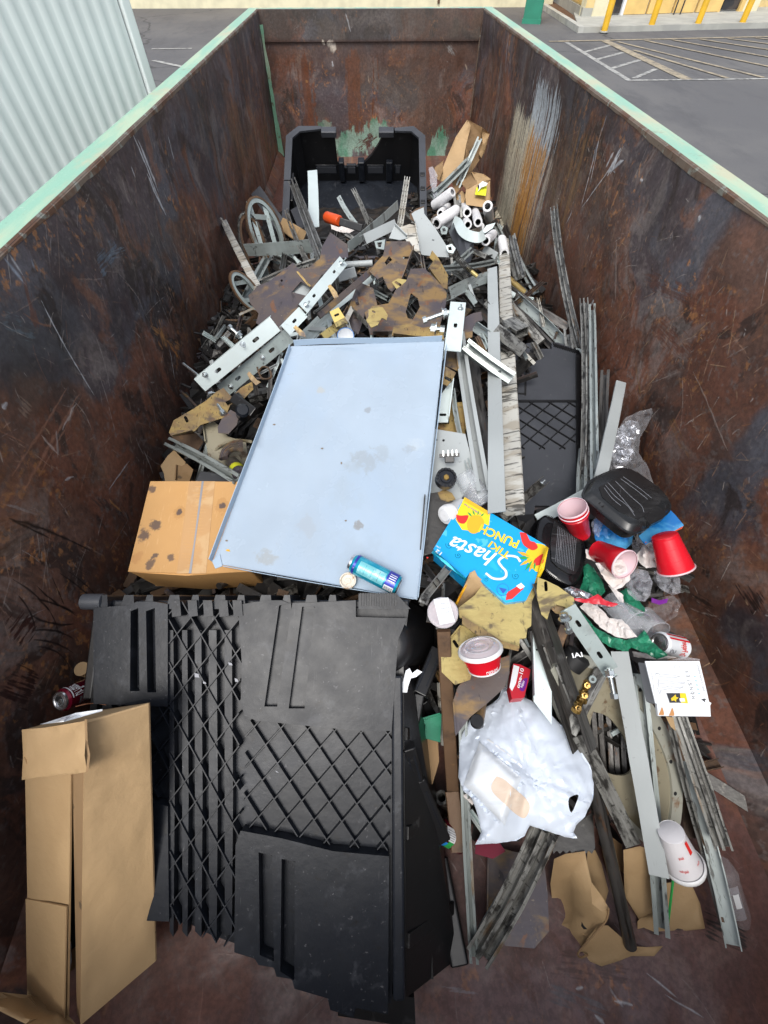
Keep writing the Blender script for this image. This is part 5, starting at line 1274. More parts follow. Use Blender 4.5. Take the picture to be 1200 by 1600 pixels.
N_ = [
 # right of the tray
 ('steel_bar', 'long white-painted bar smeared with black grime beside the flat black lid', 'B', (787,378,.10), (803,800,.10), 21, m_whitegrime, .5, 0),
 ('angle_bar', 'straight pale grey painted angle lying over the grimy white bar', 'L', (769,418,.16), (776,800,.15), 19, m_greypaint, .5, 8),
 ('steel_channel', 'narrow grey double-lipped channel leaning just right of the tray', 'C', (718,526,.12), (757,772,.08), 19, m_greypaint, .7, 0),
 ('steel_channel', 'open strut channel crossing over the pale grey angle', 'C', (727,540,.17), (800,592,.20), 19, m_galvd, .8, -10),
 ('box_section', 'dull box section whose end sticks out above the black lid', 'U', (778,517,.11), (822,552,.13), 18, m_dirty, .8, 180),
 ('steel_bar', 'dark ribbed bar lowest of the fan pointing at the right wall', 'B', (796,452,.08), (888,512,.05), 13, m_dark, .6, 0),
 ('steel_channel', 'shiny grooved channel second in the fan pointing at the right wall', 'U', (806,464,.10), (880,535,.06), 15, m_galvd, .6, 0),
 ('steel_bar', 'mossy grey bar in the fan, its tip touching the black lid', 'B', (797,478,.08), (846,535,.05), 14, m_dirty, .5, 0),
 ('pipe', 'short tan pipe sticking out right of the grimy white bar', 'T', (792,433,.10), (819,457,.08), 9, m_ypale, 1, 0),
 ('pipe', 'stubby bright pipe end just right of the grimy white bar', 'T', (790,455,.09), (803,462,.09), 9, m_galv, 1, 0),
 ('steel_rail', 'thin dark rail in the bundle below the paper rolls', 'W', (788,352,.06), (834,450,.04), 10, m_dark, .6, 0),
 ('steel_rail', 'wide dirty rail in the bundle below the paper rolls', 'W', (797,372,.10), (812,432,.08), 18, m_dirty, .5, 0),
 ('steel_rail', 'slim grey rail with a clip hugging the foot of the right wall', 'C', (800,372,.07), (836,455,.05), 9, m_galvd, .6, 0),
 ('angle_bar', 'slim angle behind the rail bundle at the right wall foot', 'L', (805,430,.04), (838,480,.03), 9, m_dirty, .7, 0),
 ('angle_bar', 'dull angle bar running left from the pale grey angle, mid heap', 'L', (704,458,.12), (765,432,.13), 17, m_galvd, .7, 0),
 ('steel_channel', 'short oily channel under the curved grey guard', 'U', (733,413,.06), (768,404,.07), 11, m_dark, .6, 0),
 ('steel_channel', 'dark channel sloping below the dull angle bar', 'U', (727,458,.05), (772,505,.05), 14, m_dark, .7, 0),
 ('steel_bar', 'thin grey bar left of the dull angle bar', 'B', (711,418,.07), (731,434,.07), 6, m_dirty, .6, 0),
 ('steel_bar', 'thin upright grey bar near the spring', 'B', (714,412,.09), (729,436,.08), 6, m_dirty, .6, 0),
 ('steel_channel', 'crushed pale channel end behind the pale grey angle', 'U', (736,505,.08), (768,528,.08), 15, m_galvd, .9, 0),
 ('steel_channel', 'bent c-shaped channel end at the top left of the black lid', 'C', (792,505,.09), (816,520,.10), 14, m_dirty, 1.2, 40),
 ('flat_bar', 'oily flat bar running down between the grey channel and the pale angle', 'F', (735,560,.03), (760,740,.02), 26, m_dark, .1, 0),
 # leaning along the right wall
 ('steel_rail', 'tallest dirty rail leaning up the right wall', 'W', (881,325,.34), (905,545,.06), 12, m_dirty, .8, 0),
 ('steel_rail', 'stained rail with bright edges standing right of the black lid', 'W', (912,470,.22), (914,750,.02), 14, m_dirty, .9, 0),
 ('steel_channel', 'speckled galvanised strip right of the stained rail', 'C', (925,480,.22), (930,760,.02), 11, m_galvd, .9, 0),
 ('steel_channel', 'short dark channel in shadow by the right wall', 'C', (945,582,.12), (944,700,.02), 13, m_dark, .9, 0),
 ('steel_channel', 'short rail stub low at the right edge of the black lid', 'C', (913,700,.07), (909,800,.05), 15, m_galvd, .7, 0),
 ('steel_channel', 'stubby pair of rail ends above the black lid corner', 'C', (887,518,.10), (890,552,.08), 12, m_dirty, .8, 0),
 ('flat_bar', 'pale scratched flat bar with rust streaks leaning beside the clear bag', 'B', (970,598,.16), (938,748,.10), 17, m_greypaint, .3, -15),
 ('flat_bar', 'small bracket tab sticking out of the rail bundle', 'L', (899,548,.10), (922,552,.11), 8, m_galvd, .8, 0),
 ('steel_rail', 'oily latch rail with studs lying on the black lid foot', 'U', (790,806,.10), (850,752,.12), 15, m_dirty, .6, 0),
 ('flat_bar', 'pale bent flat bar running under the red cup stack', 'F', (840,812,.06), (915,772,.08), 18, m_galv, .1, 0),
 # top left of the heap
 ('steel_bar', 'crooked white bar with grime leaning on the left wall', 'B', (350,348,.30), (404,452,.14), 11, m_whitegrime, .7, 0),
 ('wedge_angle', 'pale wedge-shaped angle with greenish edge below the bent rims', 'L', (384,391,.20), (492,384,.14), 19, m_galvd, .6, 25),
 ('steel_channel', 'grey strut channel in front of the lower bent rim', 'C', (386,462,.10), (420,398,.12), 12, m_galvd, .8, 0),
 ('steel_rail', 'weathered grey-brown rail standing against the far black bin', 'W', (457,284,.34), (502,404,.22), 14, m_dirty, .8, 0),
 ('flat_bar', 'tall blue-white flat bar standing inside the far black bin', 'L', (488,266,.30), (490,355,.14), 16, m_galv, .5, 10),
 ('slate_grey_strip', 'slate-grey slat leaning on the left wall behind the bent rims', 'F', (399,297,.26), (441,356,.06), 19, m_greyp, .2, 0),
 ('slate_grey_strip', 'dark grey slat tucked beside the weathered rail', 'F', (460,325,.16), (473,356,.08), 14, m_greyp, .2, 0),
 ('steel_rail', 'striped grimy slat standing in the right half of the far bin', 'W', (636,279,.30), (625,352,.14), 9, m_whitegrime, .7, 0),
 ('steel_rail', 'thin dark spotted slat leaning in the middle of the far bin', 'W', (552,296,.26), (576,349,.16), 7, m_dirty, .7, 0),
 ('flat_bar', 'thin pointed metal strip with holes leaning in the far bin', 'F', (529,307,.22), (556,350,.16), 7, m_galvd, .2, 0),
 ('angle_bar', 'long lilac-grey angle slanting up to the right at the heap crest', 'L', (545,386,.16), (622,320,.24), 13, m_galvd, .8, 30),
 ('steel_channel', 'thick grey bracket just below the lilac-grey angle', 'U', (567,375,.19), (615,352,.22), 14, m_greypaint, .7, 180),
 ('pipe', 'pale grey pipe stub at the heap crest', 'T', (537,414,.14), (582,411,.14), 9, m_greypaint, 1, 0),
 ('steel_block', 'pale grey metal block under the pipe stub', 'B', (528,433,.12), (555,425,.12), 15, m_greypaint, .6, 0),
 ('flat_bar', 'brown-edged strip running down from the slotted brown plate', 'B', (607,400,.20), (498,494,.14), 9, m_brown, .5, 0),
 ('angle_bar', 'blue-grey slotted bar lying under the brown-edged strip', 'F', (584,428,.15), (515,484,.11), 13, m_galv, .3, 0),
 ('angle_bar', 'greenish galvanised bar between the blue-grey bar and the tray', 'F', (518,488,.08), (474,532,.07), 22, m_galvd, .3, 0),
 ('steel_channel', 'grey channel fragment below the wedge angle, left', 'C', (425,400,.07), (458,415,.06), 7, m_dirty, .8, 0),
 ('flat_bar', 'thin dark strip crossing under the wedge angle', 'F', (420,410,.08), (456,428,.09), 9, m_dark, .2, 0),
 ('flat_bar', 'light triangular strip left of the brown plate', 'F', (412,418,.09), (418,448,.08), 14, m_galvd, .2, 0),
 ('steel_bar', 'thin bright rod behind the wedge angle', 'B', (452,392,.10), (467,412,.08), 4, m_galv, .8, 0),
 ('flat_bar', 'black strip jutting below the crest brackets', 'F', (575,448,.05), (607,470,.05), 10, m_dark, .2, 0),
 ('steel_bar', 'grey rod pair in the dark gap left of the yellow plate', 'C', (583,455,.06), (607,468,.06), 7, m_galvd, .8, 0),
 # far right, by the rolls
 ('steel_channel', 'left of two grey channels leaning on the torn carton', 'C', (677,306,.14), (731,252,.34), 10, m_galvd, .7, 0),
 ('steel_channel', 'right one of two grey channels leaning on the torn carton', 'C', (710,303,.14), (749,217,.46), 8, m_galvd, .7, 0),
 ('steel_channel', 'short upright grooved channel standing among the paper rolls', 'C', (714,309,.22), (718,344,.12), 11, m_dirty, .8, 0),
 ('flat_bar', 'black strip poking up past the paper rolls', 'F', (762,356,.14), (777,344,.18), 7, m_dark, .3, 0),
 ('angle_bar', 'dull angle under the paper rolls', 'L', (736,365,.12), (757,358,.12), 10, m_dirty, .8, 0),
 ('steel_channel', 'grey channel stub behind the right-hand rolls', 'C', (774,350,.12), (786,375,.08), 8, m_galvd, .8, 0),
 ('flat_bar', 'pale flat strip below the rolls', 'F', (756,388,.10), (776,400,.10), 10, m_greypaint, .2, 0),
 # left of the tray
 ('steel_channel', 'scratched strut channel slanting down to the tray corner, left side', 'C', (267,693,.14), (377,752,.14), 16, m_galvd, .8, 0),
 ('steel_bracket', 'thin bent grey strip behind the slanting strut channel', 'L', (327,688,.10), (309,752,.04), 7, m_galvd, .8, 0),
 # lower right
 ('steel_channel', 'long oily channel running from under the blue carton to the plastic bag', 'U', (826,914,.12), (914,1172,.10), 27, m_dark, .8, 25),
 ('steel_channel', 'mottled channel continuing below the long oily one', 'L', (906,1150,.09), (990,1322,.08), 24, m_dirty, .6, 0),
 ('pipe', 'nearly black pipe leaning down to the cardboard scraps', 'T', (922,1200,.06), (985,1478,.03), 19, m_dark, 1, 0),
 ('rail', 'wide light grey painted rail crossing the cream disc', 'L', (968,1018,.12), (1030,1370,.16), 26, m_greypaint, .5, 8),
 ('steel_channel', 'narrow grooved channel just right of the wide grey rail', 'C', (999,1055,.10), (1034,1456,.02), 21, m_galvd, .6, 0),
 ('steel_rail', 'rust-streaked rail running down from under the white carton', 'W', (1060,1118,.13), (1130,1325,.13), 24, m_dirty, .6, 0),
 ('steel_channel', 'long grey channel below the rust-streaked rail, ending on the floor', 'U', (1072,1190,.08), (1146,1480,.015), 20, m_galvd, .6, 0),
 ('steel_bar', 'slim black bar left of the long grey channel', 'B', (1066,1210,.05), (1128,1440,.01), 8, m_dark, .6, 0),
 ('steel_channel', 'oily bar crossing the cream disc with brass fittings on it', 'B', (940,1048,.10), (890,1145,.07), 20, m_dirty, .5, 0),
 ('steel_bar', 'tan stub of channel in the hole of the yellow zinc plate', 'B', (883,978,.05), (868,1018,.02), 15, m_rustbar, .6, 0),
 ('steel_channel', 'big grimy channel slanting out from under the white bag', 'W', (852,1296,.20), (748,1492,.05), 38, m_dirty, .5, 0),
 ('steel_channel', 'narrow white-streaked channel left of the big grimy one', 'C', (722,1078,.08), (741,1500,.01), 14, m_galvd, .7, 0),
 ('steel_plank', 'tall rusty brown plank left of the white bag', 'B', (693,985,.10), (708,1240,.02), 20, m_rustbar, .5, 0),
 ('steel_plank', 'olive-grey continuation plank below the rusty brown one', 'B', (706,1236,.03), (716,1330,.01), 22, m_rustbar, .5, 0),
 ('steel_bar', 'white scratched strip behind the plastic bag tail', 'F', (852,1292,.10), (848,1340,.05), 18, m_galvd, .2, 0),
 ('steel_bar', 'thin steel rod beside the oily long channel', 'B', (865,1010,.06), (905,1130,.06), 5, m_dark, .8, 0),
 ('flat_bar', 'dark crossing bar at lower left of the blue carton', 'U', (662,935,.06), (700,888,.08), 13, m_dirty, .8, 0),
 ('flat_bar', 'second dark bar crossing behind the tray corner', 'U', (660,880,.05), (686,915,.06), 10, m_dark, .8, 0),
 ('steel_rail', 'slender black rail left of the bright strip, below the blue carton', 'B', (830,985,.06), (834,1100,.03), 5, m_dark, .8, 0),
 ('steel_rail', 'slim greasy rail parallel to the long oily channel, to its left', 'C', (846,1010,.06), (926,1232,.04), 10, m_dirty, .7, 0),
 ('steel_rail', 'slender greasy rail between the black pipe and the mottled channel', 'U', (915,1185,.04), (960,1345,.03), 10, m_dark, .7, 0),
 ('steel_channel', 'thin bright-edged channel beside the big grimy channel', 'C', (836,1302,.12), (752,1450,.03), 10, m_galvd, .8, 0),
 ('steel_rail', 'thin rail with shiny edge at the left edge of the cream disc', 'C', (872,1040,.08), (930,1190,.06), 9, m_dirty, .7, 0),
 ('steel_rail', 'second slim rail left of the rust-streaked rail', 'C', (1048,1130,.08), (1100,1330,.06), 9, m_dirty, .7, 0),
 ('steel_rail', 'long thin grey rail crossing the crest toward the paper rolls', 'C', (640,470,.14), (735,392,.16), 9, m_galvd, .7, 0),
 ('steel_rail', 'long thin dirty rail between the wedge angle and the brown plate', 'C', (408,440,.14), (512,402,.18), 8, m_dirty, .7, 0),
 ('steel_rail', 'slim grimy rail rising from the brown plate to the far bin', 'C', (486,420,.16), (448,330,.22), 7, m_dirty, .7, 0),
 ('steel_rail', 'pale thin rail lying across the foot of the paper rolls', 'C', (690,420,.12), (775,408,.12), 8, m_galvd, .7, 0),
 ('steel_rail', 'long dark rail under the fan of rails by the right wall', 'C', (770,440,.05), (868,548,.03), 10, m_dark, .7, 0),
 ('steel_rail', 'grey thin rail slanting between tray edge and narrow grey channel', 'C', (708,610,.10), (742,760,.08), 8, m_galvd, .7, 0),
]
for e in N_: 
    nm, lb, kd, a, b, w, mt, hr, rl = e; scrap(nm, lb, kd, a, b, w, mt, hr, rl)
# dark bars glimpsed through the hole of the disc
for i, (u0, v0, u1, v1) in enumerate([(927,1112,932,1200),(938,1110,944,1204),(950,1114,956,1208),(962,1125,966,1212),(973,1140,977,1212)]):
    scrap('dark_bar', ('leftmost', 'second', 'middle', 'fourth', 'rightmost')[i] + ' of five black bars glimpsed through the hole of the cream disc', 'B', (u0, v0, -.03), (u1, v1, -.03), 8, m_dark, .8, 0, group='bars under the cream disc')

# bolts
def bolt_g(p, n, r=.008, L=.05, head=.007, up=.0):
    n = n.normalized(); return join(lathe(p, p + n*head, [(0, r), (.85, r), (1, r*.85)], 6, True, True), lathe(p - n*.001, p + n*.0015, [(0, r*1.55), (1, r*1.5)], 18, True, True), lathe(p + n*head, p + n*L, [(0, r*.5), (1, r*.48)], 10, True, True))
def angle_iron(name, label, A, B, wpx, mat, slots=2, hflip=1, roll=0, w2r=.7, th=.003, cat='slotted angle', bolts=()):
    A, B = pt(A), pt(B); w = px2m(wpx, (A + B)/2); L = (B - A).length; ax = (B - A).normalized()
    up = (C0 - (A+B)/2).normalized(); up = (up - ax*up.dot(ax)).normalized(); up = Matrix.Rotation(R(roll), 3, ax) @ up
    fr = Frame(A, ax, n=up)
    hs_ = [slot(L*(k + .5)/slots, 0, w*.28, w*.11) for k in range(slots)]
    g1 = fr.g(prism([(0, -w/2), (L, -w/2), (L, w/2), (0, w/2)], -th, 0, hs_))
    fr2 = Frame(A + fr.y*(w/2*hflip) - fr.n*(th + .0005), ax, n=fr.y*hflip); s2 = 1 if fr2.y.dot(fr.n) > 0 else -1
    hw = w*w2r; hs2 = [slot(L*(k + .35)/slots, -s2*hw*.5, w*.26, w*.09) for k in range(slots)]
    g2 = fr2.g(prism([(0, 0), (L, 0), (L, -s2*hw), (0, -s2*hw)], -th, 0, hs2))
    t = thing(name, label, cat, A.lerp(B, .5))
    part('flange', g1, mat, t); part('flange', g2, mat, t)
    for (f, yy, ln, sgn) in bolts: part('bolt', bolt_g(fr.w((L*f, w*yy, .0005)), fr.n*sgn if sgn else fr.n, .0085, ln), m_zinc, t, 30)
    return t, fr, w, L
angle_iron('slotted_angle', 'wide bright galvanised angle with slots pointing at the left wall', (312,602,.20), (430,506,.24), 24, m_galv, 2, 1, 4, .8, bolts=[(.12, .28, .03, 1), (.62, .28, .028, 1)])
angle_iron('slotted_angle', 'dull galvanised slotted angle tucked right of the wide bright one', (347,612,.12), (452,524,.17), 22, m_galvd, 2, 1, 0, .5, bolts=[(.12, -.1, .018, 1), (.62, .0, .018, 1)])
angle_iron('slotted_bar', 'short bright galvanised bar joining the two slotted bars', (446,516,.21), (474,487,.22), 19, m_galv, 1, 1, 0, .3)
angle_iron('slotted_bar', 'bluish-white slotted bar with bolts lying over the brown plate', (474,482,.24), (537,407,.28), 17, m_galv, 2, -1, 0, .4, bolts=[(.06, 0, .03, 1), (.93, 0, .04, 1)])
angle_iron('slotted_angle', 'upright bright galvanised angle at the top right corner of the tray', (707,548,.20), (716,472,.24), 25, m_galv, 1, 1, 0, .5, bolts=[(.85, -.2, .02, 1)])
angle_iron('slotted_angle', 'grey galvanised bar with two slots and hanging bolts beside the green bag', (887,950,.20), (954,1048,.22), 26, m_galvd, 2, 1, 0, .35)
def rod(label, a, b, wpx, mat=m_zinc, head=True, name='threaded_rod'):
    A, B = pt(a), pt(b); r = px2m(wpx, A)/2; ax = (B - A).normalized()
    t = thing(name, label, 'bolt', A)
    part('shank', lathe(A, B, [(0, r), (1, r)], 12, True, True), mat, t, 30)
    if head:
        part('nut', lathe(A.lerp(B, .06), A.lerp(B, .06) + ax*r*2, [(0, r*2.1), (1, r*2.1)], 6, True, True), mat, t)
        part('washer', lathe(A.lerp(B, .06) + ax*r*2, A.lerp(B, .06) + ax*r*2.5, [(0, r*3), (1, r*3)], 18, True, True), mat, t)
        part('nut', lathe(A.lerp(B, .86), A.lerp(B, .86) + ax*r*2, [(0, r*1.8), (1, r*1.8)], 6, True, True), mat, t)
rod('thin bolt sticking out left from the end of the wide bright angle', (309,586,.22), (286,568,.24), 4, m_zinc, False)
rod('thin bolt sticking out left from the middle of the wide bright angle', (378,528,.24), (359,511,.27), 5, m_zinc)
rod('shiny bolt with nuts below the end of the wide bright angle', (328,614,.20), (350,648,.18), 6)
rod('long bolt hanging from the lower end of the slotted bar by the green bag', (951,1044,.25), (960,1090,.22), 7)
rod('bolt hanging in the round cut-out of the yellow zinc plate', (880,958,.22), (889,986,.19), 7)
rod('pale threaded bolt reaching left from the upright bright angle', (701,487,.25), (661,501,.22), 6)
rod('thin white rod poking up at the tip of the crooked white bar', (352,352,.31), (345,341,.34), 3, m_whitegrime, False)
rod('small bolt dangling at the heap crest below the pipe stub', (586,425,.17), (588,442,.14), 5)
rod('small bolt in the jumble right of the tray top edge', (672,513,.20), (690,515,.20), 7)

# ------------------------------------------------------------------ plates cut from sheet
def plate(name, label, pts, dz, mat, holes=(), th=.004, k=.45, tx=0, ty=0, cat='metal plate', at=None, bend=0.0):
    cu = sum(p[0] for p in pts)/len(pts); cv = sum(p[1] for p in pts)/len(pts)
    if at: cu, cv = at
    fr = face_cam(G(cu, cv, dz), k, tx, ty)
    lp_ = fr.px(pts); g = prism(lp_, -th, 0, [fr.px(h) for h in holes])
    # turned-down return along the longest edge
    e_ = max(range(len(lp_)), key=lambda i: (V(lp_[i]) - V(lp_[i-1])).length); a_, b_ = V(lp_[e_-1]), V(lp_[e_]); le = (b_ - a_).length
    if le > .07 and th < .01:
        d_ = (b_ - a_)/le; n2 = V((-d_.y, d_.x)); a_ = a_ + d_*le*.06; b_ = b_ - d_*le*.06; h_ = min(.035, le*.2)
        g = join(g, ([V((*(a_ - n2*.002), .0015)), V((*(b_ - n2*.002), .0015)), V((*(b_ + n2*.002), .0015)), V((*(a_ + n2*.002), .0015)), V((*(a_ - n2*.002), h_)), V((*(b_ - n2*.002), h_*.8)), V((*(b_ + n2*.002), h_*.8)), V((*(a_ + n2*.002), h_))], [(0,1,5,4),(1,2,6,5),(2,3,7,6),(3,0,4,7),(4,5,6,7)]))
    g = fr.g(g)
    return solo(name, label, cat, g, mat), fr
def slpx(u, v, l, r, an): 
    return [(p[0], p[1]) for p in slot(u, v, l, r, an)]
plate('stained_plate', 'large brown plate with yellow blotches left of the heap crest', [(388,462),(404,446),(420,440),(440,424),(458,410),(466,420),(482,418),(500,404),(503,386),(516,363),(543,382),(544,402),(528,404),(508,432),(480,474),(456,500),(432,520),(400,505),(404,490),(391,474)], .19, m_brown, [[(470,440),(486,450),(478,462),(456,456)], [(438,438),(441,436),(442,439),(440,441)]], tx=-.3)
plate('plate_offcut', 'pale grey folded sheet seen through the notch of the brown plate', [(466,440),(472,436),(488,450),(484,464),(470,464),(454,456)], .15, m_greypaint)
plate('tab', 'small upright brown tab on the stained brown plate', [(463,424),(466,424),(486,447),(483,448)], .215, m_ychrom, k=.9)
plate('stained_plate', 'slotted brown plate with clipped corners at the heap crest', [(603,377),(640,377),(647,388),(627,442),(612,456),(606,450),(598,432),(590,436),(577,424),(588,410),(599,398)], .21, m_brown, [slpx(634.5,402.5,7,1.8,0), [(601,410),(608,400),(613,406),(604,414)]])
plate('stained_plate', 'big yellow and purple-brown plate with a window opening in mid heap', [(642,420),(663,419),(683,438),(698,457),(697,474),(690,500),(683,523),(640,523),(578,523),(574,505),(570,488),(582,478),(607,474),(618,453),(634,440)], .17, m_brown, [[(642,458),(653,466),(656,480),(645,499),(637,497),(634,487)]], tx=.15)
plate('yellow_bracket', 'pale yellow notched bracket at the left of the windowed plate', [(576,484),(586,478),(598,480),(606,492),(604,500),(596,497),(590,508),(580,512),(572,500),(576,494)], .20, m_ypale, [slpx(584,487,3,1.5,.5)])
plate('yellow_bracket', 'ragged yellow plate edge peeping above the tray top edge', [(615,510),(640,506),(660,512),(690,508),(694,530),(660,531),(612,524)], .185, m_ychrom)
plate('yellow_bracket', 'dark yellow folded bracket above the window opening', [(612,441),(622,435),(640,438),(646,448),(634,457),(620,452)], .20, m_ypale, [slpx(622,443,8,2,.5)])
plate('yellow_bracket', 'small grey c-shaped bracket on top of the windowed plate', [(642,428),(652,424),(657,430),(650,432),(650,438),(657,437),(652,443),(642,438)], .20, m_dark)
plate('striped_plate', 'yellow plate striped with dark grime right of the windowed plate', [(675,391),(685,403),(700,430),(699,452),(688,448),(669,420),(677,408),(671,402)], .18, m_ychrom, tx=.1)
plate('gusset_plate', 'large light grey triangular gusset plate near the paper rolls', [(643,334),(648,330),(662,324),(663,334),(680,356),(697,383),(702,402),(680,401),(659,398),(652,380),(648,346)], .20, m_greypaint, [[(675,374),(679,374.5),(678,376),(675,375.5)]], tx=.15)
plate('edge_return', 'rusty curled edge at the top of the light grey gusset', [(640,334),(650,326),(662,322),(663,327),(650,332),(647,346),(641,342)], .215, m_rustbar)
plate('scorched_sheet', 'blackened sheet with white streaks left of the light grey gusset', [(622,356),(640,350),(648,352),(654,382),(657,398),(646,390),(636,378)], .16, m_whitegrime)
plate('bracket_leg', 'pale triangular bracket leg at the crest', [(608,372),(616,352),(637,372),(625,375)], .20, m_greypaint)
plate('bracket_leg', 'dark square-holed clip between the crest brackets', [(585,377),(602,374),(600,390),(588,388)], .17, m_galvd, [[(589,379),(597,378),(595,386),(591,386)]])
plate('stained_plate', 'dark brown sheet deep between the slotted bars and the tray', [(545,480),(560,440),(583,450),(590,478),(570,492),(560,522),(520,524)], .10, m_brown)
plate('stained_plate', 'brown notched plate scrap right of the upright bright angle', [(727,495),(740,489),(752,487),(754,500),(744,503),(739,512),(738,527),(722,530),(724,508)], .17, m_brown)
plate('yellow_bracket', 'golden bracket with a slot against the tray right edge', [(695,572),(712,582),(708,592),(699,603),(690,599)], .16, m_ychrom, [slpx(700,592,7,2.4,.5)])
plate('stained_plate', 'grimy brown plate patch above the golden bracket', [(697,545),(712,552),(716,580),(696,572)], .13, m_brown)
plate('galvanised_strip', 'pale galvanised strip with a slot hugging the tray right edge', [(708,594),(700,660),(684,660),(688,618),(698,604)], .13, m_galv, [slpx(692,648,7,2,0)])
plate('stained_plate', 'brown speckled plate below the slotted strip', [(700,630),(724,628),(727,678),(684,674),(684,662),(702,662)], .10, m_ychrom)
plate('drilled_plate', 'sage-grey drilled plate under the black dial', [(678,670),(727,678),(738,722),(740,740),(716,790),(664,772)], .10, m_greypaint, [slpx(693,688,.1,2,0), slpx(682,687,.1,1.6,0)])
plate('oily_sheet', 'oily black sheet under the paper cup left of the blue carton', [(664,772),(690,768),(716,790),(700,830),(690,860),(656,870)], .09, m_dark)
plate('stained_plate', 'brown and yellow mottled scrap above the oily sheet', [(684,770),(694,764),(706,770),(712,780),(700,784),(688,780)], .11, m_ychrom)
# left pocket
plate('yellow_plate', 'long yellow-brown plate with clipped corner reaching the left wall', [(271,657),(300,640),(322,626),(338,612),(349,606),(362,620),(376,606),(394,596),(396,608),(376,628),(360,632),(352,652),(335,657),(313,664),(304,674),(268,682),(264,676)], .19, m_ychrom, [slpx(291,655,6,2.4,1.1), [(352,628),(360,624),(364,628),(356,634)]])
plate('brown_bracket', 'brown folded bracket hanging from the long yellow-brown plate', [(346,655),(360,640),(374,648),(370,664),(357,678),(341,676),(340,668)], .16, m_brown)
plate('brown_sheet', 'rusty torn sheet under the long yellow-brown plate', [(268,682),(306,676),(318,690),(308,706),(296,704),(280,696)], .12, m_rustbar)
plate('disc_plate', 'greenish-grey disc plate left of the tray with a dark hole', [(318,665),(334,658),(346,668),(356,682),(384,690),(388,716),(370,740),(340,736),(326,716),(322,694)], .11, m_cream, [circ(3.6, 12) and [(323.5 + x, 665.5 + y) for x, y in circ(3.8, 12)]][:0])
plate('grey_sheet', 'smooth grey sheet behind the slanting strut channel', [(306,752),(314,736),(340,740),(370,750),(366,756),(320,757)], .08, m_greyp)
plate('brown_tab', 'small brown hooked tab under the dull slotted angle', [(386,584),(389,580),(402,594),(408,597),(400,602),(390,592)], .22, m_ychrom, k=.8)
plate('brown_tab', 'small brown tab on the bluish-white slotted bar', [(512,447),(516,444),(526,456),(529,464),(522,466)], .25, m_ychrom, k=.8)
plate('brown_tab', 'hooked brown tab at the joint of the slotted bars', [(458,512),(462,508),(476,520),(478,527),(468,524)], .23, m_ychrom, k=.8)
# lower right plates
plate('yellow_plate', 'large dirty yellow plate below the blue printed carton', [(716,950),(742,930),(770,890),(812,880),(846,905),(831,940),(830,978),(824,982),(822,997),(812,998),(811,1014),(784,1004),(757,986),(718,964)], .105, m_ypale, th=.012)
plate('yellow_plate', 'torn lower layer of the large dirty yellow plate', [(722,962),(757,984),(785,1002),(812,1010),(810,1017),(778,1010),(745,992),(722,975)], .105, m_ychrom, th=.005)
plate('yellow_plate', 'clipped-corner yellow plate with a slot beside the red bowl', [(721,977),(743,982),(765,1000),(760,1030),(738,1046),(735,1062),(711,1070),(690,1050),(689,1016)], .10, m_ypale, [slpx(712,1006,9,2.6,1.0)])
plate('brown_sheet', 'oily brown sheet hanging below the red bowl', [(738,1050),(760,1035),(796,1024),(796,1052),(788,1075),(760,1100),(735,1120),(712,1150),(708,1095),(716,1072)], .05, m_brown)
plate('bright_strip', 'bright galvanised strip between the red carton and the oily channel', [(831,985),(840,1008),(852,1046),(862,1080),(862,1132),(834,1096)], .09, m_galv, [slpx(839,1015,.1,1.8,0)])
plate('zinc_plate', 'iridescent yellow zinc plate with a round cut-out below the ribbed black tray', [(840,902),(851,906),(872,916),(897,934),(898,956),(890,955),(882,948),(870,945),(860,952),(855,968),(846,960),(838,930)], .15, m_ypale, [slpx(853,916,11,2.6,1.5)])
plate('bracket_leg', 'yellow-edged inner lip of the round cut-out', [(860,950),(870,943),(884,947),(896,957),(884,962),(868,958)], .13, m_ychrom, k=.7)
plate('olive_plate', 'olive stained plate standing behind the big grimy channel', [(762,1318),(800,1330),(850,1340),(856,1400),(858,1455),(835,1482),(790,1478),(760,1440)], .02, m_brown)
plate('torn_sheet', 'black saw-edged strip under the tail of the white bag', [(860,1318),(880,1300),(926,1270),(930,1325)] + [(930 - k*5, 1329 + (k % 2)*5) for k in range(1, 14)], .09, m_dark)
plate('rusty_plate', 'rusty toothed plate edge behind the cream disc rim', [(1052,1120),(1072,1128),(1086,1180),(1096,1240),(1092,1310),(1070,1310),(1064,1250),(1060,1190)], .03, m_rustbar, [[(1066 + k*5 + x, 1142 + k*32 + y) for x, y in circ(6, 10)] for k in range(4)])

# curved grey guard
Gp = [G(706, 372, .16), G(716, 352, .2)]
def guard():
    base = [(701,362),(709,346),(716,348),(722,358),(732,366),(741,371)]; low = [(718,398),(722,404),(727,409),(732,411),(736,408),(740,394)]
    A = [G(u, v, .20) for u, v in base]; B = [G(u, v, .10) for u, v in low]
    vs, fs = [], []; n = len(A)
    for s_ in (0, 1):
        for j in range(6):
            for i in range(n):
                p = A[i].lerp(B[i], j/5); vs.append(p + (p - C0).normalized()*.003*s_)
    for s_ in (0, 1):
        o = s_*6*n
        for j in range(5):
            for i in range(n-1): q = o + j*n + i; f = (q, q+1, q+n+1, q+n); fs.append(f if s_ else tuple(reversed(f)))
    return vs, fs
gt = thing('curved_guard', 'dark blue-grey sheet guard with a curved lip among the paper rolls', 'metal guard', Gp[0])
part('web', guard(), m_greyp, gt, 30)
lipA = [G(u, v, .205) for u, v in smoothpts([(708,345),(716,349),(722,360),(733,368),(748,371),(757,366)], 5)]
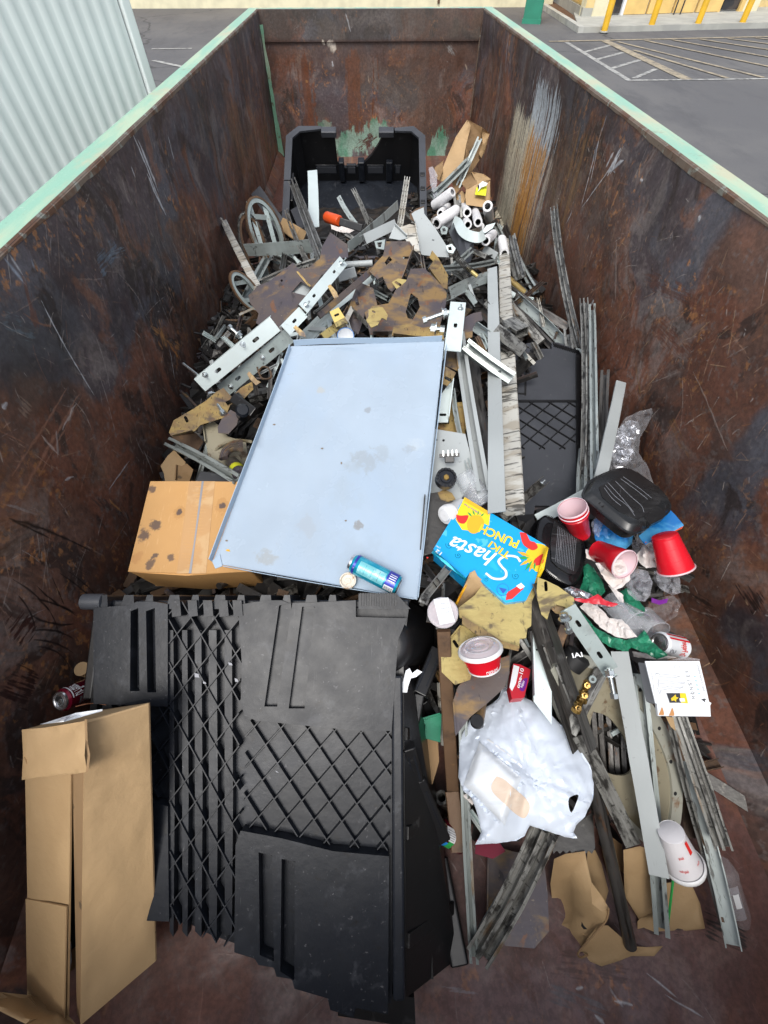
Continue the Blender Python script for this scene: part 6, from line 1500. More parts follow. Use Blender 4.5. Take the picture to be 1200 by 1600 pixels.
def strip(pts, w, up, th=.002):
    vs, fs = [], []
    for i, p in enumerate(pts):
        t = (pts[min(i+1, len(pts)-1)] - pts[max(i-1, 0)]).normalized(); s = t.cross(up).normalized()*w/2; q = up.normalized()*th
        vs += [p - s, p + s, p + s - q, p - s - q]
    for i in range(len(pts)-1):
        for j in range(4): a = i*4+j; b = i*4+(j+1) % 4; fs.append((a, b, b+4, a+4))
    fs += [(0,3,2,1), tuple(len(vs)-4+k for k in range(4))]
    return vs, fs
part('curved_lip', strip(lipA, .055, (C0 - lipA[0]).normalized()), m_galv, gt, 30)
plate('folded_clip', 'folded pale clip beside the curved guard', [(753,362),(760,352),(774,348),(770,356),(758,364)], .20, m_galv)
plate('folded_clip', 'small square-section channel end left of the curved guard', [(688,358),(692,352),(700,356),(698,366),(690,366)], .18, m_galvd, [[(691,357),(695,356),(697,361),(692,362)]])
plate('folded_clip', 'zigzag folded clip below the curved guard', [(696,384),(706,381),(712,388),(708,396),(700,394)], .17, m_galv, [[(700,386),(705,385),(706,391),(701,391)]])

# coil spring with rod
def coil(a, b, r, turns, wr):
    ax, s, u = axis_frame(a, b); n = turns*14
    return tubepath([a.lerp(b, i/n) + s*(r*cos(2*pi*i/14)) + u*(r*sin(2*pi*i/14)) for i in range(n+1)], wr, 6)
sp0, sp1 = G(713,402,.17), G(737,425,.15); r0 = px2m(4.2, sp0)
spt = thing('coil_spring', 'rusty coil spring on a pale rod in mid heap', 'spring', sp0)
part('coil', coil(sp0, sp1, r0, 13, r0*.22), m_dirty, spt, True); part('rod', lathe(sp0.lerp(sp1, .7), G(746,432,.15), [(0, r0*.7), (1, r0*.7)], 12, True, True), m_ypale, spt, True)

# bent wheel rims at the left
def rim_ring(label, cu, cv, ru, rv, dz, rot, mat, mat2, sp=0, w=6):
    fr = face_cam(G(cu, cv, dz), .9, tx=.55)
    pts = []
    for i in range(49):
        t = 2*pi*i/48; x = ru*cos(t); y = rv*sin(t); pts.append((cu + x*cos(rot) - y*sin(rot), cv + x*sin(rot) + y*cos(rot)))
    lp = [fr.w(q) for q in fr.px(pts)]; wm = px2m(w, lp[0])
    t = thing('bent_rim', label, 'wheel rim', fr.o)
    def prof_ring(hw, z0, z1, dr):
        vs, fs = [], []; n = 48; c = sum(lp[:-1], V((0,0,0)))/48
        for i in range(n):
            p = lp[i]; o = (p - c); k = o.length; o = o/k
            for (r_, z) in ((dr, z0), (dr + hw, z0), (dr + hw, z1), (dr, z1)): vs.append(p + o*r_ + fr.n*z)
        for i in range(n):
            for j in range(4): a = i*4+j; b = i*4+(j+1) % 4; c_ = ((i+1) % n)*4; fs.append((a, b, c_ + (j+1) % 4, c_ + j))
        return vs, fs
    part('rim', prof_ring(wm*.5, -.02, .006, -wm*.5), mat, t, 30); part('rim_edge', prof_ring(wm*.22, -.008, .010, -.002), mat2, t, 30)
    c = sum(lp[:-1], V((0,0,0)))/48
    for k in range(sp):
        a = lp[(k*48//max(sp, 1) + 5) % 48]; b = lp[(k*48//max(sp, 1) + 22) % 48]
        part('spoke', bar(a - fr.n*.012, b - fr.n*.02, pR(wm*.55, .006)), mat, t)
rim_ring('large bent grey rim leaning on the left wall', 415, 362, 24, 56, .20, -.36, m_galvd, m_rustbar, 4, 12)
rim_ring('rusty rim behind the large bent grey rim', 397, 385, 19, 54, .16, -.30, m_rustbar, m_dirty, 0, 11)
rim_ring('small bent rim low at the left wall below the others', 384, 455, 15, 36, .16, -.62, m_galvd, m_rustbar, 2, 11)

# tool with orange grip
ta_, tb_, tc2 = G(510,339,.24), G(531,346,.22), G(566,357,.17)
tl_t = thing('pry_tool', 'black tool with a bright orange grip on the heap below the far bin', 'hand tool', ta_)
part('grip', lathe(ta_, tb_, [(0, .026), (.06, .032), (.94, .032), (1, .026)], 14, True, True), m_orange, tl_t, True)
part('shaft', bar(tb_, tc2, pR(.042, .02)), m_blackp2, tl_t, bevel=.002)
# tan block
solo('wooden_block', 'small tan block lying beside the wedge-shaped angle', 'block', bar(G(443,352,.16), G(470,369,.13), pR(.085, .05)), m_card)
# yellow slotted box bracket
yb = thing('box_bracket', 'bright yellow box bracket with a slot above the tray top edge', 'bracket', G(527,493,.2))
fyb = face_cam(G(527,493,.2), .5)
part('face_plate', fyb.g(prism(fyb.px([(515,487),(529,480),(540,498),(524,508)]), -.003, 0, [fyb.px(slpx(526,492,5,1.8,-.4))])), m_yeldirty, yb)
part('side_plate', bar(fyb.w(fyb.hit(524,508)), fyb.w(fyb.hit(541,499)), pL(.02, .03, .003)), m_ypale, yb)
part('tail', bar(G(540,500,.17), G(505,526,.13), pL(.032, .02, .003)), m_ypale, yb)
# black casting
bc = thing('black_casting', 'black plastic clamp with a round boss left of the tray', 'clamp', G(378,634,.18))
part('arm', bar(G(365,622,.20), G(398,646,.15), pR(.045, .03)), m_blackp2, bc, bevel=.006)
part('arm', bar(G(372,620,.19), G(380,630,.19), pR(.03, .04)), m_blackp2, bc, bevel=.006)
part('boss', lathe(G(381,652,.13), G(379,640,.20), [(0, .02), (.3, .03), (.9, .03), (1, .022)], 16, True, True), m_blackp, bc, True)
# ribbed sleeve
ds = thing('ribbed_sleeve', 'brown ribbed sleeve curling in the disc plate left of the tray', 'sleeve', G(362,706,.14))
for k in range(4):
    p = [G(u, v, .15 + .01*k) for u, v in smoothpts([(345 + k*2.6, 718 - k*1), (350 + k*2, 703 + k*1.5), (362 + k, 693 + k*3), (376, 690 + k*4)], 5)]
    part('rib', tubepath(p, .0095, 8), m_brown, ds, True)
part('collar', tubepath([G(u, v, .13) for u, v in smoothpts([(392,690),(366,688),(342,698),(334,715),(342,728),(362,724)], 6)], [.006]*31, 8), m_cream, ds, True)
# brown wire loop
solo('wire_loop', 'bent brown hoop left of the tray edge', 'metal loop', tubepath([G(u, v, .2) for u, v in smoothpts([(402,574),(408,590),(418,592),(424,588),(420,576),(411,573),(404,580)], 5)], .004, 8), m_rustbar, smooth=True)
# brown bottle with a yellow label
bb = thing('brown_bottle', 'small brown bottle with yellow label under the tray left edge', 'bottle', G(370,735,.12))
bA_, bB_ = G(362,722,.10), G(376,742,.12)
part('body', lathe(bA_, bB_, [(0, .012), (.12, .028), (.95, .028), (1, .02)], 20, True, True), m_brown, bb, True)
part('label', lathe(bA_.lerp(bB_, .6), bA_.lerp(bB_, .86), [(0, .0286), (1, .0286)], 20), m_yellab, bb, True)
# torn cardboard by the left wall
plate('cardboard_scrap', 'torn brown cardboard behind the orange box at the left wall', [(251,728),(262,712),(272,703),(284,716),(290,722),(286,738),(278,752),(258,752),(256,740)], .12, m_card, cat='cardboard')
plate('cardboard_scrap', 'corrugated torn strip of cardboard behind the orange box', [(276,726),(284,728),(292,724),(302,734),(298,746),(296,752),(275,752)], .14, m_cardin, cat='cardboard')

# cream disc with its rim and hole
dA, dB, dC = G(900,1040,.05), G(1050,1140,.05), G(1000,1300,.04)
DF = plane3(dA, dB, dC)
disc = thing('cream_disc', 'big grimy cream disc with a leaf-shaped hole under the grey rails', 'metal disc', dA)
outl = smoothpts([(858,1045),(880,1026),(905,1022),(950,1034),(990,1066),(1022,1108),(1046,1152),(1060,1200),(1063,1250),(1056,1296),(1034,1322),(1000,1312),(960,1270),(925,1215),(900,1170),(872,1110),(858,1070),(858,1045)], 3)[:-1]
inr = smoothpts([(870,1052),(900,1040),(945,1052),(980,1082),(1008,1122),(1030,1164),(1044,1206),(1047,1250),(1040,1290),(1020,1304),(1000,1296),(965,1258),(930,1205),(908,1160),(880,1105),(870,1070),(870,1052)], 3)[:-1]
hole = smoothpts([(927,1112),(950,1120),(972,1146),(986,1180),(988,1200),(978,1211),(956,1210),(936,1198),(926,1170),(922,1135),(927,1112)], 3)[:-1]
part('face', DF.g(prism(DF.px(inr), -.006, 0, [DF.px(hole)])), m_cream, disc)
part('rim', DF.g(prism(DF.px(outl), -.02, .008, [DF.px(inr)])), m_creamrim, disc, bevel=.002)
for (u, v) in ((1030,1138),(1048,1190),(1055,1240),(1052,1285),(1000,1078),(950,1041),(900,1030)):
    c = DF.hit(u, v, .008); part('bolt_hole', DF.g(prism([(c[0] + x, c[1] + y) for x, y in circ(.0055, 12)], .0082, .0088)), m_core, disc)
# brass fittings
bf = thing('brass_fitting', 'tarnished brass valve fitting lying on the cream disc', 'valve', G(915,1068,.16))
for i, (u0, v0, u1, v1, r) in enumerate([(917,1064,915,1076,.009),(914,1078,908,1098,.0125),(905,1096,899,1113,.011)]):
    a, b = G(u0, v0, .17), G(u1, v1, .15); part('body', lathe(a, b, [(0, r*.7), (.12, r*.7), (.14, r), (.34, r), (.36, r*.75), (.6, r*.75), (.62, r*1.1), (.9, r*1.1), (1, r*.8)], 8, True, True), m_brass, bf)
for (u, v) in ((912,1086),(902,1106),(916,1070)): part('nut', lathe(G(u, v, .17), G(u + 4, v + 2, .19), [(0, .008), (.5, .008), (.51, .005), (1, .004)], 6, True, True), m_brass, bf)
solo('steel_washer', 'small grey washer ring beside the brass fitting', 'washer', lathe(G(925,1061,.14), G(925,1061,.14) + V((0, -.002, .004)), [(0, .0045), (0, .010), (1, .010), (1, .0045), (0, .0045)], 20), m_galvd)
# bolted plate of the narrow channel
bpf = face_cam(G(720,1104,.11), .9)
bpl = thing('bolted_plate', 'dark joint plate with two bolts left of the white bag', 'joint plate', bpf.o)
part('plate', bpf.g(prism(bpf.px([(713,1076),(725,1078),(728,1132),(716,1132)]), -.003, 0)), m_dark, bpl)
for v in (1087, 1108): part('bolt', bolt_g(bpf.w(bpf.hit(718.5, v)), bpf.n, .008, .014), m_dirty, bpl)
# pipe end, spring-like can ring in the dark hollow
solo('pipe_elbow', 'grimy pipe end in the dark hollow above the green-labelled can', 'pipe', bar(PD(690,1246,1.33), PD(704,1262,1.42), circ(.020, 20), ring=circ(.012, 20)), m_dirty, smooth=35)
plate('brown_cardboard', 'crumpled brown cardboard deep in the hollow beside the big bin', [(642,1160),(664,1140),(684,1150),(686,1190),(676,1225),(658,1235),(644,1200)], .12, m_cardin, cat='cardboard')
plate('green_sheet', 'dark green plastic sheet deep in the hollow beside the big bin', [(640,1130),(690,1115),(688,1160),(650,1150)], .08, m_green, cat='plastic sheet')
# small black blocks near tray corner
solo('steel_clamp', 'little grey steel clamp at the near right corner of the tray', 'clamp', join(bar(G(658,936,.12), G(668,940,.12), pR(.02, .016)), bar(G(660,942,.10), G(664,932,.13), pR(.012, .02))), m_dirty)
# terminal block and dial
tb0 = face_cam(G(702,714,.15), .7)
tb = thing('terminal_block', 'small black switch with metal prongs above the black dial', 'switch', tb0.o)
part('body', tb0.g(boxg(-.016, .016, -.022, .0, 0, .016)), m_blackp2, tb, bevel=.002); part('wing', tb0.g(boxg(-.034, .034, -.002, .010, .002, .010)), m_blackp2, tb)
for x in (-.022, -.006, .008, .022): part('prong', tb0.g(boxg(x, x + .004, .0, .020, .010, .016)), m_zinc, tb)
dk_ = G(695,752,.14); dn_ = (V((.0, -.35, 1))).normalized()
dl = thing('black_dial', 'round black dial with notched rim and brass centre right of the tray', 'dial', dk_)
part('body', lathe(dk_, dk_ + dn_*.035, [(0, .030), (.3, .034), (1, .033)], 36, True, False), m_blackp2, dl, 30)
part('face', lathe(dk_ + dn_*.035, dk_ + dn_*.028, [(0, .033), (.0, .028), (1, .026), (1, .018), (.3, .017), (.3, .001)], 36), m_blackp, dl, 30)
fd_ = Frame(dk_ + dn_*.0352, V((1, 0, 0)), n=dn_)
for k in range(16): part('notch', [fd_.w((p.x*cos(k*pi/8) - p.y*sin(k*pi/8), p.x*sin(k*pi/8) + p.y*cos(k*pi/8), p.z)) for p in boxg(.026, .033, -.003, .003, -.002, .0025)[0]] and ([fd_.w((p.x*cos(k*pi/8) - p.y*sin(k*pi/8), p.x*sin(k*pi/8) + p.y*cos(k*pi/8), p.z)) for p in boxg(.026, .033, -.003, .003, -.002, .0025)[0]], boxg(0,1,0,1,0,1)[1]), m_blackp2, dl)
part('centre_nut', lathe(dk_ + dn_*.025, dk_ + dn_*.040, [(0, .010), (.9, .010), (1, .008)], 6, True, True), m_brass, dl)
solo('valve_stem', 'small metal pin end sticking out of the oily latch rail', 'pin', bolt_g(G(846,756,.14), (G(852,750,.15) - G(846,756,.14)), .007, .02), m_zinc)

# thin offcuts lodged between the larger pieces: nothing in the photograph tells them apart
_e = random.Random(23); _n = 0
_reg = [(385,400),(440,380),(520,372),(600,340),(690,345),(760,345),(820,400),(868,490),(890,545),(800,560),(760,540),(700,600),(440,600),(300,690),(262,690),(300,560),(360,470)]
_reg2 = [(690,900),(830,900),(900,940),(1000,1020),(1060,1120),(1110,1330),(1000,1330),(760,1330),(690,1200),(660,1100),(660,940)]
while _n < 176:
    if _n < 140:
        u, v = _e.uniform(262, 890), _e.uniform(340, 690)
        if not inpoly(u, v, _reg): continue
        an = _e.choice([_e.gauss(.9, .35), _e.gauss(-.75, .4), _e.gauss(1.5, .3), _e.uniform(0, pi)]); L = _e.uniform(22, 62)
    else:
        u, v = _e.uniform(660, 1110), _e.uniform(900, 1330)
        if not inpoly(u, v, _reg2): continue
        an = _e.gauss(1.35, .35); L = _e.uniform(40, 110)
    u0, v0, u1, v1 = u - cos(an)*L/2, v - sin(an)*L/2, u + cos(an)*L/2, v + sin(an)*L/2
    if _n >= 140 and not (inpoly(u0, v0, _reg2) and inpoly(u1, v1, _reg2) and max(u0, u1) < 1060): continue
    _n += 1
    z0_, z1_ = (.03, .125) if _n <= 140 else (-.02, .03)
    scrap('steel_offcut', 'thin grimy steel offcut lodged among larger scrap pieces', _e.choice('CUWLLB'), (u0, v0, _e.uniform(z0_, z1_)), (u1, v1, _e.uniform(z0_, z1_)), _e.uniform(3, 8), _e.choice([m_dirty, m_dirty, m_dark, m_galvd, m_whitegrime, m_galv, m_dirty, m_greypaint, m_dark, m_brown]), _e.uniform(.5, .9), _e.choice([0, 0, 30, -30]), group='thin steel offcuts in the heap')
# ------------------------------------------------------------------ litter on top of the heap
def fold(p, seed, n=6, f=1.0):
    r = random.Random(seed); s = 0; tw = 0
    q = p + V((MN.noise(p*9 + V((seed, 0, 0))), MN.noise(p*9 + V((0, seed, 0))), MN.noise(p*9 + V((0, 0, seed)))))*.018
    for k in range(n + 2):
        a = r.uniform(0, 2*pi); b = r.uniform(-.7, .7); d = V((cos(a), sin(a), b)); fr = (10*1.55**k)*r.uniform(.8, 1.2)*f; ph = r.random()
        w = 1/(1.38**k); s += (1 - abs(((q.dot(d)*fr + ph) % 1) - .5)*2)**1.3*w; tw += w
    return s/tw
def crumple(name, label, cat, pts, dz, mat, bulge=.02, amp=.01, seed=1, step=6, f=1.0, th=.0008, smooth=False, parts=(), dzs=None, rnd_pts=.35, group=None, film=None):
    film = mat in (m_film, m_filmw) if film is None else film
    if film: bulge *= .35; amp *= 1.5
    out = [(float(u), float(v)) for u, v in pts]
    # denser edge with slight raggedness
    o2 = []
    for i in range(len(out)):
        a, b = out[i], out[(i+1) % len(out)]; L = ((a[0]-b[0])**2 + (a[1]-b[1])**2)**.5; k = max(1, int(L/step))
        for j in range(k):
            t = j/k; w = .0 if j == 0 else 1.0
            o2.append((a[0] + (b[0]-a[0])*t + rnd.uniform(-.7, .7)*w, a[1] + (b[1]-a[1])*t + rnd.uniform(-.7, .7)*w))
    xs = [p[0] for p in o2]; ys = [p[1] for p in o2]; inn = []
    u = min(xs)
    while u < max(xs):
        v = min(ys)
        while v < max(ys):
            a, b = u + rnd.uniform(-rnd_pts, rnd_pts)*step, v + rnd.uniform(-rnd_pts, rnd_pts)*step
            if inpoly(a, b, o2): inn.append((a, b))
            v += step
        u += step
    vs, fs = tri_poly(o2, (), inn)
    def edist(x, y):
        m = 1e9
        for i in range(len(out)):
            a, b = out[i-1], out[i]; dx, dy = b[0]-a[0], b[1]-a[1]; t = max(0, min(1, ((x-a[0])*dx + (y-a[1])*dy)/(dx*dx + dy*dy + 1e-9)))
            m = min(m, ((x-a[0]-dx*t)**2 + (y-a[1]-dy*t)**2)**.5)
        return m
    ds = [edist(p[0], p[1]) for p in vs]; dm = max(ds) + 1e-6
    # one base plane so that the thing stays compact
    cu, cv = sum(p[0] for p in out)/len(out), sum(p[1] for p in out)/len(out)
    if dzs:
        def zz(u, v):
            s = w = 0
            for (a, b), d in zip(pts, dzs): k = 1/((a-u)**2 + (b-v)**2 + 20); s += k*d; w += k
            return s/w
    else: zz = lambda u, v: dz
    fr = face_cam(G(cu, cv, dz), .45)
    top, bot = [], []
    for p, e in zip(vs, ds):
        b = fr.w(fr.hit(p[0], p[1])) if not dzs else G(p[0], p[1], zz(p[0], p[1]))
        t = e/dm; up = (C0 - b).normalized()
        h = bulge*.55*sqrt(max(0, 1 - (1-t)**2)) + (fold(b, seed, 5, f) - .42)*amp*1.5*(.35 + .65*min(1, t*2.5))
        q = b + up*h; top.append(q); bot.append(b - up*(bulge*.25*t + th) if (bulge > .004 and not film) else q - up*th)
    N = len(vs); faces = [tuple(x) for x in fs] + ([tuple(i + N for i in reversed(x)) for x in fs] if not film else [])
    ed = {}
    for x in fs:
        for i in range(len(x)): ed[(x[i], x[(i+1) % len(x)])] = 1
    for (a, b) in list(ed):
        if (b, a) not in ed and not film: faces.append((a, a + N, b + N, b))
    a, b, c = [top[i] for i in fs[0][:3]]
    if (b-a).cross(c-a).dot(C0 - a) < 0: faces = [tuple(reversed(x)) for x in faces]
    if film: bot = []
    o = solo(name, label, cat, (top + bot, faces), mat, group, smooth=(smooth or False))
    return o
def addpart(o, name, g, mat, **k): return part(name, g, mat, o, **k)

# ---- printed drinks carton
sc = [P(726,777,.63), P(853,852,.63), P(677,858,.60)]
SB = plane3(*sc)
carton = thing('drinks_carton', 'bright blue printed drinks carton lettered Shasta Tiki Punch, upside down on the heap', 'carton', SB.w((.12, .1, -.1)))
oc_ = SB.px([(726,777),(853,852),(834,915),(822,938),(790,942),(748,905),(742,893),(734,895),(728,903),(677,858)])
part('carton_body', SB.g(prism(oc_, -.085, 0)), m_cyan, carton, bevel=.003)
def spr(name, pts, mat, z=.0006, curve=False): 
    return part(name, SB.g(prism(SB.px(smoothpts(pts + [pts[0]], 4)[:-1] if curve else pts), z, z + .0004)), mat, carton)
spr('yellow_corner', [(726,777),(766,801),(764,822),(744,812),(742,830),(722,828),(712,812),(716,797)], m_yel)
spr('orange_corner', [(727,778),(765,801),(763,805),(725,783)], m_yeld, .0012)
spr('red_flower', [(711,804),(720,806),(732,806),(726,818),(716,816)], m_rprint, .0012, True)
spr('yellow_corner', [(838,849),(853,854),(851,876),(840,894),(826,880),(822,862)], m_yel, .0006, True)
spr('red_patch', [(812,832),(822,834),(828,845),(836,848),(840,856),(832,860),(822,855),(816,848)], m_rprint, .0012, True)
spr('red_patch', [(843,868),(850,866),(848,880),(836,884),(834,876)], m_rprint, .0014, True)
spr('red_can_picture', [(792,926),(812,914),(818,920),(800,936),(790,938)], m_rprint, .0010)
spr('white_can_end', [(806,916),(814,911),(820,917),(813,921)], m_wprint, .0015)
# leaves of a plain pineapple print
for k, (a, b) in enumerate([((828,870),(808,862)),((828,872),(808,872)),((830,874),(812,884)),((832,876),(820,892)),((834,878),(826,894)),((836,878),(834,892))]):
    d = ((b[0]-a[0])/2, (b[1]-a[1])/2); n_ = (-d[1]*.25, d[0]*.25); spr('printed_leaf', [a, (a[0]+d[0]+n_[0], a[1]+d[1]+n_[1]), b, (a[0]+d[0]-n_[0], a[1]+d[1]-n_[1])], m_gprint if k % 2 else m_yeld, .0014 + k*.0001)
spr('printed_pineapple', [(736,806),(748,806),(756,814),(754,826),(742,834),(732,830),(730,816)], m_yeld, .0012, True)
for k, (a, b) in enumerate([((738,808),(730,800)),((742,806),(738,797)),((746,806),(748,798)),((750,808),(757,802))]):
    d = ((b[0]-a[0])/2, (b[1]-a[1])/2); n_ = (-d[1]*.3, d[0]*.3); spr('printed_leaf', [a, (a[0]+d[0]+n_[0], a[1]+d[1]+n_[1]), b, (a[0]+d[0]-n_[0], a[1]+d[1]-n_[1])], m_gprint, .0015 + k*.0001)
spr('round_seal', [(785.5 + x, 921.5 + y) for x, y in circ(9.5, 20)], m_bprint, .0006); spr('round_seal', [(785.5 + x, 921.5 + y) for x, y in circ(8.8, 20)], m_cyan, .0012); spr('seal_mark', [(779,918),(792,921),(786,928)], m_bprint, .0018)
for (u, v, r_) in ((702,852,6),(716,868,5),(806,900,6),(760,905,4)):
    lp_ = [(u + r_*k/14*cos(k*.7), v + r_*k/14*sin(k*.7)) for k in range(15)]; part('printed_swirl', SB.g(ribbon(SB.px(lp_), .0022, .0006, .0010)), m_canblue, carton)
# lettering reads upside down: hand brushed script word
def script_word(word_strokes, w, mat, z=.002):
    for st_ in word_strokes: part('brand_lettering', SB.g(ribbon(SB.px(smoothpts(st_, 5)), w, z, z + .0005)), mat, carton)
script_word([[(812,877),(807,871),(795,869),(784,872),(779,878),(784,886),(790,893),(790,901),(783,905),(770,904),(760,897)]], .0066, m_wprint)
part('brand_lettering', text_px(SB, 'hasta', (777,866), (708,838), 26, shear=.35, off=.012, lift=.0024), m_wprint, carton)
part('flavour_lettering', text_px(SB, 'TIKI', (799,866), (768,846), 12, off=.02, lift=.0030), m_yel, carton)
part('flavour_lettering', text_px(SB, 'PUNCH', (812,846), (752,820), 15, off=.03, lift=.0030), m_yel, carton)
part('small_print', text_px(SB, '12', (691,864), (683,858), 6, off=.02, lift=.001), m_wprint, carton)
part('small_print', text_px(SB, 'CANS', (689,856), (682,852), 2.6, off=.0, lift=.001), m_wprint, carton)
part('small_print', text_px(SB, 'Caffeine Free', (752,803), (726,787), 3.2, off=.01, lift=.0018), m_bprint, carton)
part('torn_flap', sheet_px([(734,895),(742,891),(746,900),(760,912),(772,922),(764,938),(750,950),(728,956),(712,946),(716,932),(726,914)], [1.24,1.24,1.24,1.25,1.26,1.28,1.30,1.32,1.32,1.30,1.27], .002, 3, .01), m_card, carton, 60)
part('printed_side', sheet_px([(677,859),(728,903),(727,908),(674,864)], [1.235,1.235,1.25,1.25], .001, 3, 0), m_canblue, carton)
part('printed_side', sheet_px([(711,944),(727,912),(730,914),(715,945)], [1.30,1.27,1.26,1.29], .001, 3, 0), m_yeld, carton)
part('printed_side', sheet_px([(853,853),(857,856),(850,890),(836,918),(826,936),(822,938),(834,915)], [1.24,1.26,1.26,1.25,1.24,1.23,1.23], .001, 3, 0), m_yel, carton)

# ---- cups, bowls, cans
def cup(name, label, A, B, rA, rB, mat, inner, group=None, stacked=False, cat='cup', open_at='A', rings=True, n=36):
    """A = rim centre, B = base centre"""
    t = thing(name, label, cat, B if B.z < A.z else A, group)
    prof = [(1, rB*.90), (.985, rB), (.93, rB)]
    if rings: prof += [(.925, rB + (rA-rB)*.10), (.66, rB + (rA-rB)*.32), (.655, rB + (rA-rB)*.36), (.34, rB + (rA-rB)*.64), (.335, rB + (rA-rB)*.68)]
    prof += [(.03, rA*.985), (.0, rA*.985)]
    part('outside', lathe(A, B, prof[::-1], n, False, True), mat, t, True)
    part('inside', lathe(A, B, [(.0, rA*.965), (.35, rB + (rA-rB)*.60), (.9, rB*.93), (.93, rB*.90), (.93, .001)], n), inner, t, True)
    ax, s, u = axis_frame(A, B); rr = rA*.03
    part('rim', lathe(A, B, [(-.02, rA*.97), (-.03, rA*1.0), (-.02, rA*1.03), (0, rA*1.045), (.018, rA*1.03), (.02, rA*.985)], n), inner if inner is m_pink else mat, t, True)
    return t
def PDx(u, v, d): return PD(u, v, d)
a_ = PDx(894, 794, 1.34); b_ = a_ + (PDx(912, 848, 1.43) - a_).normalized()*.125
t_ = cup('plastic_cup', 'upright stack of red plastic cups beside the ribbed black tray', a_, b_, .0425, .028, m_red, m_pink)
ax_ = (b_ - a_).normalized(); part('nested_cup_rim', lathe(a_ + ax_*.012, a_ + ax_*.017, [(0, .0428), (.5, .0452), (1, .0428)], 36), m_pink, t_, True); part('nested_cup_rim', lathe(a_ + ax_*.024, a_ + ax_*.028, [(0, .0420), (.5, .0440), (1, .0420)], 36), m_red, t_, True)
a_ = PDx(976, 882, 1.21); b_ = a_ + (PDx(938, 862, 1.29) - a_).normalized()*.105
cup('plastic_cup', 'red plastic cup on its side between the white napkins', a_, b_, .042, .029, m_red, m_pink)
a_ = PDx(1056, 889, 1.24); b_ = a_ + (PDx(1036, 830, 1.23) - a_).normalized()*.105
cup('plastic_cup', 'red plastic cup tipped mouth-down against the right wall', a_, b_, .047, .033, m_red, m_pink)
a_ = PDx(1068, 1352, 1.13); b_ = PDx(1048, 1299, 1.10)
fc = cup('foam_cup', 'white foam cup with red print lying near the wide grey rail', a_, b_, .046, .030, m_foam, m_foam, rings=False)
rf = lambda t: .046 + (.030 - .046)*t
part('cup_lid', lathe(a_, b_, [(-.10, .001), (-.10, .034), (-.06, .042), (.0, .050), (.05, .051), (.09, .049), (.10, .047)], 36), m_white, fc, True)
part('base_recess', lathe(b_, a_, [(.0, .0285), (.03, .026), (.03, .001)], 36), m_white, fc, True)
q = ang_to_cam(a_, b_)
for (t0, an, s_, w_) in ((.30, .35, 'Raising Flavor', .5), (.62, .32, 'Raising', .34), (.30, -.62, 'fun', .3)): part('red_print', text_cyl(a_, b_, rf, s_, t0, w_, q + an - .5, .0075, around=True, shear=.3, off=.012), m_rprint, fc)
part('red_print', patch_cyl(a_, b_, rf, .62, .92, q - .95, q - .68, .0005), m_rprint, fc)
# straw
solo('green_straw', 'thin green drinking straw beside the foam cup', 'straw', lathe(PDx(1052,1372,1.16), PDx(1043,1450,1.22), [(0, .0032), (1, .0032)], 12, True, True), m_gprint, smooth=True)
# stack of clear cups
a_ = PDx(752,786,1.50); b_ = PDx(722,738,1.50)
cc = cup('clear_cup', 'stack of clear plastic cups lying above the blue carton', a_, b_, .050, .032, m_cupc, m_cupc)
for k in range(1, 5):
    f = k*.14; part('nested_rim', lathe(a_.lerp(b_, f), a_.lerp(b_, f + .03), [(0, .0495 - f*.018), (.5, .0515 - f*.018), (1, .0495 - f*.018)], 32), m_cupc, cc, True)
# white lidded tub left of the carton
a_ = PDx(694,806,1.36); b_ = PDx(722,792,1.42)
wt = thing('white_tub', 'white plastic lid end poking out at the left of the blue carton', 'tub', a_)
part('lid', lathe(a_, b_, [(0, .001), (0, .018), (.06, .021), (.08, .030), (.2, .032), (.24, .029), (.34, .030), (.38, .027), (1, .028)], 32), m_white, wt, True)
# dipping cup with lid
a_ = PDx(692,957,1.19); b_ = a_ + (V((.02, .25, -1)).normalized())*.035
dc = thing('sauce_cup', 'small lidded sauce cup with a torn paper sticker right of the big black bin', 'cup', b_)
part('lid', lathe(a_, b_, [(-.06, .001), (-.06, .030), (-.12, .034), (-.10, .0385), (.0, .042), (.08, .042), (.10, .039)], 36), m_lidc, dc, True)
part('tub', lathe(a_, b_, [(.08, .040), (.14, .037), (1, .032), (1, .001)], 36), m_pink, dc, True)
fr_ = Frame(a_ - (b_ - a_)*.07, V((1, .0, .0)), n=(a_ - b_).normalized())
s_ = part('sticker', fr_.g(prism(fr_.px([(677,937),(700,934),(711,972),(687,977)]), .0035, .0042)), m_print, dc)
for k, w_ in enumerate(('MILD', 'SAUCE', '2 OZ')): part('sticker_print', text_px(fr_, w_, (689, 946 + k*7), (702, 944 + k*7), 3, lift=.0052), m_gryprint, dc)
# red bowl with clear lid
a_ = PDx(750,1014,1.12); nb = V((-.22, .66, .72)).normalized(); b_ = a_ - nb*.052
rb = thing('soup_bowl', 'red paper bowl with white script and cloudy clear lid on the yellow plates', 'bowl', b_)
rbf = lambda t: .054 + (.040 - .054)*t
part('bowl', lathe(a_, b_, [(.06, .0535), (.97, .0405), (1, .041), (1, .001)], 48), m_red, rb, True)
part('base_ring', lathe(a_, b_, [(.96, .0412), (.96, .0425), (1.03, .0425), (1.03, .040)], 48), m_white, rb, True)
part('lid_rim', lathe(a_, b_, [(-.04, .050), (-.10, .0535), (.0, .0575), (.10, .0575), (.12, .0545)], 48), m_white, rb, True)
part('lid', lathe(a_, b_, [(-.12, .001), (-.12, .012), (-.20, .013), (-.20, .022), (-.14, .024), (-.16, .036), (-.22, .037), (-.18, .044), (-.05, .050), (-.06, .054)], 48), m_lidc, rb, True)
q = ang_to_cam(a_, b_)
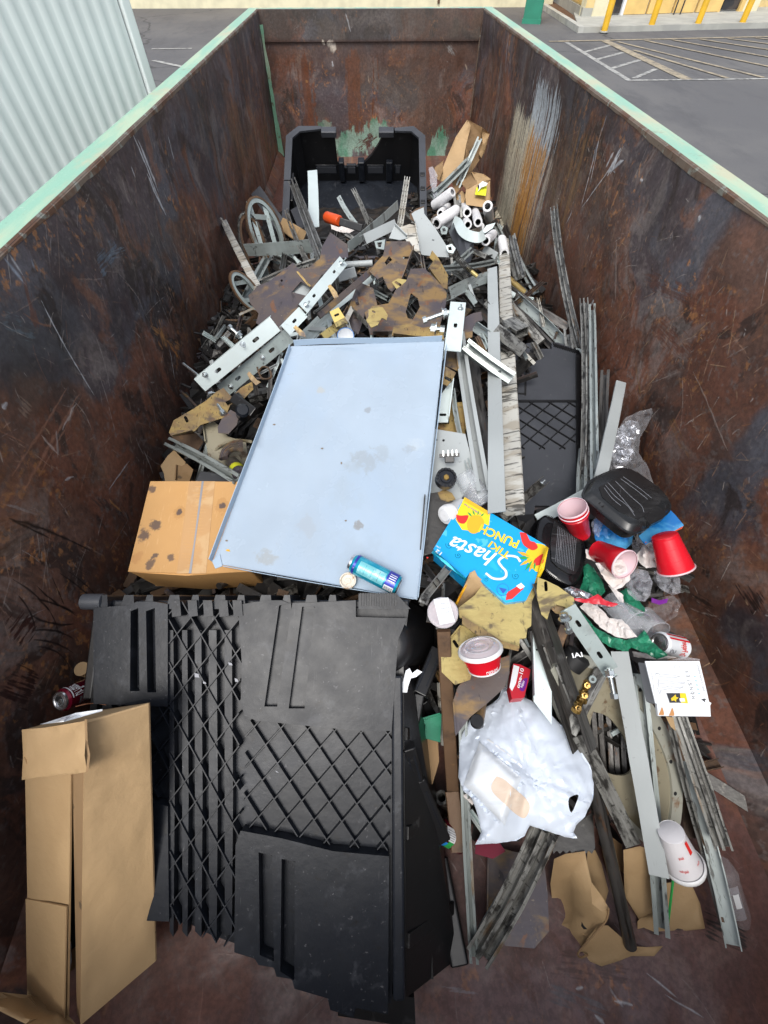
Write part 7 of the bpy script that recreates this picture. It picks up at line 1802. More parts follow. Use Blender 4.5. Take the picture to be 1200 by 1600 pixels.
part('script_lettering', text_cyl(a_, b_, rbf, 'Chick-fil-A', .76, .80, q + .05, .0165, around=True, shear=.5, off=.012), m_wprint, rb)
# turquoise can on the tray
cd = (PDx(618,916,1.262) - PDx(553,880,1.265)).normalized()
def can(name, label, a, b, r, body, n=40, dent=0.0, seed=0, open_end=True):
    t = thing(name, label, 'can', a.lerp(b, .5)); L = (b - a).length; e = .006/L
    part('body', lathe(a, b, [(.045, r*.82), (.10, r), (.92, r), (.975, r*.84)], n, dent=dent, seed=seed), body, t, True)
    part('end', lathe(a, b, [(.02, .001), (.02, r*.60), (.035, r*.68), (.0, r*.70), (.0, r*.80), (.02, r*.83), (.05, r*.83)], n), m_alu, t, True)
    part('end', lathe(b, a, [(.03, .001), (.02, r*.3), (.015, r*.55), (.0, r*.68), (.012, r*.76), (.03, r*.84)], n), m_alu, t, True)
    return t
ca, cb_ = TF.w((*TF.hit(549,883), .030)), TF.w((*TF.hit(624,921), .030))
cn = can('drinks_can', 'turquoise and indigo drinks can lying at the near edge of the pale tray', ca, cb_, .030, m_canblue)
rc = lambda t: .0302
q = ang_to_cam(ca, cb_)
part('printed_band', patch_cyl(ca, cb_, rc, .10, .145, 0, 2*pi, .0004, 40, 2), m_canind, cn, True); part('printed_panel', patch_cyl(ca, cb_, rc, .74, .93, q - .9, q + 2.0, .0004, 24, 3), m_canind, cn, True)
part('pale_panel', patch_cyl(ca, cb_, rc, .20, .72, q - .75, q + .55, .0003, 14, 3), M('pale_turquoise_print', (.22, .62, .68), .25, .2, [(50, .55, .65, (.5, .75, .78), .6, ONE)]), cn, True)
part('barcode_panel', patch_cyl(ca, cb_, rc, .75, .93, q + (-1.0), q - .45, .0007, 10, 3), m_wprint, cn, True)
for k in range(11): part('barcode_bar', patch_cyl(ca, cb_, rc, .765 + k*.0145, .765 + k*.0145 + (.006 if k % 3 else .009), q - .95, q - .55, .0010, 6, 1), m_kprint, cn)
for k in range(4): part('fine_print', patch_cyl(ca, cb_, rc, .78, .91, q + .0 + k*.22, q + .08 + k*.22, .0007, 6, 1), m_wprint, cn)
for t0 in (.33, .47, .60): part('fine_print', patch_cyl(ca, cb_, rc, t0, t0 + .006, q - .6, q + .4, .0007, 10, 1), m_kprint if t0 > .5 else m_canblue, cn)
# pot lid on the tray
pc = TF.w((*TF.hit(544,909), .002))
solo('small_lid', 'small cream lid with a brown smear beside the turquoise can', 'lid', lathe(pc, pc + TF.n*.012, [(0, .0235), (.9, .025), (1.1, .024), (1.1, .021), (.45, .019), (.35, .010), (.6, .008), (.6, .001)], 36), M('creamy_lid', (.72, .66, .56), .4, 0, [(40, .56, .64, (.35, .2, .09), .8, ONE)]), smooth=True)
# maroon can at the left
ca, cb_ = PDx(93,1096,1.235), PDx(141,1075,1.33)
ca = ca; cb_ = ca + (cb_ - ca).normalized()*.118
dp = can('drinks_can', 'maroon drinks can on its side between the left wall and the tall box', ca, cb_, .0315, m_candp)
q = ang_to_cam(ca, cb_); rc = lambda t: .0317
fe = Frame(ca + (cb_-ca)*.012, RGT, n=(ca - cb_).normalized())
part('opening', fe.g(prism([(x*.010 - .004, y*.008 + .006) for x, y in circ(1, 18)], .0008, .0014)), m_core, dp)
part('pull_tab', fe.g(prism([(x*.007 + .004, y*.011 - .003) for x, y in circ(1, 18)], .0012, .0028, [[(x*.003 + .005, y*.004 - .007) for x, y in circ(1, 12)]])), m_zinc, dp)
part('printed_panel', patch_cyl(ca, cb_, rc, .30, .74, q - .95, q - .35, .0004, 12, 3), m_silver, dp, True)
for k in range(4): part('fine_print', patch_cyl(ca, cb_, rc, .34, .70, q - .88 + k*.14, q - .82 + k*.14, .0007, 4, 1), m_candp, dp)
part('script_lettering', text_cyl(ca, cb_, rc, 'Dr Pepper', .20, 1.3, q - .15, .034, around=True, shear=.4, off=.01), m_wprint, dp)
part('white_stripe', patch_cyl(ca, cb_, rc, .13, .16, q - .2, q + 1.6, .0005, 14, 1), m_wprint, dp, True); part('neck_band', patch_cyl(ca, cb_, rc, .78, .92, q - 1.0, q - .1, .0004, 12, 2), m_silver, dp, True)
solo('copper_wire', 'thin copper wire looping between the maroon can and the tall box', 'wire', tubepath([PDx(u, v, d) for u, v, d in smoothpts([(136,1070,1.28),(142,1082,1.25),(152,1094,1.21),(166,1101,1.17),(150,1099,1.17),(135,1100,1.15),(118,1104,1.13)], 5)], .0013, 6), M('copper', (.55, .24, .13), .4, .5), smooth=True)
solo('cardboard_tube', 'short tan cardboard tube end behind the big bin at the left wall', 'tube', lathe(PDx(127,1045,1.42), PDx(150,1050,1.5), [(0, .001), (0, .022), (1, .022)], 20), m_card, smooth=35)
# green-labelled can low beside the bin
ca, cb_ = PDx(686,1296,1.27), PDx(722,1316,1.31)
gcn = can('drinks_can', 'crushed dark red can with a blue and green label low beside the big bin', ca, cb_, .032, m_candp, dent=.25, seed=4)
q = ang_to_cam(ca, cb_); rc = lambda t: .0326
part('label', patch_cyl(ca, cb_, rc, -.02, .20, q - 1.2, q - .6, .0006, 6, 1), m_blue, gcn); part('label', patch_cyl(ca, cb_, rc, .20, .42, q - 1.2, q - .4, .0006, 6, 1), m_gprint, gcn); part('label', patch_cyl(ca, cb_, rc, -.02, .40, q - .42, q + .6, .0007, 8, 1), m_wprint, gcn)
for k in range(5): part('label_print', patch_cyl(ca, cb_, rc, .02, .34, q - .3 + k*.16, q - .25 + k*.16, .0011, 4, 1), m_gryprint, gcn)
plate('maroon_wrapper', 'maroon wrapper in shadow under the tail of the white bag', [(744,1312),(780,1316),(790,1330),(770,1342),(742,1334)], .03, m_candp, cat='wrapper')
# white cherry can at the right wall
ca, cb_ = PDx(1029,1004,1.24), PDx(1066,1012,1.27)
wc = can('drinks_can', 'crushed white can with pink script beside the green bag', ca, cb_, .032, m_print, dent=.18, seed=2)
q = ang_to_cam(ca, cb_); rc = lambda t: .0322
part('script_lettering', text_cyl(ca, cb_, rc, 'Dr Pepper', .55, 1.3, q - .75, .022, around=True, off=.02, lift=.0012), m_rprint, wc); part('pink_stripe', patch_cyl(ca, cb_, rc, .08, .9, q + .55, q + .72, .0010, 4, 3), m_red, wc); part('pink_stripe', patch_cyl(ca, cb_, rc, .08, .9, q + .95, q + 1.15, .0010, 4, 3), m_red, wc)
part('grey_print', text_cyl(ca, cb_, rc, 'S', .12, .4, q - .7, .02, around=True, lift=.0012), m_gryprint, wc)

# ---- paper rolls
RL = [((678,321,.10),(707,300,.22),14,'long white roll lying against the rim of the far bin'), ((682,349,.12),(713,329,.16),17,'fat white roll just below the long one'),
      ((686,358,.06),(706,345,.10),14,'white roll lowest by the edge of the far bin'), ((688,333,.12),(700,322,.04),11,'white roll with its dark core facing the long roll'),
      ((730,332,.18),(722,322,.02),14,'white roll end-on beside the upright grooved channel'), ((731,351,.16),(724,340,.02),13,'white roll end-on below its twin, by the curved guard'),
      ((747,347,.18),(742,330,.12),14,'short white roll pointing down, left of the upright one'), ((765,344,.12),(762,322,.24),14,'upright white roll nearest the corner box'),
      ((751,354,.14),(748,366,.04),12,'white roll showing only its white end above the folded clip'), ((759,376,.16),(771,366,.12),15,'white roll with its dark core facing left above the pale strip'),
      ((784,374,.12),(788,396,.14),14,'white roll standing behind the top of the grimy white bar')]
for a, b, w, lb in RL:
    A, B = pt(a), pt(b); r_ = px2m(w, A)/2
    if (B - A).length < .10: B = A + (B - A).normalized()*.12
    t = thing('paper_roll', lb, 'paper roll', A, 'white paper rolls beside the far bin')
    if lb.startswith('white roll showing'): part('roll', lathe(A, B, [(0, .001), (0, r_*.95), (.03, r_), (1, r_), (1, .001)], 28), m_roll, t, 40)
    else:
        part('roll', lathe(A, B, [(.0, r_*.58), (0, r_*.95), (.03, r_), (.97, r_), (1, r_*.95), (1, r_*.58)], 28), m_roll, t, 40); part('core', lathe(A, B, [(.0, r_*.60), (.0, r_*.52), (.25, r_*.50), (.25, .001)], 24), m_core, t)
# torn cartons in the far right corner
def carton_px(label, front, back, mat=m_card, extra=None):
    """open carton from two pixel quads with heights"""
    F_ = [P(u, v, z) for u, v, z in front]; B_ = [P(u, v, z) for u, v, z in back]
    t = thing('torn_carton', label, 'box', F_[0])
    for i in range(4):
        j = (i+1) % 4; part('carton_wall', panel4((F_[i], F_[j], B_[j], B_[i]), .006, .006, i + 2, 8, 8), mat if i % 2 == 0 else m_cardin, t, 60)
    part('carton_back', panel4(tuple(B_), .006, .004, 9, 8, 8), m_cardin, t, 60)
    return t
t1 = thing('torn_carton', 'tall torn brown carton leaning in the far right corner', 'box', P(700,270,.14))
part('carton_wall', sheet_px([(685,283),(692,262),(700,242),(712,214),(730,187),(736,196),(728,228),(722,262),(706,284)], [3.75,3.75,3.78,3.82,3.88,3.86,3.78,3.72,3.70], .01, 3, .05), m_card, t1, 60)
part('carton_wall', sheet_px([(730,187),(752,198),(764,208),(760,232),(748,252),(736,270),(724,290),(712,304),(706,284),(722,262),(728,228)], [3.88,4.0,4.12,4.1,3.98,3.86,3.75,3.66,3.68,3.74,3.8], .01, 5, .05), m_cardin, t1, 60)
part('carton_flap', sheet_px([(752,198),(765,209),(758,236),(752,247),(748,240),(754,222)], [3.98,4.08,4.02,3.96,3.94,3.98], .01, 7, .03), m_card, t1, 60)
part('carton_flap', sheet_px([(679,262),(693,250),(692,268),(686,282),(680,276)], [3.75,3.78,3.74,3.7,3.7], .01, 8, .03), m_cardin, t1, 60)
part('tear_hole', sheet_px([(733,236),(738,232),(737,240),(734,243)], [3.8]*4, .003, 1, 0), m_core, t1)
t2 = thing('torn_carton', 'small open brown carton with a yellow sticker beside the right wall', 'box', P(745,310,.10))
part('carton_wall', sheet_px([(728,296),(746,287),(766,282),(766,310),(762,325),(728,320),(727,308)], [3.55,3.52,3.58,3.52,3.48,3.48,3.5], .01, 3, .02), m_card, t2, 60)
part('carton_inside', sheet_px([(722,272),(736,268),(746,272),(746,288),(728,296),(722,288)], [3.72,3.76,3.72,3.6,3.6,3.68], .01, 4, .02), m_cardin, t2, 60)
part('carton_flap', sheet_px([(736,268),(756,272),(767,280),(754,286),(746,288)], [3.74,3.72,3.66,3.6,3.6], .01, 5, .02), m_card, t2, 60)
part('yellow_sticker', sheet_px([(744,293),(757,288),(761,291),(759,306),(742,304)], [3.50,3.50,3.50,3.47,3.47], .003, 5, 0), m_yellab, t2)
part('torn_paper', sheet_px([(748,288),(754,283),(762,286),(760,290),(752,293),(746,300),(749,293)], [3.47]*7, .003, 5, .01), m_print, t2)
part('hole', sheet_px([(746,289),(752,288),(752,294),(747,294)], [3.485]*4, .003, 5, 0), m_core, t2)
plate('cardboard_scrap', 'small brown cardboard flap below the tall torn carton', [(712,304),(722,298),(727,304),(725,318),(714,314)], .14, m_card, cat='cardboard')
crumple('plastic_wrap', 'pinkish-white plastic wrap wedged at the rim of the far bin', 'plastic wrap', [(670,262),(676,260),(684,274),(682,290),(684,304),(678,310),(672,286)], .22, m_filmw, .02, .02, 4, 4)
crumple('torn_paper', 'torn off-white paper in front of the far bin', 'paper', [(516,345),(530,341),(536,352),(548,350),(560,358),(546,364),(530,362),(518,358)], .12, m_napkin, .01, .02, 6, 4)

# ---- food boxes
def mound(fr, outline, levels, mat, name, parent, smooth=True):
    cx = sum(p[0] for p in outline)/len(outline); cy = sum(p[1] for p in outline)/len(outline); n = len(outline); vs, fs = [], []
    for s_, z in levels: vs += [fr.w((cx + (p[0]-cx)*s_, cy + (p[1]-cy)*s_, z)) for p in outline]
    for j in range(len(levels)-1):
        for i in range(n): k = (i+1) % n; fs.append((j*n+i, j*n+k, (j+1)*n+k, (j+1)*n+i))
    fs.append(tuple((len(levels)-1)*n + i for i in range(n)))
    if area2(outline) < 0: fs = [tuple(reversed(f)) for f in fs]
    return part(name, (vs, fs), mat, parent, smooth)
LDf = plane3(PDx(915,768,1.36), PDx(1040,800,1.34), PDx(975,735,1.46))
if LDf.y.dot(UPV) < 0: LDf = Frame(LDf.o, LDf.x, n=LDf.n)
ld = thing('food_box', 'closed satin-black takeaway box with scratched lid by the right wall', 'food container', LDf.o)
o_ = LDf.px(smoothpts([(912,768),(922,752),(944,740),(966,733),(982,735),(1008,750),(1036,772),(1047,790),(1042,802),(1024,814),(1004,828),(990,832),(976,828),(950,808),(924,786),(912,776),(912,768)], 3)[:-1])
mound(LDf, o_, [(.90, -.040), (.97, -.006), (1.03, -.004), (1.03, 0), (.985, .001), (.90, .017), (.87, .019)], m_satblack, 'lid', ld, 35)
rp_ = LDf.px([(934,762),(970,743),(1035,781),(1032,788),(998,814),(966,800),(940,778)], .019)
rp_ = [(x*.97 + .003, y*.97) for x, y in rp_]
part('lid_panel', LDf.g(prism(rp_, .016, .0215)), m_satblack, ld, bevel=.0015)
part('lid_step', LDf.g(prism(LDf.px([(1006,802),(1028,786),(1044,796),(1040,806),(1020,816)], .03), .004, .020)), m_satblack, ld, bevel=.003)
for k, pth in enumerate([[(946,758),(962,776),(980,790),(992,806)],[(950,754),(972,778),(990,800)],[(962,752),(984,774),(1002,790),(1006,800)],[(970,748),(992,764),(1012,780)],[(974,745),(998,762),(1018,778)],[(944,762),(956,778),(970,790)]]):
    part('scratch_line', LDf.g(ribbon(LDf.px(smoothpts(pth, 5), .022), .0010, .0217, .0221)), m_gryprint, ld)
for (u, v) in ((936,790),(962,802)): part('hinge_notch', LDf.g(ribbon(LDf.px(smoothpts([(u, v-3),(u+5, v-5),(u+8, v),(u+4, v+2)], 4), .012), .0018, .011, .015)), m_core, ld)
BTf = plane3(PDx(838,850,1.36), PDx(914,866,1.36), PDx(850,808,1.42))
if BTf.y.dot(UPV) < 0: BTf = Frame(BTf.o, BTf.x, n=BTf.n)
bt = thing('food_tray', 'glossy black fluted food tray upside down beside the blue carton', 'food container', BTf.o)
o_ = BTf.px(smoothpts([(838,818),(846,806),(858,805),(880,816),(902,834),(914,846),(917,862),(913,892),(904,910),(892,918),(876,912),(856,898),(842,882),(836,862),(835,838),(838,818)], 4)[:-1])
mound(BTf, o_, [(1.02, -.045), (1.04, -.040), (.98, -.030), (.95, .0), (.90, .004), (.74, .006), (.72, .002)], m_glossblack, 'tray_body', bt, 30)
inn_ = BTf.px([(866,814),(880,822),(898,836),(908,848),(909,862),(905,886),(898,898),(888,896),(872,886),(862,876),(860,850),(862,830)], .006)
part('base_recess', BTf.g(prism(inn_, .004, .0065)), m_satblack, bt, bevel=.001)
n_ = len(o_); cx = sum(p[0] for p in o_)/n_; cy = sum(p[1] for p in o_)/n_; rg = []
for i in range(0, n_):
    for f_ in (0, .5):
        a = V(o_[i]).lerp(V(o_[(i+1) % n_]), f_); d = (a - V((cx, cy))); tg = V((-d.y, d.x)).normalized()*.0016
        p0 = V((cx, cy)) + d*.955; p1 = V((cx, cy)) + d*1.0
        rg.append(([BTf.w((p0.x+tg.x, p0.y+tg.y, .004)), BTf.w((p0.x-tg.x, p0.y-tg.y, .004)), BTf.w((p1.x-tg.x, p1.y-tg.y, -.034)), BTf.w((p1.x+tg.x, p1.y+tg.y, -.034)), BTf.w((p0.x*1.0, p0.y, .0065)), BTf.w((p1.x + d.x*.015, p1.y + d.y*.015, -.030))], [(0,4,5,3),(4,1,2,5),(0,1,4),(3,5,2)]))
part('flutes', join(*rg), m_glossblack, bt)
l0, l1 = BTf.hit(872,822,.0066), BTf.hit(868,878,.0066); r0_, r1_ = BTf.hit(900,842,.0066), BTf.hit(896,892,.0066)
for k in range(12):
    f = k/11; a = V(l0).lerp(V(r0_), f); b = V(l1).lerp(V(r1_), f); part('base_line', BTf.g(ribbon([tuple(a), tuple(b)], .0007, .0066, .0072)), m_gryprint, bt)
for k in range(15):
    f = k/14; a = V(l0).lerp(V(l1), f); b = V(r0_).lerp(V(r1_), f); part('base_line', BTf.g(ribbon([tuple(a), tuple(b)], .0005, .0066, .0071)), m_kprint, bt)

# ---- bags, wrappers, napkins
crumple('clear_bag', 'crinkled clear plastic bag leaning on the right wall above the black box', 'plastic bag', [(956,700),(964,672),(978,652),(1000,642),(1024,636),(1012,664),(1000,684),(998,708),(1012,728),(1024,762),(1000,748),(980,736),(960,744),(952,730)], .10, m_film, .05, .045, 3, 5, 1.4)
crumple('silver_film', 'crumpled silvery film inside the clear bag', 'plastic film', [(958,690),(968,668),(982,656),(998,660),(1000,676),(990,692),(992,712),(978,728),(962,732),(954,718)], .09, m_silver, .03, .05, 8, 4, 2.2)
crumple('blue_wrapper', 'crumpled bright blue wrapper under the takeaway box', 'wrapper', [(928,812),(944,802),(960,808),(976,820),(990,832),(988,848),(978,858),(962,862),(950,860),(932,850),(928,830)], .09, m_blue, .04, .03, 5, 5, 1.2)
crumple('clear_film', 'clear film sticking to the blue wrapper', 'plastic film', [(924,816),(934,804),(948,806),(940,824),(936,840),(926,832)], .12, m_filmw, .02, .03, 6, 4)
# crisp bag
cbf = plane3(PDx(998,846,1.29), PDx(1064,826,1.27), PDx(1003,828,1.33))
chip = thing('snack_bag', 'flat blue and white snack bag back with orange edge under the takeaway box', 'snack bag', cbf.o)
def cpart(n_, pts, z, mat, **k): return part(n_, cbf.g(prism(cbf.px(pts), z, z + .0006)), mat, chip)
part('bag', warp(cbf.g(prism(cbf.px([(998,838),(1012,828),(1034,814),(1048,800),(1056,808),(1068,822),(1050,832),(1030,838),(1008,849),(1004,846)]), -.006, 0)), cbf), m_blue, chip)
cpart('orange_edge', [(1068,821),(1066,826),(1052,832),(1030,838),(1008,849),(1008,847),(1032,835),(1052,828)], .0004, m_orange)
cpart('white_panel', [(1006,831),(1030,818),(1036,830),(1012,842)], .0006, m_print); cpart('white_panel', [(1032,813),(1047,803),(1060,817),(1042,829)], .0006, m_print)
for k in range(4): cpart('small_print', [(1009 + k*1.2, 832 + k*2.4), (1026 + k*1.2, 823 + k*2.4), (1026.4 + k*1.2, 823.8 + k*2.4), (1009.4 + k*1.2, 832.8 + k*2.4)], .0013, m_gryprint)
part('brand_lettering', text_px(cbf, 'Cheetos', (1041,820), (1048,806), 4.5, off=.03, lift=.0016), m_yeld, chip)
cpart('printed_logo', [(1041,825),(1044,824),(1045,827),(1042,828)], .0014, m_bprint)
def napkin(label, pts, dz=.12, seed=1, b=.03, a=.04): return crumple('paper_napkin', label, 'napkin', pts, dz, m_napkin, b*.6, a*1.1, seed, 3.6, .9, group='crumpled white napkins')
napkin('crumpled white napkin below the red cup lying on its side', [(930,880),(945,876),(958,872),(972,874),(984,892),(985,905),(972,918),(962,922),(950,912),(938,894)], .14, 3)
napkin('small peaked white napkin between the two right-hand red cups', [(1004,852),(1008,850),(1012,856),(1020,854),(1028,862),(1028,872),(1022,876),(1028,886),(1010,888),(998,878),(994,870)], .14, 5)
napkin('folded white paper strip left of the fallen red cup', [(915,858),(936,862),(952,858),(948,878),(932,878),(916,872)], .12, 7, .01, .01)
napkin('flattened white napkin lying in the green bag', [(906,948),(916,938),(926,940),(944,956),(952,966),(972,968),(985,982),(996,995),(978,998),(960,994),(940,982),(924,966)], .12, 11, .02, .035)
napkin('twisted white napkin tail above the green bag', [(950,914),(964,922),(974,930),(974,942),(968,940),(960,928)], .13, 13, .01, .015)
napkin('bundle of white paper above the printed white carton', [(988,1018),(1012,1022),(1040,1008),(1058,1006),(1066,1018),(1056,1028),(1020,1030),(990,1026)], .09, 15, .02, .02)
crumple('green_bag', 'shiny green plastic bag spilling napkins', 'plastic bag', [(896,945),(902,950),(914,962),(930,980),(958,996),(978,1000),(996,996),(1006,984),(1018,1002),(1044,1024),(1026,1030),(1012,1022),(986,1012),(980,1020),(956,1012),(942,1004),(926,988),(908,968)], .10, m_green, .03, .04, 4, 5, 1.1)
crumple('green_bag', 'green plastic sheet showing behind the fluted tray', 'plastic bag', [(910,886),(918,880),(928,888),(940,906),(946,924),(936,934),(924,930),(906,920),(912,900)], .06, m_green, .03, .04, 7, 5, 1.2)
crumple('green_bag', 'green folded plastic flap right of the twisted napkin', 'plastic bag', [(968,924),(982,918),(996,936),(1008,950),(1006,962),(994,962),(984,958),(974,940)], .09, m_green, .03, .04, 9, 5, 1.2)
crumple('foil_wrapper', 'silver and red snack wrapper draped over the green bag', 'wrapper', [(880,920),(892,916),(910,922),(930,932),(944,942),(968,944),(952,950),(930,946),(908,936),(890,932)], .15, m_silver, .012, .02, 4, 4, 1.5)
crumple('red_wrapper_edge', 'red strip of the snack wrapper above the napkin', 'wrapper', [(896,934),(916,936),(934,928),(946,938),(966,944),(958,948),(934,944),(912,942),(898,938)], .165, m_redc, .006, .01, 5, 4)
crumple('clear_film', 'clear film pulled over the napkin in the green bag', 'plastic film', [(948,930),(962,922),(976,944),(996,962),(1006,972),(1002,982),(980,984),(962,970),(948,956),(936,944)], .16, m_film, .02, .03, 12, 5)
a_ = PDx(996,978,1.22); b_ = PDx(962,950,1.30); cup('clear_cup', 'clear plastic cup lying on the green bag', a_, b_, .044, .030, m_cupc, m_cupc)
crumple('clear_bag', 'cloudy clear bag below the white peaked napkin', 'plastic bag', [(984,900),(996,888),(1012,892),(1020,910),(1016,930),(1008,940),(994,938),(982,928),(978,914)], .12, m_filmw, .05, .05, 21, 5, 1.3)
crumple('clear_bag', 'crinkled clear wrap under the mouth of the tipped red cup', 'plastic bag', [(1022,892),(1044,898),(1062,902),(1064,926),(1050,930),(1034,922),(1022,908)], .12, m_filmw, .04, .05, 23, 5, 1.5)
crumple('clear_bag', 'grey clear film between blue wrapper and red cup', 'plastic bag', [(986,846),(1000,838),(1016,846),(1026,860),(1014,856),(1004,850),(996,868),(988,860)], .11, m_filmw, .03, .04, 24, 4, 1.5)
crumple('clear_bag', 'dark clear bag with purple tab at the right wall', 'plastic bag', [(1010,946),(1030,934),(1052,930),(1064,944),(1058,962),(1040,972),(1022,966),(1010,958)], .09, m_film, .04, .04, 25, 5, 1.2)
solo('purple_tab', 'purple plastic tab on the dark clear bag', 'tab', sheet_px([(1018,934),(1030,938),(1044,935),(1042,942),(1030,945),(1018,941)], [1.30]*6, .002, 3, .004), m_purple)
a_ = PDx(1028,986,1.28); b_ = PDx(1006,958,1.34); cup('clear_cup', 'broken clear cup between the green bag and the right wall', a_, b_, .034, .026, m_cupc, m_cupc)
# printed white carton
MF = plane3(PDx(1008,1033,1.13), PDx(1093,1033,1.13), PDx(1026,1104,1.10))
mc = thing('printed_carton', 'white four-pack carton with a thin claw outline lying right of the grey rails', 'carton', MF.o)
if MF.y.dot(UPV) < 0: MF = Frame(MF.o, MF.x, n=MF.n)
part('carton_front', MF.g(prism(MF.px([(1008,1033),(1093,1033),(1102,1070),(1109,1101),(1100,1099),(1024,1099)]), -.003, 0)), m_print, mc)
part('carton_layer', MF.g(prism(MF.px([(1008,1036),(1024,1099),(1026,1118),(1108,1119),(1107,1102),(1109,1098)], -.01), -.012, -.004)), m_print, mc)
part('carton_side', MF.g(prism(MF.px([(1007,1036),(1010,1040),(1025,1101),(1020,1098)], -.02), -.05, -.006)), m_gryprint, mc)
part('plastic_cover', sheet_px([(1040,1033),(1070,1026),(1094,1030),(1093,1034)], [1.14]*4, .001, 3, 0), m_film, mc)
for (u, v) in ((1033,1112),(1049,1113)): part('orange_blot', MF.g(prism(MF.px(smoothpts([(u-4,v+5),(u+4,v+5),(u+3,v-3),(u+1,v-7),(u-1,v-2),(u-4,v+5)], 3)[:-1], -.004), -.0038, -.0032)), M('tan_stain', (.52, .24, .08), .6), mc)
claws = [[(1031,1054),(1026,1052),(1023,1055),(1027,1059),(1029,1063),(1028,1068),(1025,1069)], [(1025,1053),(1030,1053),(1040,1054),(1052,1055),(1062,1057)], [(1062,1057),(1052,1059),(1040,1058),(1032,1057),(1029,1058)],
         [(1029,1063),(1040,1063),(1050,1065),(1060,1066),(1071,1067)], [(1071,1067),(1058,1069),(1045,1067),(1034,1068),(1029,1069),(1029,1073)], [(1029,1073),(1038,1074),(1046,1072),(1056,1074),(1068,1073)], [(1068,1073),(1058,1077),(1046,1076),(1036,1078),(1032,1079),(1031,1084),(1028,1078),(1026,1073)]]
for c_ in claws: part('claw_outline', MF.g(ribbon(MF.px(smoothpts(c_, 4)), .0007, .0004, .0008)), m_gryprint, mc)
M_ls = 'MΦNSTER'
ls_ = ['M', 'O', 'N', 'S', 'T', 'E', 'R']
for k, c_ in enumerate(ls_):
    v0 = 1092 - k*7.0; u0 = 1086.5 - k*1.75
    part('brand_lettering', text_px(MF, c_, (u0, v0), (u0 - .8, v0 - (2.6 if c_ in 'TER' else 4.4)), 5.2, lift=.0006, off=-.012), m_kprint, mc)
    if c_ == 'O': part('brand_lettering', MF.g(ribbon(MF.px([(u0 + 1.2, v0 - 2.6), (u0 - 6.5, v0 - 1)]), .0006, .0006, .001)), m_kprint, mc)
for k in range(5): c_ = MF.hit(1092 - k*1.6, 1083.5 - k*6.6); part('blue_dot', MF.g(prism([(c_[0] + x, c_[1] + y) for x, y in circ(.0018, 8)], .0005, .0009)), M('pale_blue_dot', (.25, .55, .75), .5) if k == 0 else bpy.data.materials['pale_blue_dot'], mc)
part('number_print', text_px(MF, '4', (1104,1097), (1102.5,1091), 7, lift=.0006, off=.01), m_kprint, mc)
part('small_print', text_px(MF, 'ZERO SUGAR ENERGY', (1101,1080), (1091,1038), 2.6, lift=.0006), m_gryprint, mc)
part('small_print', text_px(MF, 'ENERGY DRINK', (1017,1052), (1021,1080), 2.0, lift=.0006), m_gryprint, mc)
part('round_print', MF.g(prism([(MF.hit(1057,1042)[0] + x, MF.hit(1057,1042)[1] + y*.5) for x, y in circ(.0075, 18)], .0005, .0008, [[(MF.hit(1057,1042)[0] + x, MF.hit(1057,1042)[1] + y*.5) for x, y in circ(.0066, 18)]])), m_gryprint, mc)
part('photo_panel', MF.g(prism(MF.px([(1041,1083),(1062,1083),(1064,1098),(1046,1098)]), .0005, .0008)), m_kprint, mc)
part('yellow_panel', MF.g(prism(MF.px([(1062,1083),(1071,1083),(1075,1099),(1064,1098)]), .0005, .0008)), m_yel, mc)
part('figure_print', MF.g(prism(MF.px([(1048,1091),(1052,1088),(1055,1085),(1056,1089),(1060,1090),(1056,1093),(1056,1097),(1053,1094),(1049,1095)]), .0010, .0013)), m_yel, mc)
part('white_patch', MF.g(prism(MF.px([(1061,1091),(1069,1091),(1070,1096),(1062,1096)]), .0010, .0013)), m_wprint, mc)
# red candy carton
rcf = plane3(PDx(801,1044,1.22), PDx(831,1054,1.21), PDx(798,1078,1.18))
if rcf.y.dot(UPV) < 0: rcf = Frame(rcf.o, rcf.x, n=rcf.n)
rc_ = thing('red_carton', 'small red and purple printed carton poking out above the white bag', 'carton', rcf.o)
part('carton_body', rcf.g(prism(rcf.px([(802,1037),(812,1038),(829,1046),(826,1062),(819,1090),(800,1092),(796,1074)]), -.03, 0)), m_redc, rc_, bevel=.001)
part('grey_side', rcf.g(prism(rcf.px([(802.5,1039),(811.5,1042),(806,1068),(800,1080),(796,1074)]), .0004, .0008)), m_wprint, rc_)
part('purple_panel', rcf.g(prism(rcf.px(smoothpts([(818,1061),(824,1060),(822,1072),(818,1080),(812,1078),(812,1068),(818,1061)], 3)[:-1]), .0004, .0008)), m_purple, rc_)
part('lettering', text_px(rcf, 'one-10', (811.5,1076), (818.5,1045.5), 5.5, off=.02, lift=.0012), m_wprint, rc_)
part('lettering', text_px(rcf, 'NEW', (816,1075), (820.5,1065), 3.2, off=.01, lift=.0012), m_wprint, rc_)
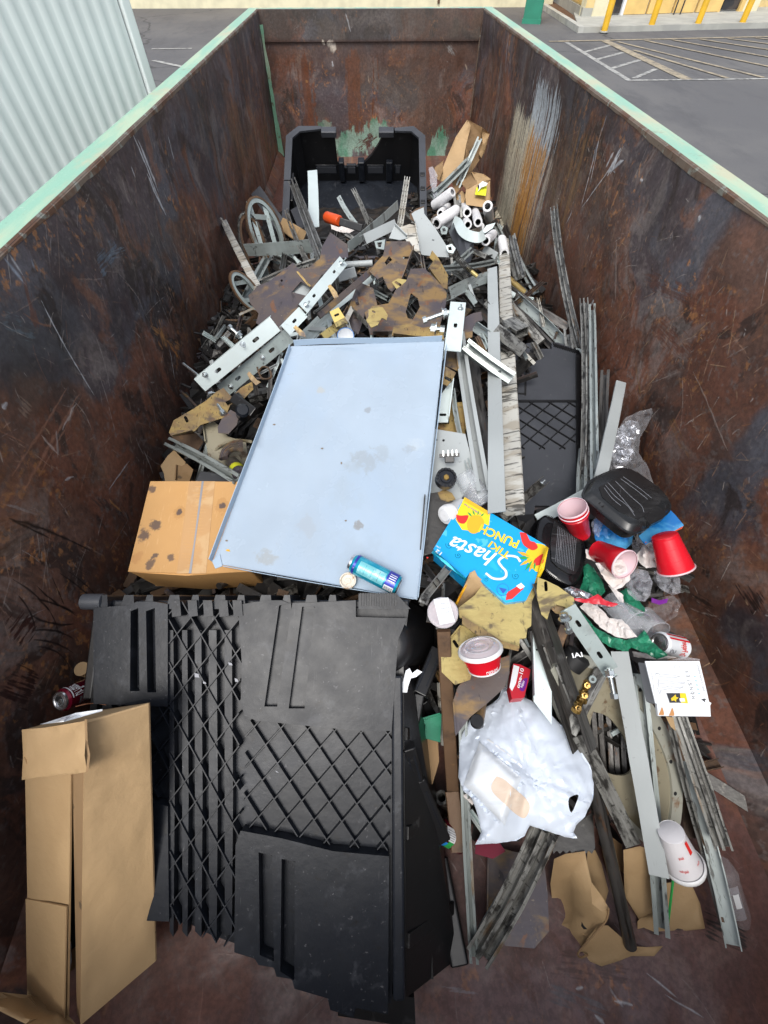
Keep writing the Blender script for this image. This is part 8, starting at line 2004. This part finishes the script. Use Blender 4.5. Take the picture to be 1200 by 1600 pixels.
# crushed clear bottle
ca, cb_ = PDx(1128,1352,1.26), PDx(1166,1484,1.30)
bo = thing('clear_bottle', 'crushed clear bottle with a printed label at the right floor edge', 'bottle', ca)
part('bottle', lathe(ca, cb_, [(0, .001), (0, .028), (.06, .036), (.12, .034), (.55, .036), (.62, .030), (.70, .036), (.86, .022), (.93, .012), (1, .012)], 28, dent=.30, seed=3), m_film, bo, True)
q = ang_to_cam(ca, cb_); rc = lambda t: .0335
part('label', patch_cyl(ca, cb_, rc, .12, .50, q - .85, q + .75, .0008, 14, 4), m_filmw, bo, True); part('label_patch', patch_cyl(ca, cb_, rc, .20, .36, q + .15, q + .6, .0016, 8, 3), m_wprint, bo)
part('label_patch', patch_cyl(ca, cb_, rc, .37, .50, q - .8, q - .1, .0016, 8, 3), m_ychrom, bo)
part('label_print', text_cyl(ca, cb_, rc, '10% FREE', .42, .5, q - .75, .008, around=True, lift=.0022), m_kprint, bo)
for k in range(7): part('label_print', patch_cyl(ca, cb_, rc, .14 + k*.022, .145 + k*.022, q - .7, q + .0, .0016, 8, 1), m_gryprint, bo)
# blue rimmed cup behind the tray
a_ = G(540,524,.14); b_ = a_ + V((0, .03, -.06)); cup('paper_cup', 'paper cup with a blue rim just behind the tray top edge', a_, b_, .034, .026, m_blue, m_wprint)
# dark crushed bottle in the cream disc shadow
a_, b_ = G(906,1022,.03), G(890,1038,.02)
bx = thing('dark_bottle', 'dark bottle with white letters in shadow above the cream disc', 'bottle', a_)
part('bottle', lathe(a_, b_, [(0, .001), (0, .03), (.1, .036), (1, .036), (1, .001)], 24), m_core, bx, True)
fx_ = face_cam(a_ + (C0 - a_).normalized()*.04, 1.0); part('lettering', text_px(fx_, 'IAI', (895,1028), (911,1026), 7, off=.02, lift=.0), m_wprint, bx)

# ---- white carrier bag with a box inside
WB = [(718,1168),(722,1148),(734,1124),(752,1110),(778,1092),(786,1074),(797,1068),(808,1074),(820,1090),(846,1104),(870,1126),(890,1148),(908,1174),(922,1196),(928,1224),(926,1250),(914,1276),(900,1290),(896,1300),(902,1310),(882,1308),(860,1300),(842,1294),(828,1290),(820,1306),(806,1314),(786,1316),(770,1318),(742,1320),(752,1300),(744,1266),(736,1246),(722,1234),(716,1214)]
def carrier():
    o2 = []
    for i in range(len(WB)):
        a, b = WB[i], WB[(i+1) % len(WB)]
        for j in range(3): o2.append((a[0] + (b[0]-a[0])*j/3 + (rnd.uniform(-.8,.8) if j else 0), a[1] + (b[1]-a[1])*j/3 + (rnd.uniform(-.8,.8) if j else 0)))
    hole = smoothpts([(890,1246),(898,1242),(904,1243),(900,1256),(893,1270),(889,1262),(888,1252),(890,1246)], 2)[:-1]
    inn = []
    stp = 4.2; u = 716
    while u < 930:
        v = 1066
        while v < 1322:
            a, b = u + rnd.uniform(-1.2, 1.2), v + rnd.uniform(-1.2, 1.2)
            if inpoly(a, b, o2) and not inpoly(a, b, hole): inn.append((a, b))
            v += stp
        u += stp
    vs, fs = tri_poly(o2, [hole], inn)
    fr = face_cam(PD(822, 1200, 1.16), .62)
    def edge(x, y, poly):
        m = 1e9
        for i in range(len(poly)):
            a, b = poly[i-1], poly[i]; dx, dy = b[0]-a[0], b[1]-a[1]; t = max(0, min(1, ((x-a[0])*dx + (y-a[1])*dy)/(dx*dx+dy*dy+1e-9))); m = min(m, ((x-a[0]-dx*t)**2 + (y-a[1]-dy*t)**2)**.5)
        return m
    bx = [(747,1154),(817,1216),(788,1296),(722,1226)]     # the box pressing through
    tb_ = [(748,1146),(826,1212),(836,1170),(806,1090)]
    top, bot = [], []
    for p in vs:
        e = edge(p[0], p[1], WB); d = 1.5*min(1, (e/26))**.6
        h = .045*min(1, e/60)**.6
        ib = inpoly(p[0], p[1], bx); eb = edge(p[0], p[1], bx)
        if ib: h += .012 + .020*min(1, eb/11.0)
        else: h += .012*math.exp(-(eb/9)**2)
        # radiating creases from the tied neck and from the box corners
        for (cx, cy, am, fr_q) in ((797,1066,.010,15), (824,1214,.007,11), (930,1260,.006,12), (745,1150,.004,14)):
            dx, dy = p[0]-cx, p[1]-cy; r_ = sqrt(dx*dx + dy*dy) + 1; an = atan2(dy, dx)
            n_ = MN.noise(V((cos(an)*fr_q*.4, sin(an)*fr_q*.4, cx*.1 + r_*.004)))
            h += am*.75*((1 - abs(n_)*2.6) - .5)*math.exp(-r_/140)*(.12 if ib else 1)
        q = V((p[0]*.02, p[1]*.02, 0)); h += (fold(V((p[0]*.0016, p[1]*.0016, 0)), 5, 1, .30) - .42)*(.026 if not ib else .003)
        # long soft folds running down right half
        x = (p[0] - 800)*.8 + (p[1] - 1100)*.35
        if not ib: h += .010*abs(((x/44 + MN.noise(q)*1.2) % 1) - .5)
        w = fr.w(fr.hit(p[0], p[1])); upv = (C0 - w).normalized()
        top.append(w + upv*h); bot.append(w - upv*(.02*min(1, e/30) + .0012))
    N = len(vs); faces = [tuple(x) for x in fs] + [tuple(i + N for i in reversed(x)) for x in fs]; ed = {}
    for x in fs:
        for i in range(len(x)): ed[(x[i], x[(i+1) % len(x)])] = 1
    for (a, b) in list(ed):
        if (b, a) not in ed: faces.append((a, a+N, b+N, b))
    a, b, c = [top[i] for i in fs[0][:3]]
    if (b-a).cross(c-a).dot(C0 - a) < 0: faces = [tuple(reversed(x)) for x in faces]
    return (top + bot, faces), fr
gb, wfr = carrier()
wb = thing('carrier_bag', 'white plastic carrier bag tied over a square box in the lower right', 'plastic bag', gb[0][0])
part('bag', gb, m_bagw, wb, 34)
lfr = Frame(wfr.o + wfr.n*.090, wfr.x, n=wfr.n)
m_showbox = M('box_seen_through_bag', (.66, .70, .74), .35, 0, [(14, .5, .65, (.58, .63, .70), .6, (1, 4, 1))], flat=True)
def onbag(pts, name, mat, lift=.0012, label=None):
    """print or patch that follows the surface of the bag"""
    from mathutils.bvhtree import BVHTree
    global _bvh
    if '_bvh' not in globals(): _bvh = BVHTree.FromPolygons([tuple(p) for p in gb[0]], gb[1])
    xs = [p[0] for p in pts]; ys = [p[1] for p in pts]; inn = []; u = min(xs)
    while u < max(xs):
        v = min(ys)
        while v < max(ys):
            if inpoly(u, v, pts): inn.append((u, v))
            v += 3.5
        u += 3.5
    vs, fs = tri_poly(pts, (), inn); out = []
    for p in vs:
        d = ray(p[0], p[1]).normalized(); h = _bvh.ray_cast(C0, d)
        q = h[0] if h[0] is not None else C0 + d*1.3
        out.append(q - d*lift)
    a, b, c = [out[i] for i in fs[0][:3]]
    f2 = [tuple(x) for x in fs]
    if (b-a).cross(c-a).dot(C0 - a) < 0: f2 = [tuple(reversed(x)) for x in f2]
    return part(name, (out, f2), mat, wb, 60)
onbag([(749,1158),(815,1215),(800,1254),(789,1290),(724,1226)], 'white_box_inside', m_showbox, .0014)
onbag(smoothpts([(776,1213),(788,1218),(804,1232),(822,1248),(828,1262),(820,1278),(806,1272),(786,1254),(770,1238),(768,1226),(776,1213)], 4)[:-1], 'beige_patch', M('beige_food_paper', (.66, .53, .42), .5, 0, [(8, .5, .6, (.7, .6, .5), .5, (1, 4, 1))]), .0018)
tg = text2d("Chili's Grill & Bar", .3, .012); tt = []
for v in tg[0]:
    u_ = 760 + (818 - 760)*v.x - v.y*10; v_ = 1156 + (1200 - 1156)*v.x - v.y*60
    d = ray(u_, v_).normalized(); h = _bvh.ray_cast(C0, d); tt.append((h[0] if h[0] is not None else C0 + d) - d*.0022)
del tt
for k, (u0, v0, u1, v1) in enumerate([(762,1154,772,1160),(775,1163,790,1174),(793,1176,798,1181),(800,1184,808,1190),(810,1191,816,1197)]): onbag([(u0, v0),(u1, v1),(u1 - 1.6, v1 + 2.4),(u0 - 1.6, v0 + 2.4)], 'faint_print', m_wprint, .0022)
a_ = PDx(745,1126,1.13); nn_ = (C0 - a_).normalized() + V((.0, .25, .0))
solo('bottle_top', 'round black bottle cap at the left shoulder of the white bag', 'bottle cap', lathe(a_, a_ - nn_.normalized()*.014, [(0, .001), (0, .0155), (.15, .0170), (1, .0175), (1, .001)], 30), m_blackp2, smooth=35)
crumple('torn_paper', 'pinkish torn paper at the left edge of the white bag', 'paper', [(722,1242),(730,1240),(736,1248),(742,1254),(738,1258),(730,1250)], .14, m_napkin, .005, .008, 3, 3)

# ---- cardboard at the lower right
cb0 = thing('cardboard_sheet', 'twisted brown cardboard sheet curling onto the floor under the white bag', 'cardboard', P(900,1480,.03))
part('curled_panel', sheet_px([(866,1342),(884,1334),(914,1330),(918,1352),(924,1378),(940,1400),(951,1418),(946,1438),(924,1466),(905,1492),(884,1478),(861,1454),(864,1420),(860,1380)], [1.24,1.22,1.20,1.19,1.19,1.17,1.16,1.17,1.20,1.25,1.27,1.29,1.30,1.28], .005, 4, .03), m_card, cb0, 60)
part('floor_curl', sheet_px([(905,1490),(916,1468),(934,1446),(950,1446),(968,1462),(986,1478),(1010,1480),(1036,1478),(1022,1494),(986,1494),(966,1502),(940,1510),(916,1500)], [1.24,1.20,1.18,1.19,1.21,1.22,1.23,1.235,1.225,1.215,1.21,1.205,1.22], .005, 6, .012), m_card, cb0, 60)
edge_pts = [(951,1420),(947,1438),(930,1458),(914,1476),(903,1490),(908,1496),(918,1492)]
part('torn_edge', tubepath([PD(u, v, d) for (u, v), d in zip(smoothpts(edge_pts, 4), [1.155 + .0025*k for k in range(25)])], .0028, 6), m_cardin, cb0, True)
part('oil_mark', sheet_px([(909,1440),(912,1446),(918,1452),(912,1452),(908,1447)], [1.17]*5, .001, 1, 0), m_core, cb0)
def cbs(label, pts, deps, mat=m_card, seed=3): return solo('cardboard_scrap', label, 'cardboard', sheet_px(pts, deps, .005, seed, .01), mat, smooth=60)
cbs('narrow cardboard scrap between the twisted sheet and the black pipe', [(918,1330),(930,1328),(940,1350),(951,1392),(945,1412),(932,1402),(920,1384),(916,1356)], [1.27]*8)
cbs('square cardboard scrap between the black pipe and the grooved channel', [(974,1328),(1000,1322),(1022,1330),(1028,1424),(998,1436),(976,1400)], [1.25,1.24,1.24,1.24,1.26,1.26], m_card, 5)
cbs('large flat cardboard scrap under the foam cup', [(996,1440),(1036,1380),(1078,1376),(1094,1412),(1102,1451),(1060,1456),(1012,1460),(996,1455)], [1.26,1.27,1.27,1.26,1.25,1.255,1.255,1.26], m_card, 6)
cbs('small orange-brown cardboard wedge left of the wide grey rail', [(972,1258),(1010,1272),(996,1308),(984,1290)], [1.27]*4, m_card, 7)
cbs('tan cardboard oval behind the big grimy channel', [(784,1436),(790,1410),(806,1384),(818,1380),(816,1420),(804,1442)], [1.33]*6, m_cardin, 8)
cbs('brown cardboard in shadow behind the black pipe', [(946,1300),(972,1320),(976,1380),(966,1420),(952,1380),(944,1340)], [1.33]*6, m_cardin, 9)
cbs('dusky cardboard strip behind the tail of the white bag', [(836,1296),(868,1300),(862,1380),(838,1360)], [1.36]*4, m_cardin, 10)
cbs('orange-brown cardboard sliver under the printed white carton', [(1040,1119),(1052,1121),(1056,1142),(1048,1136)], [1.20]*4, m_card, 11)
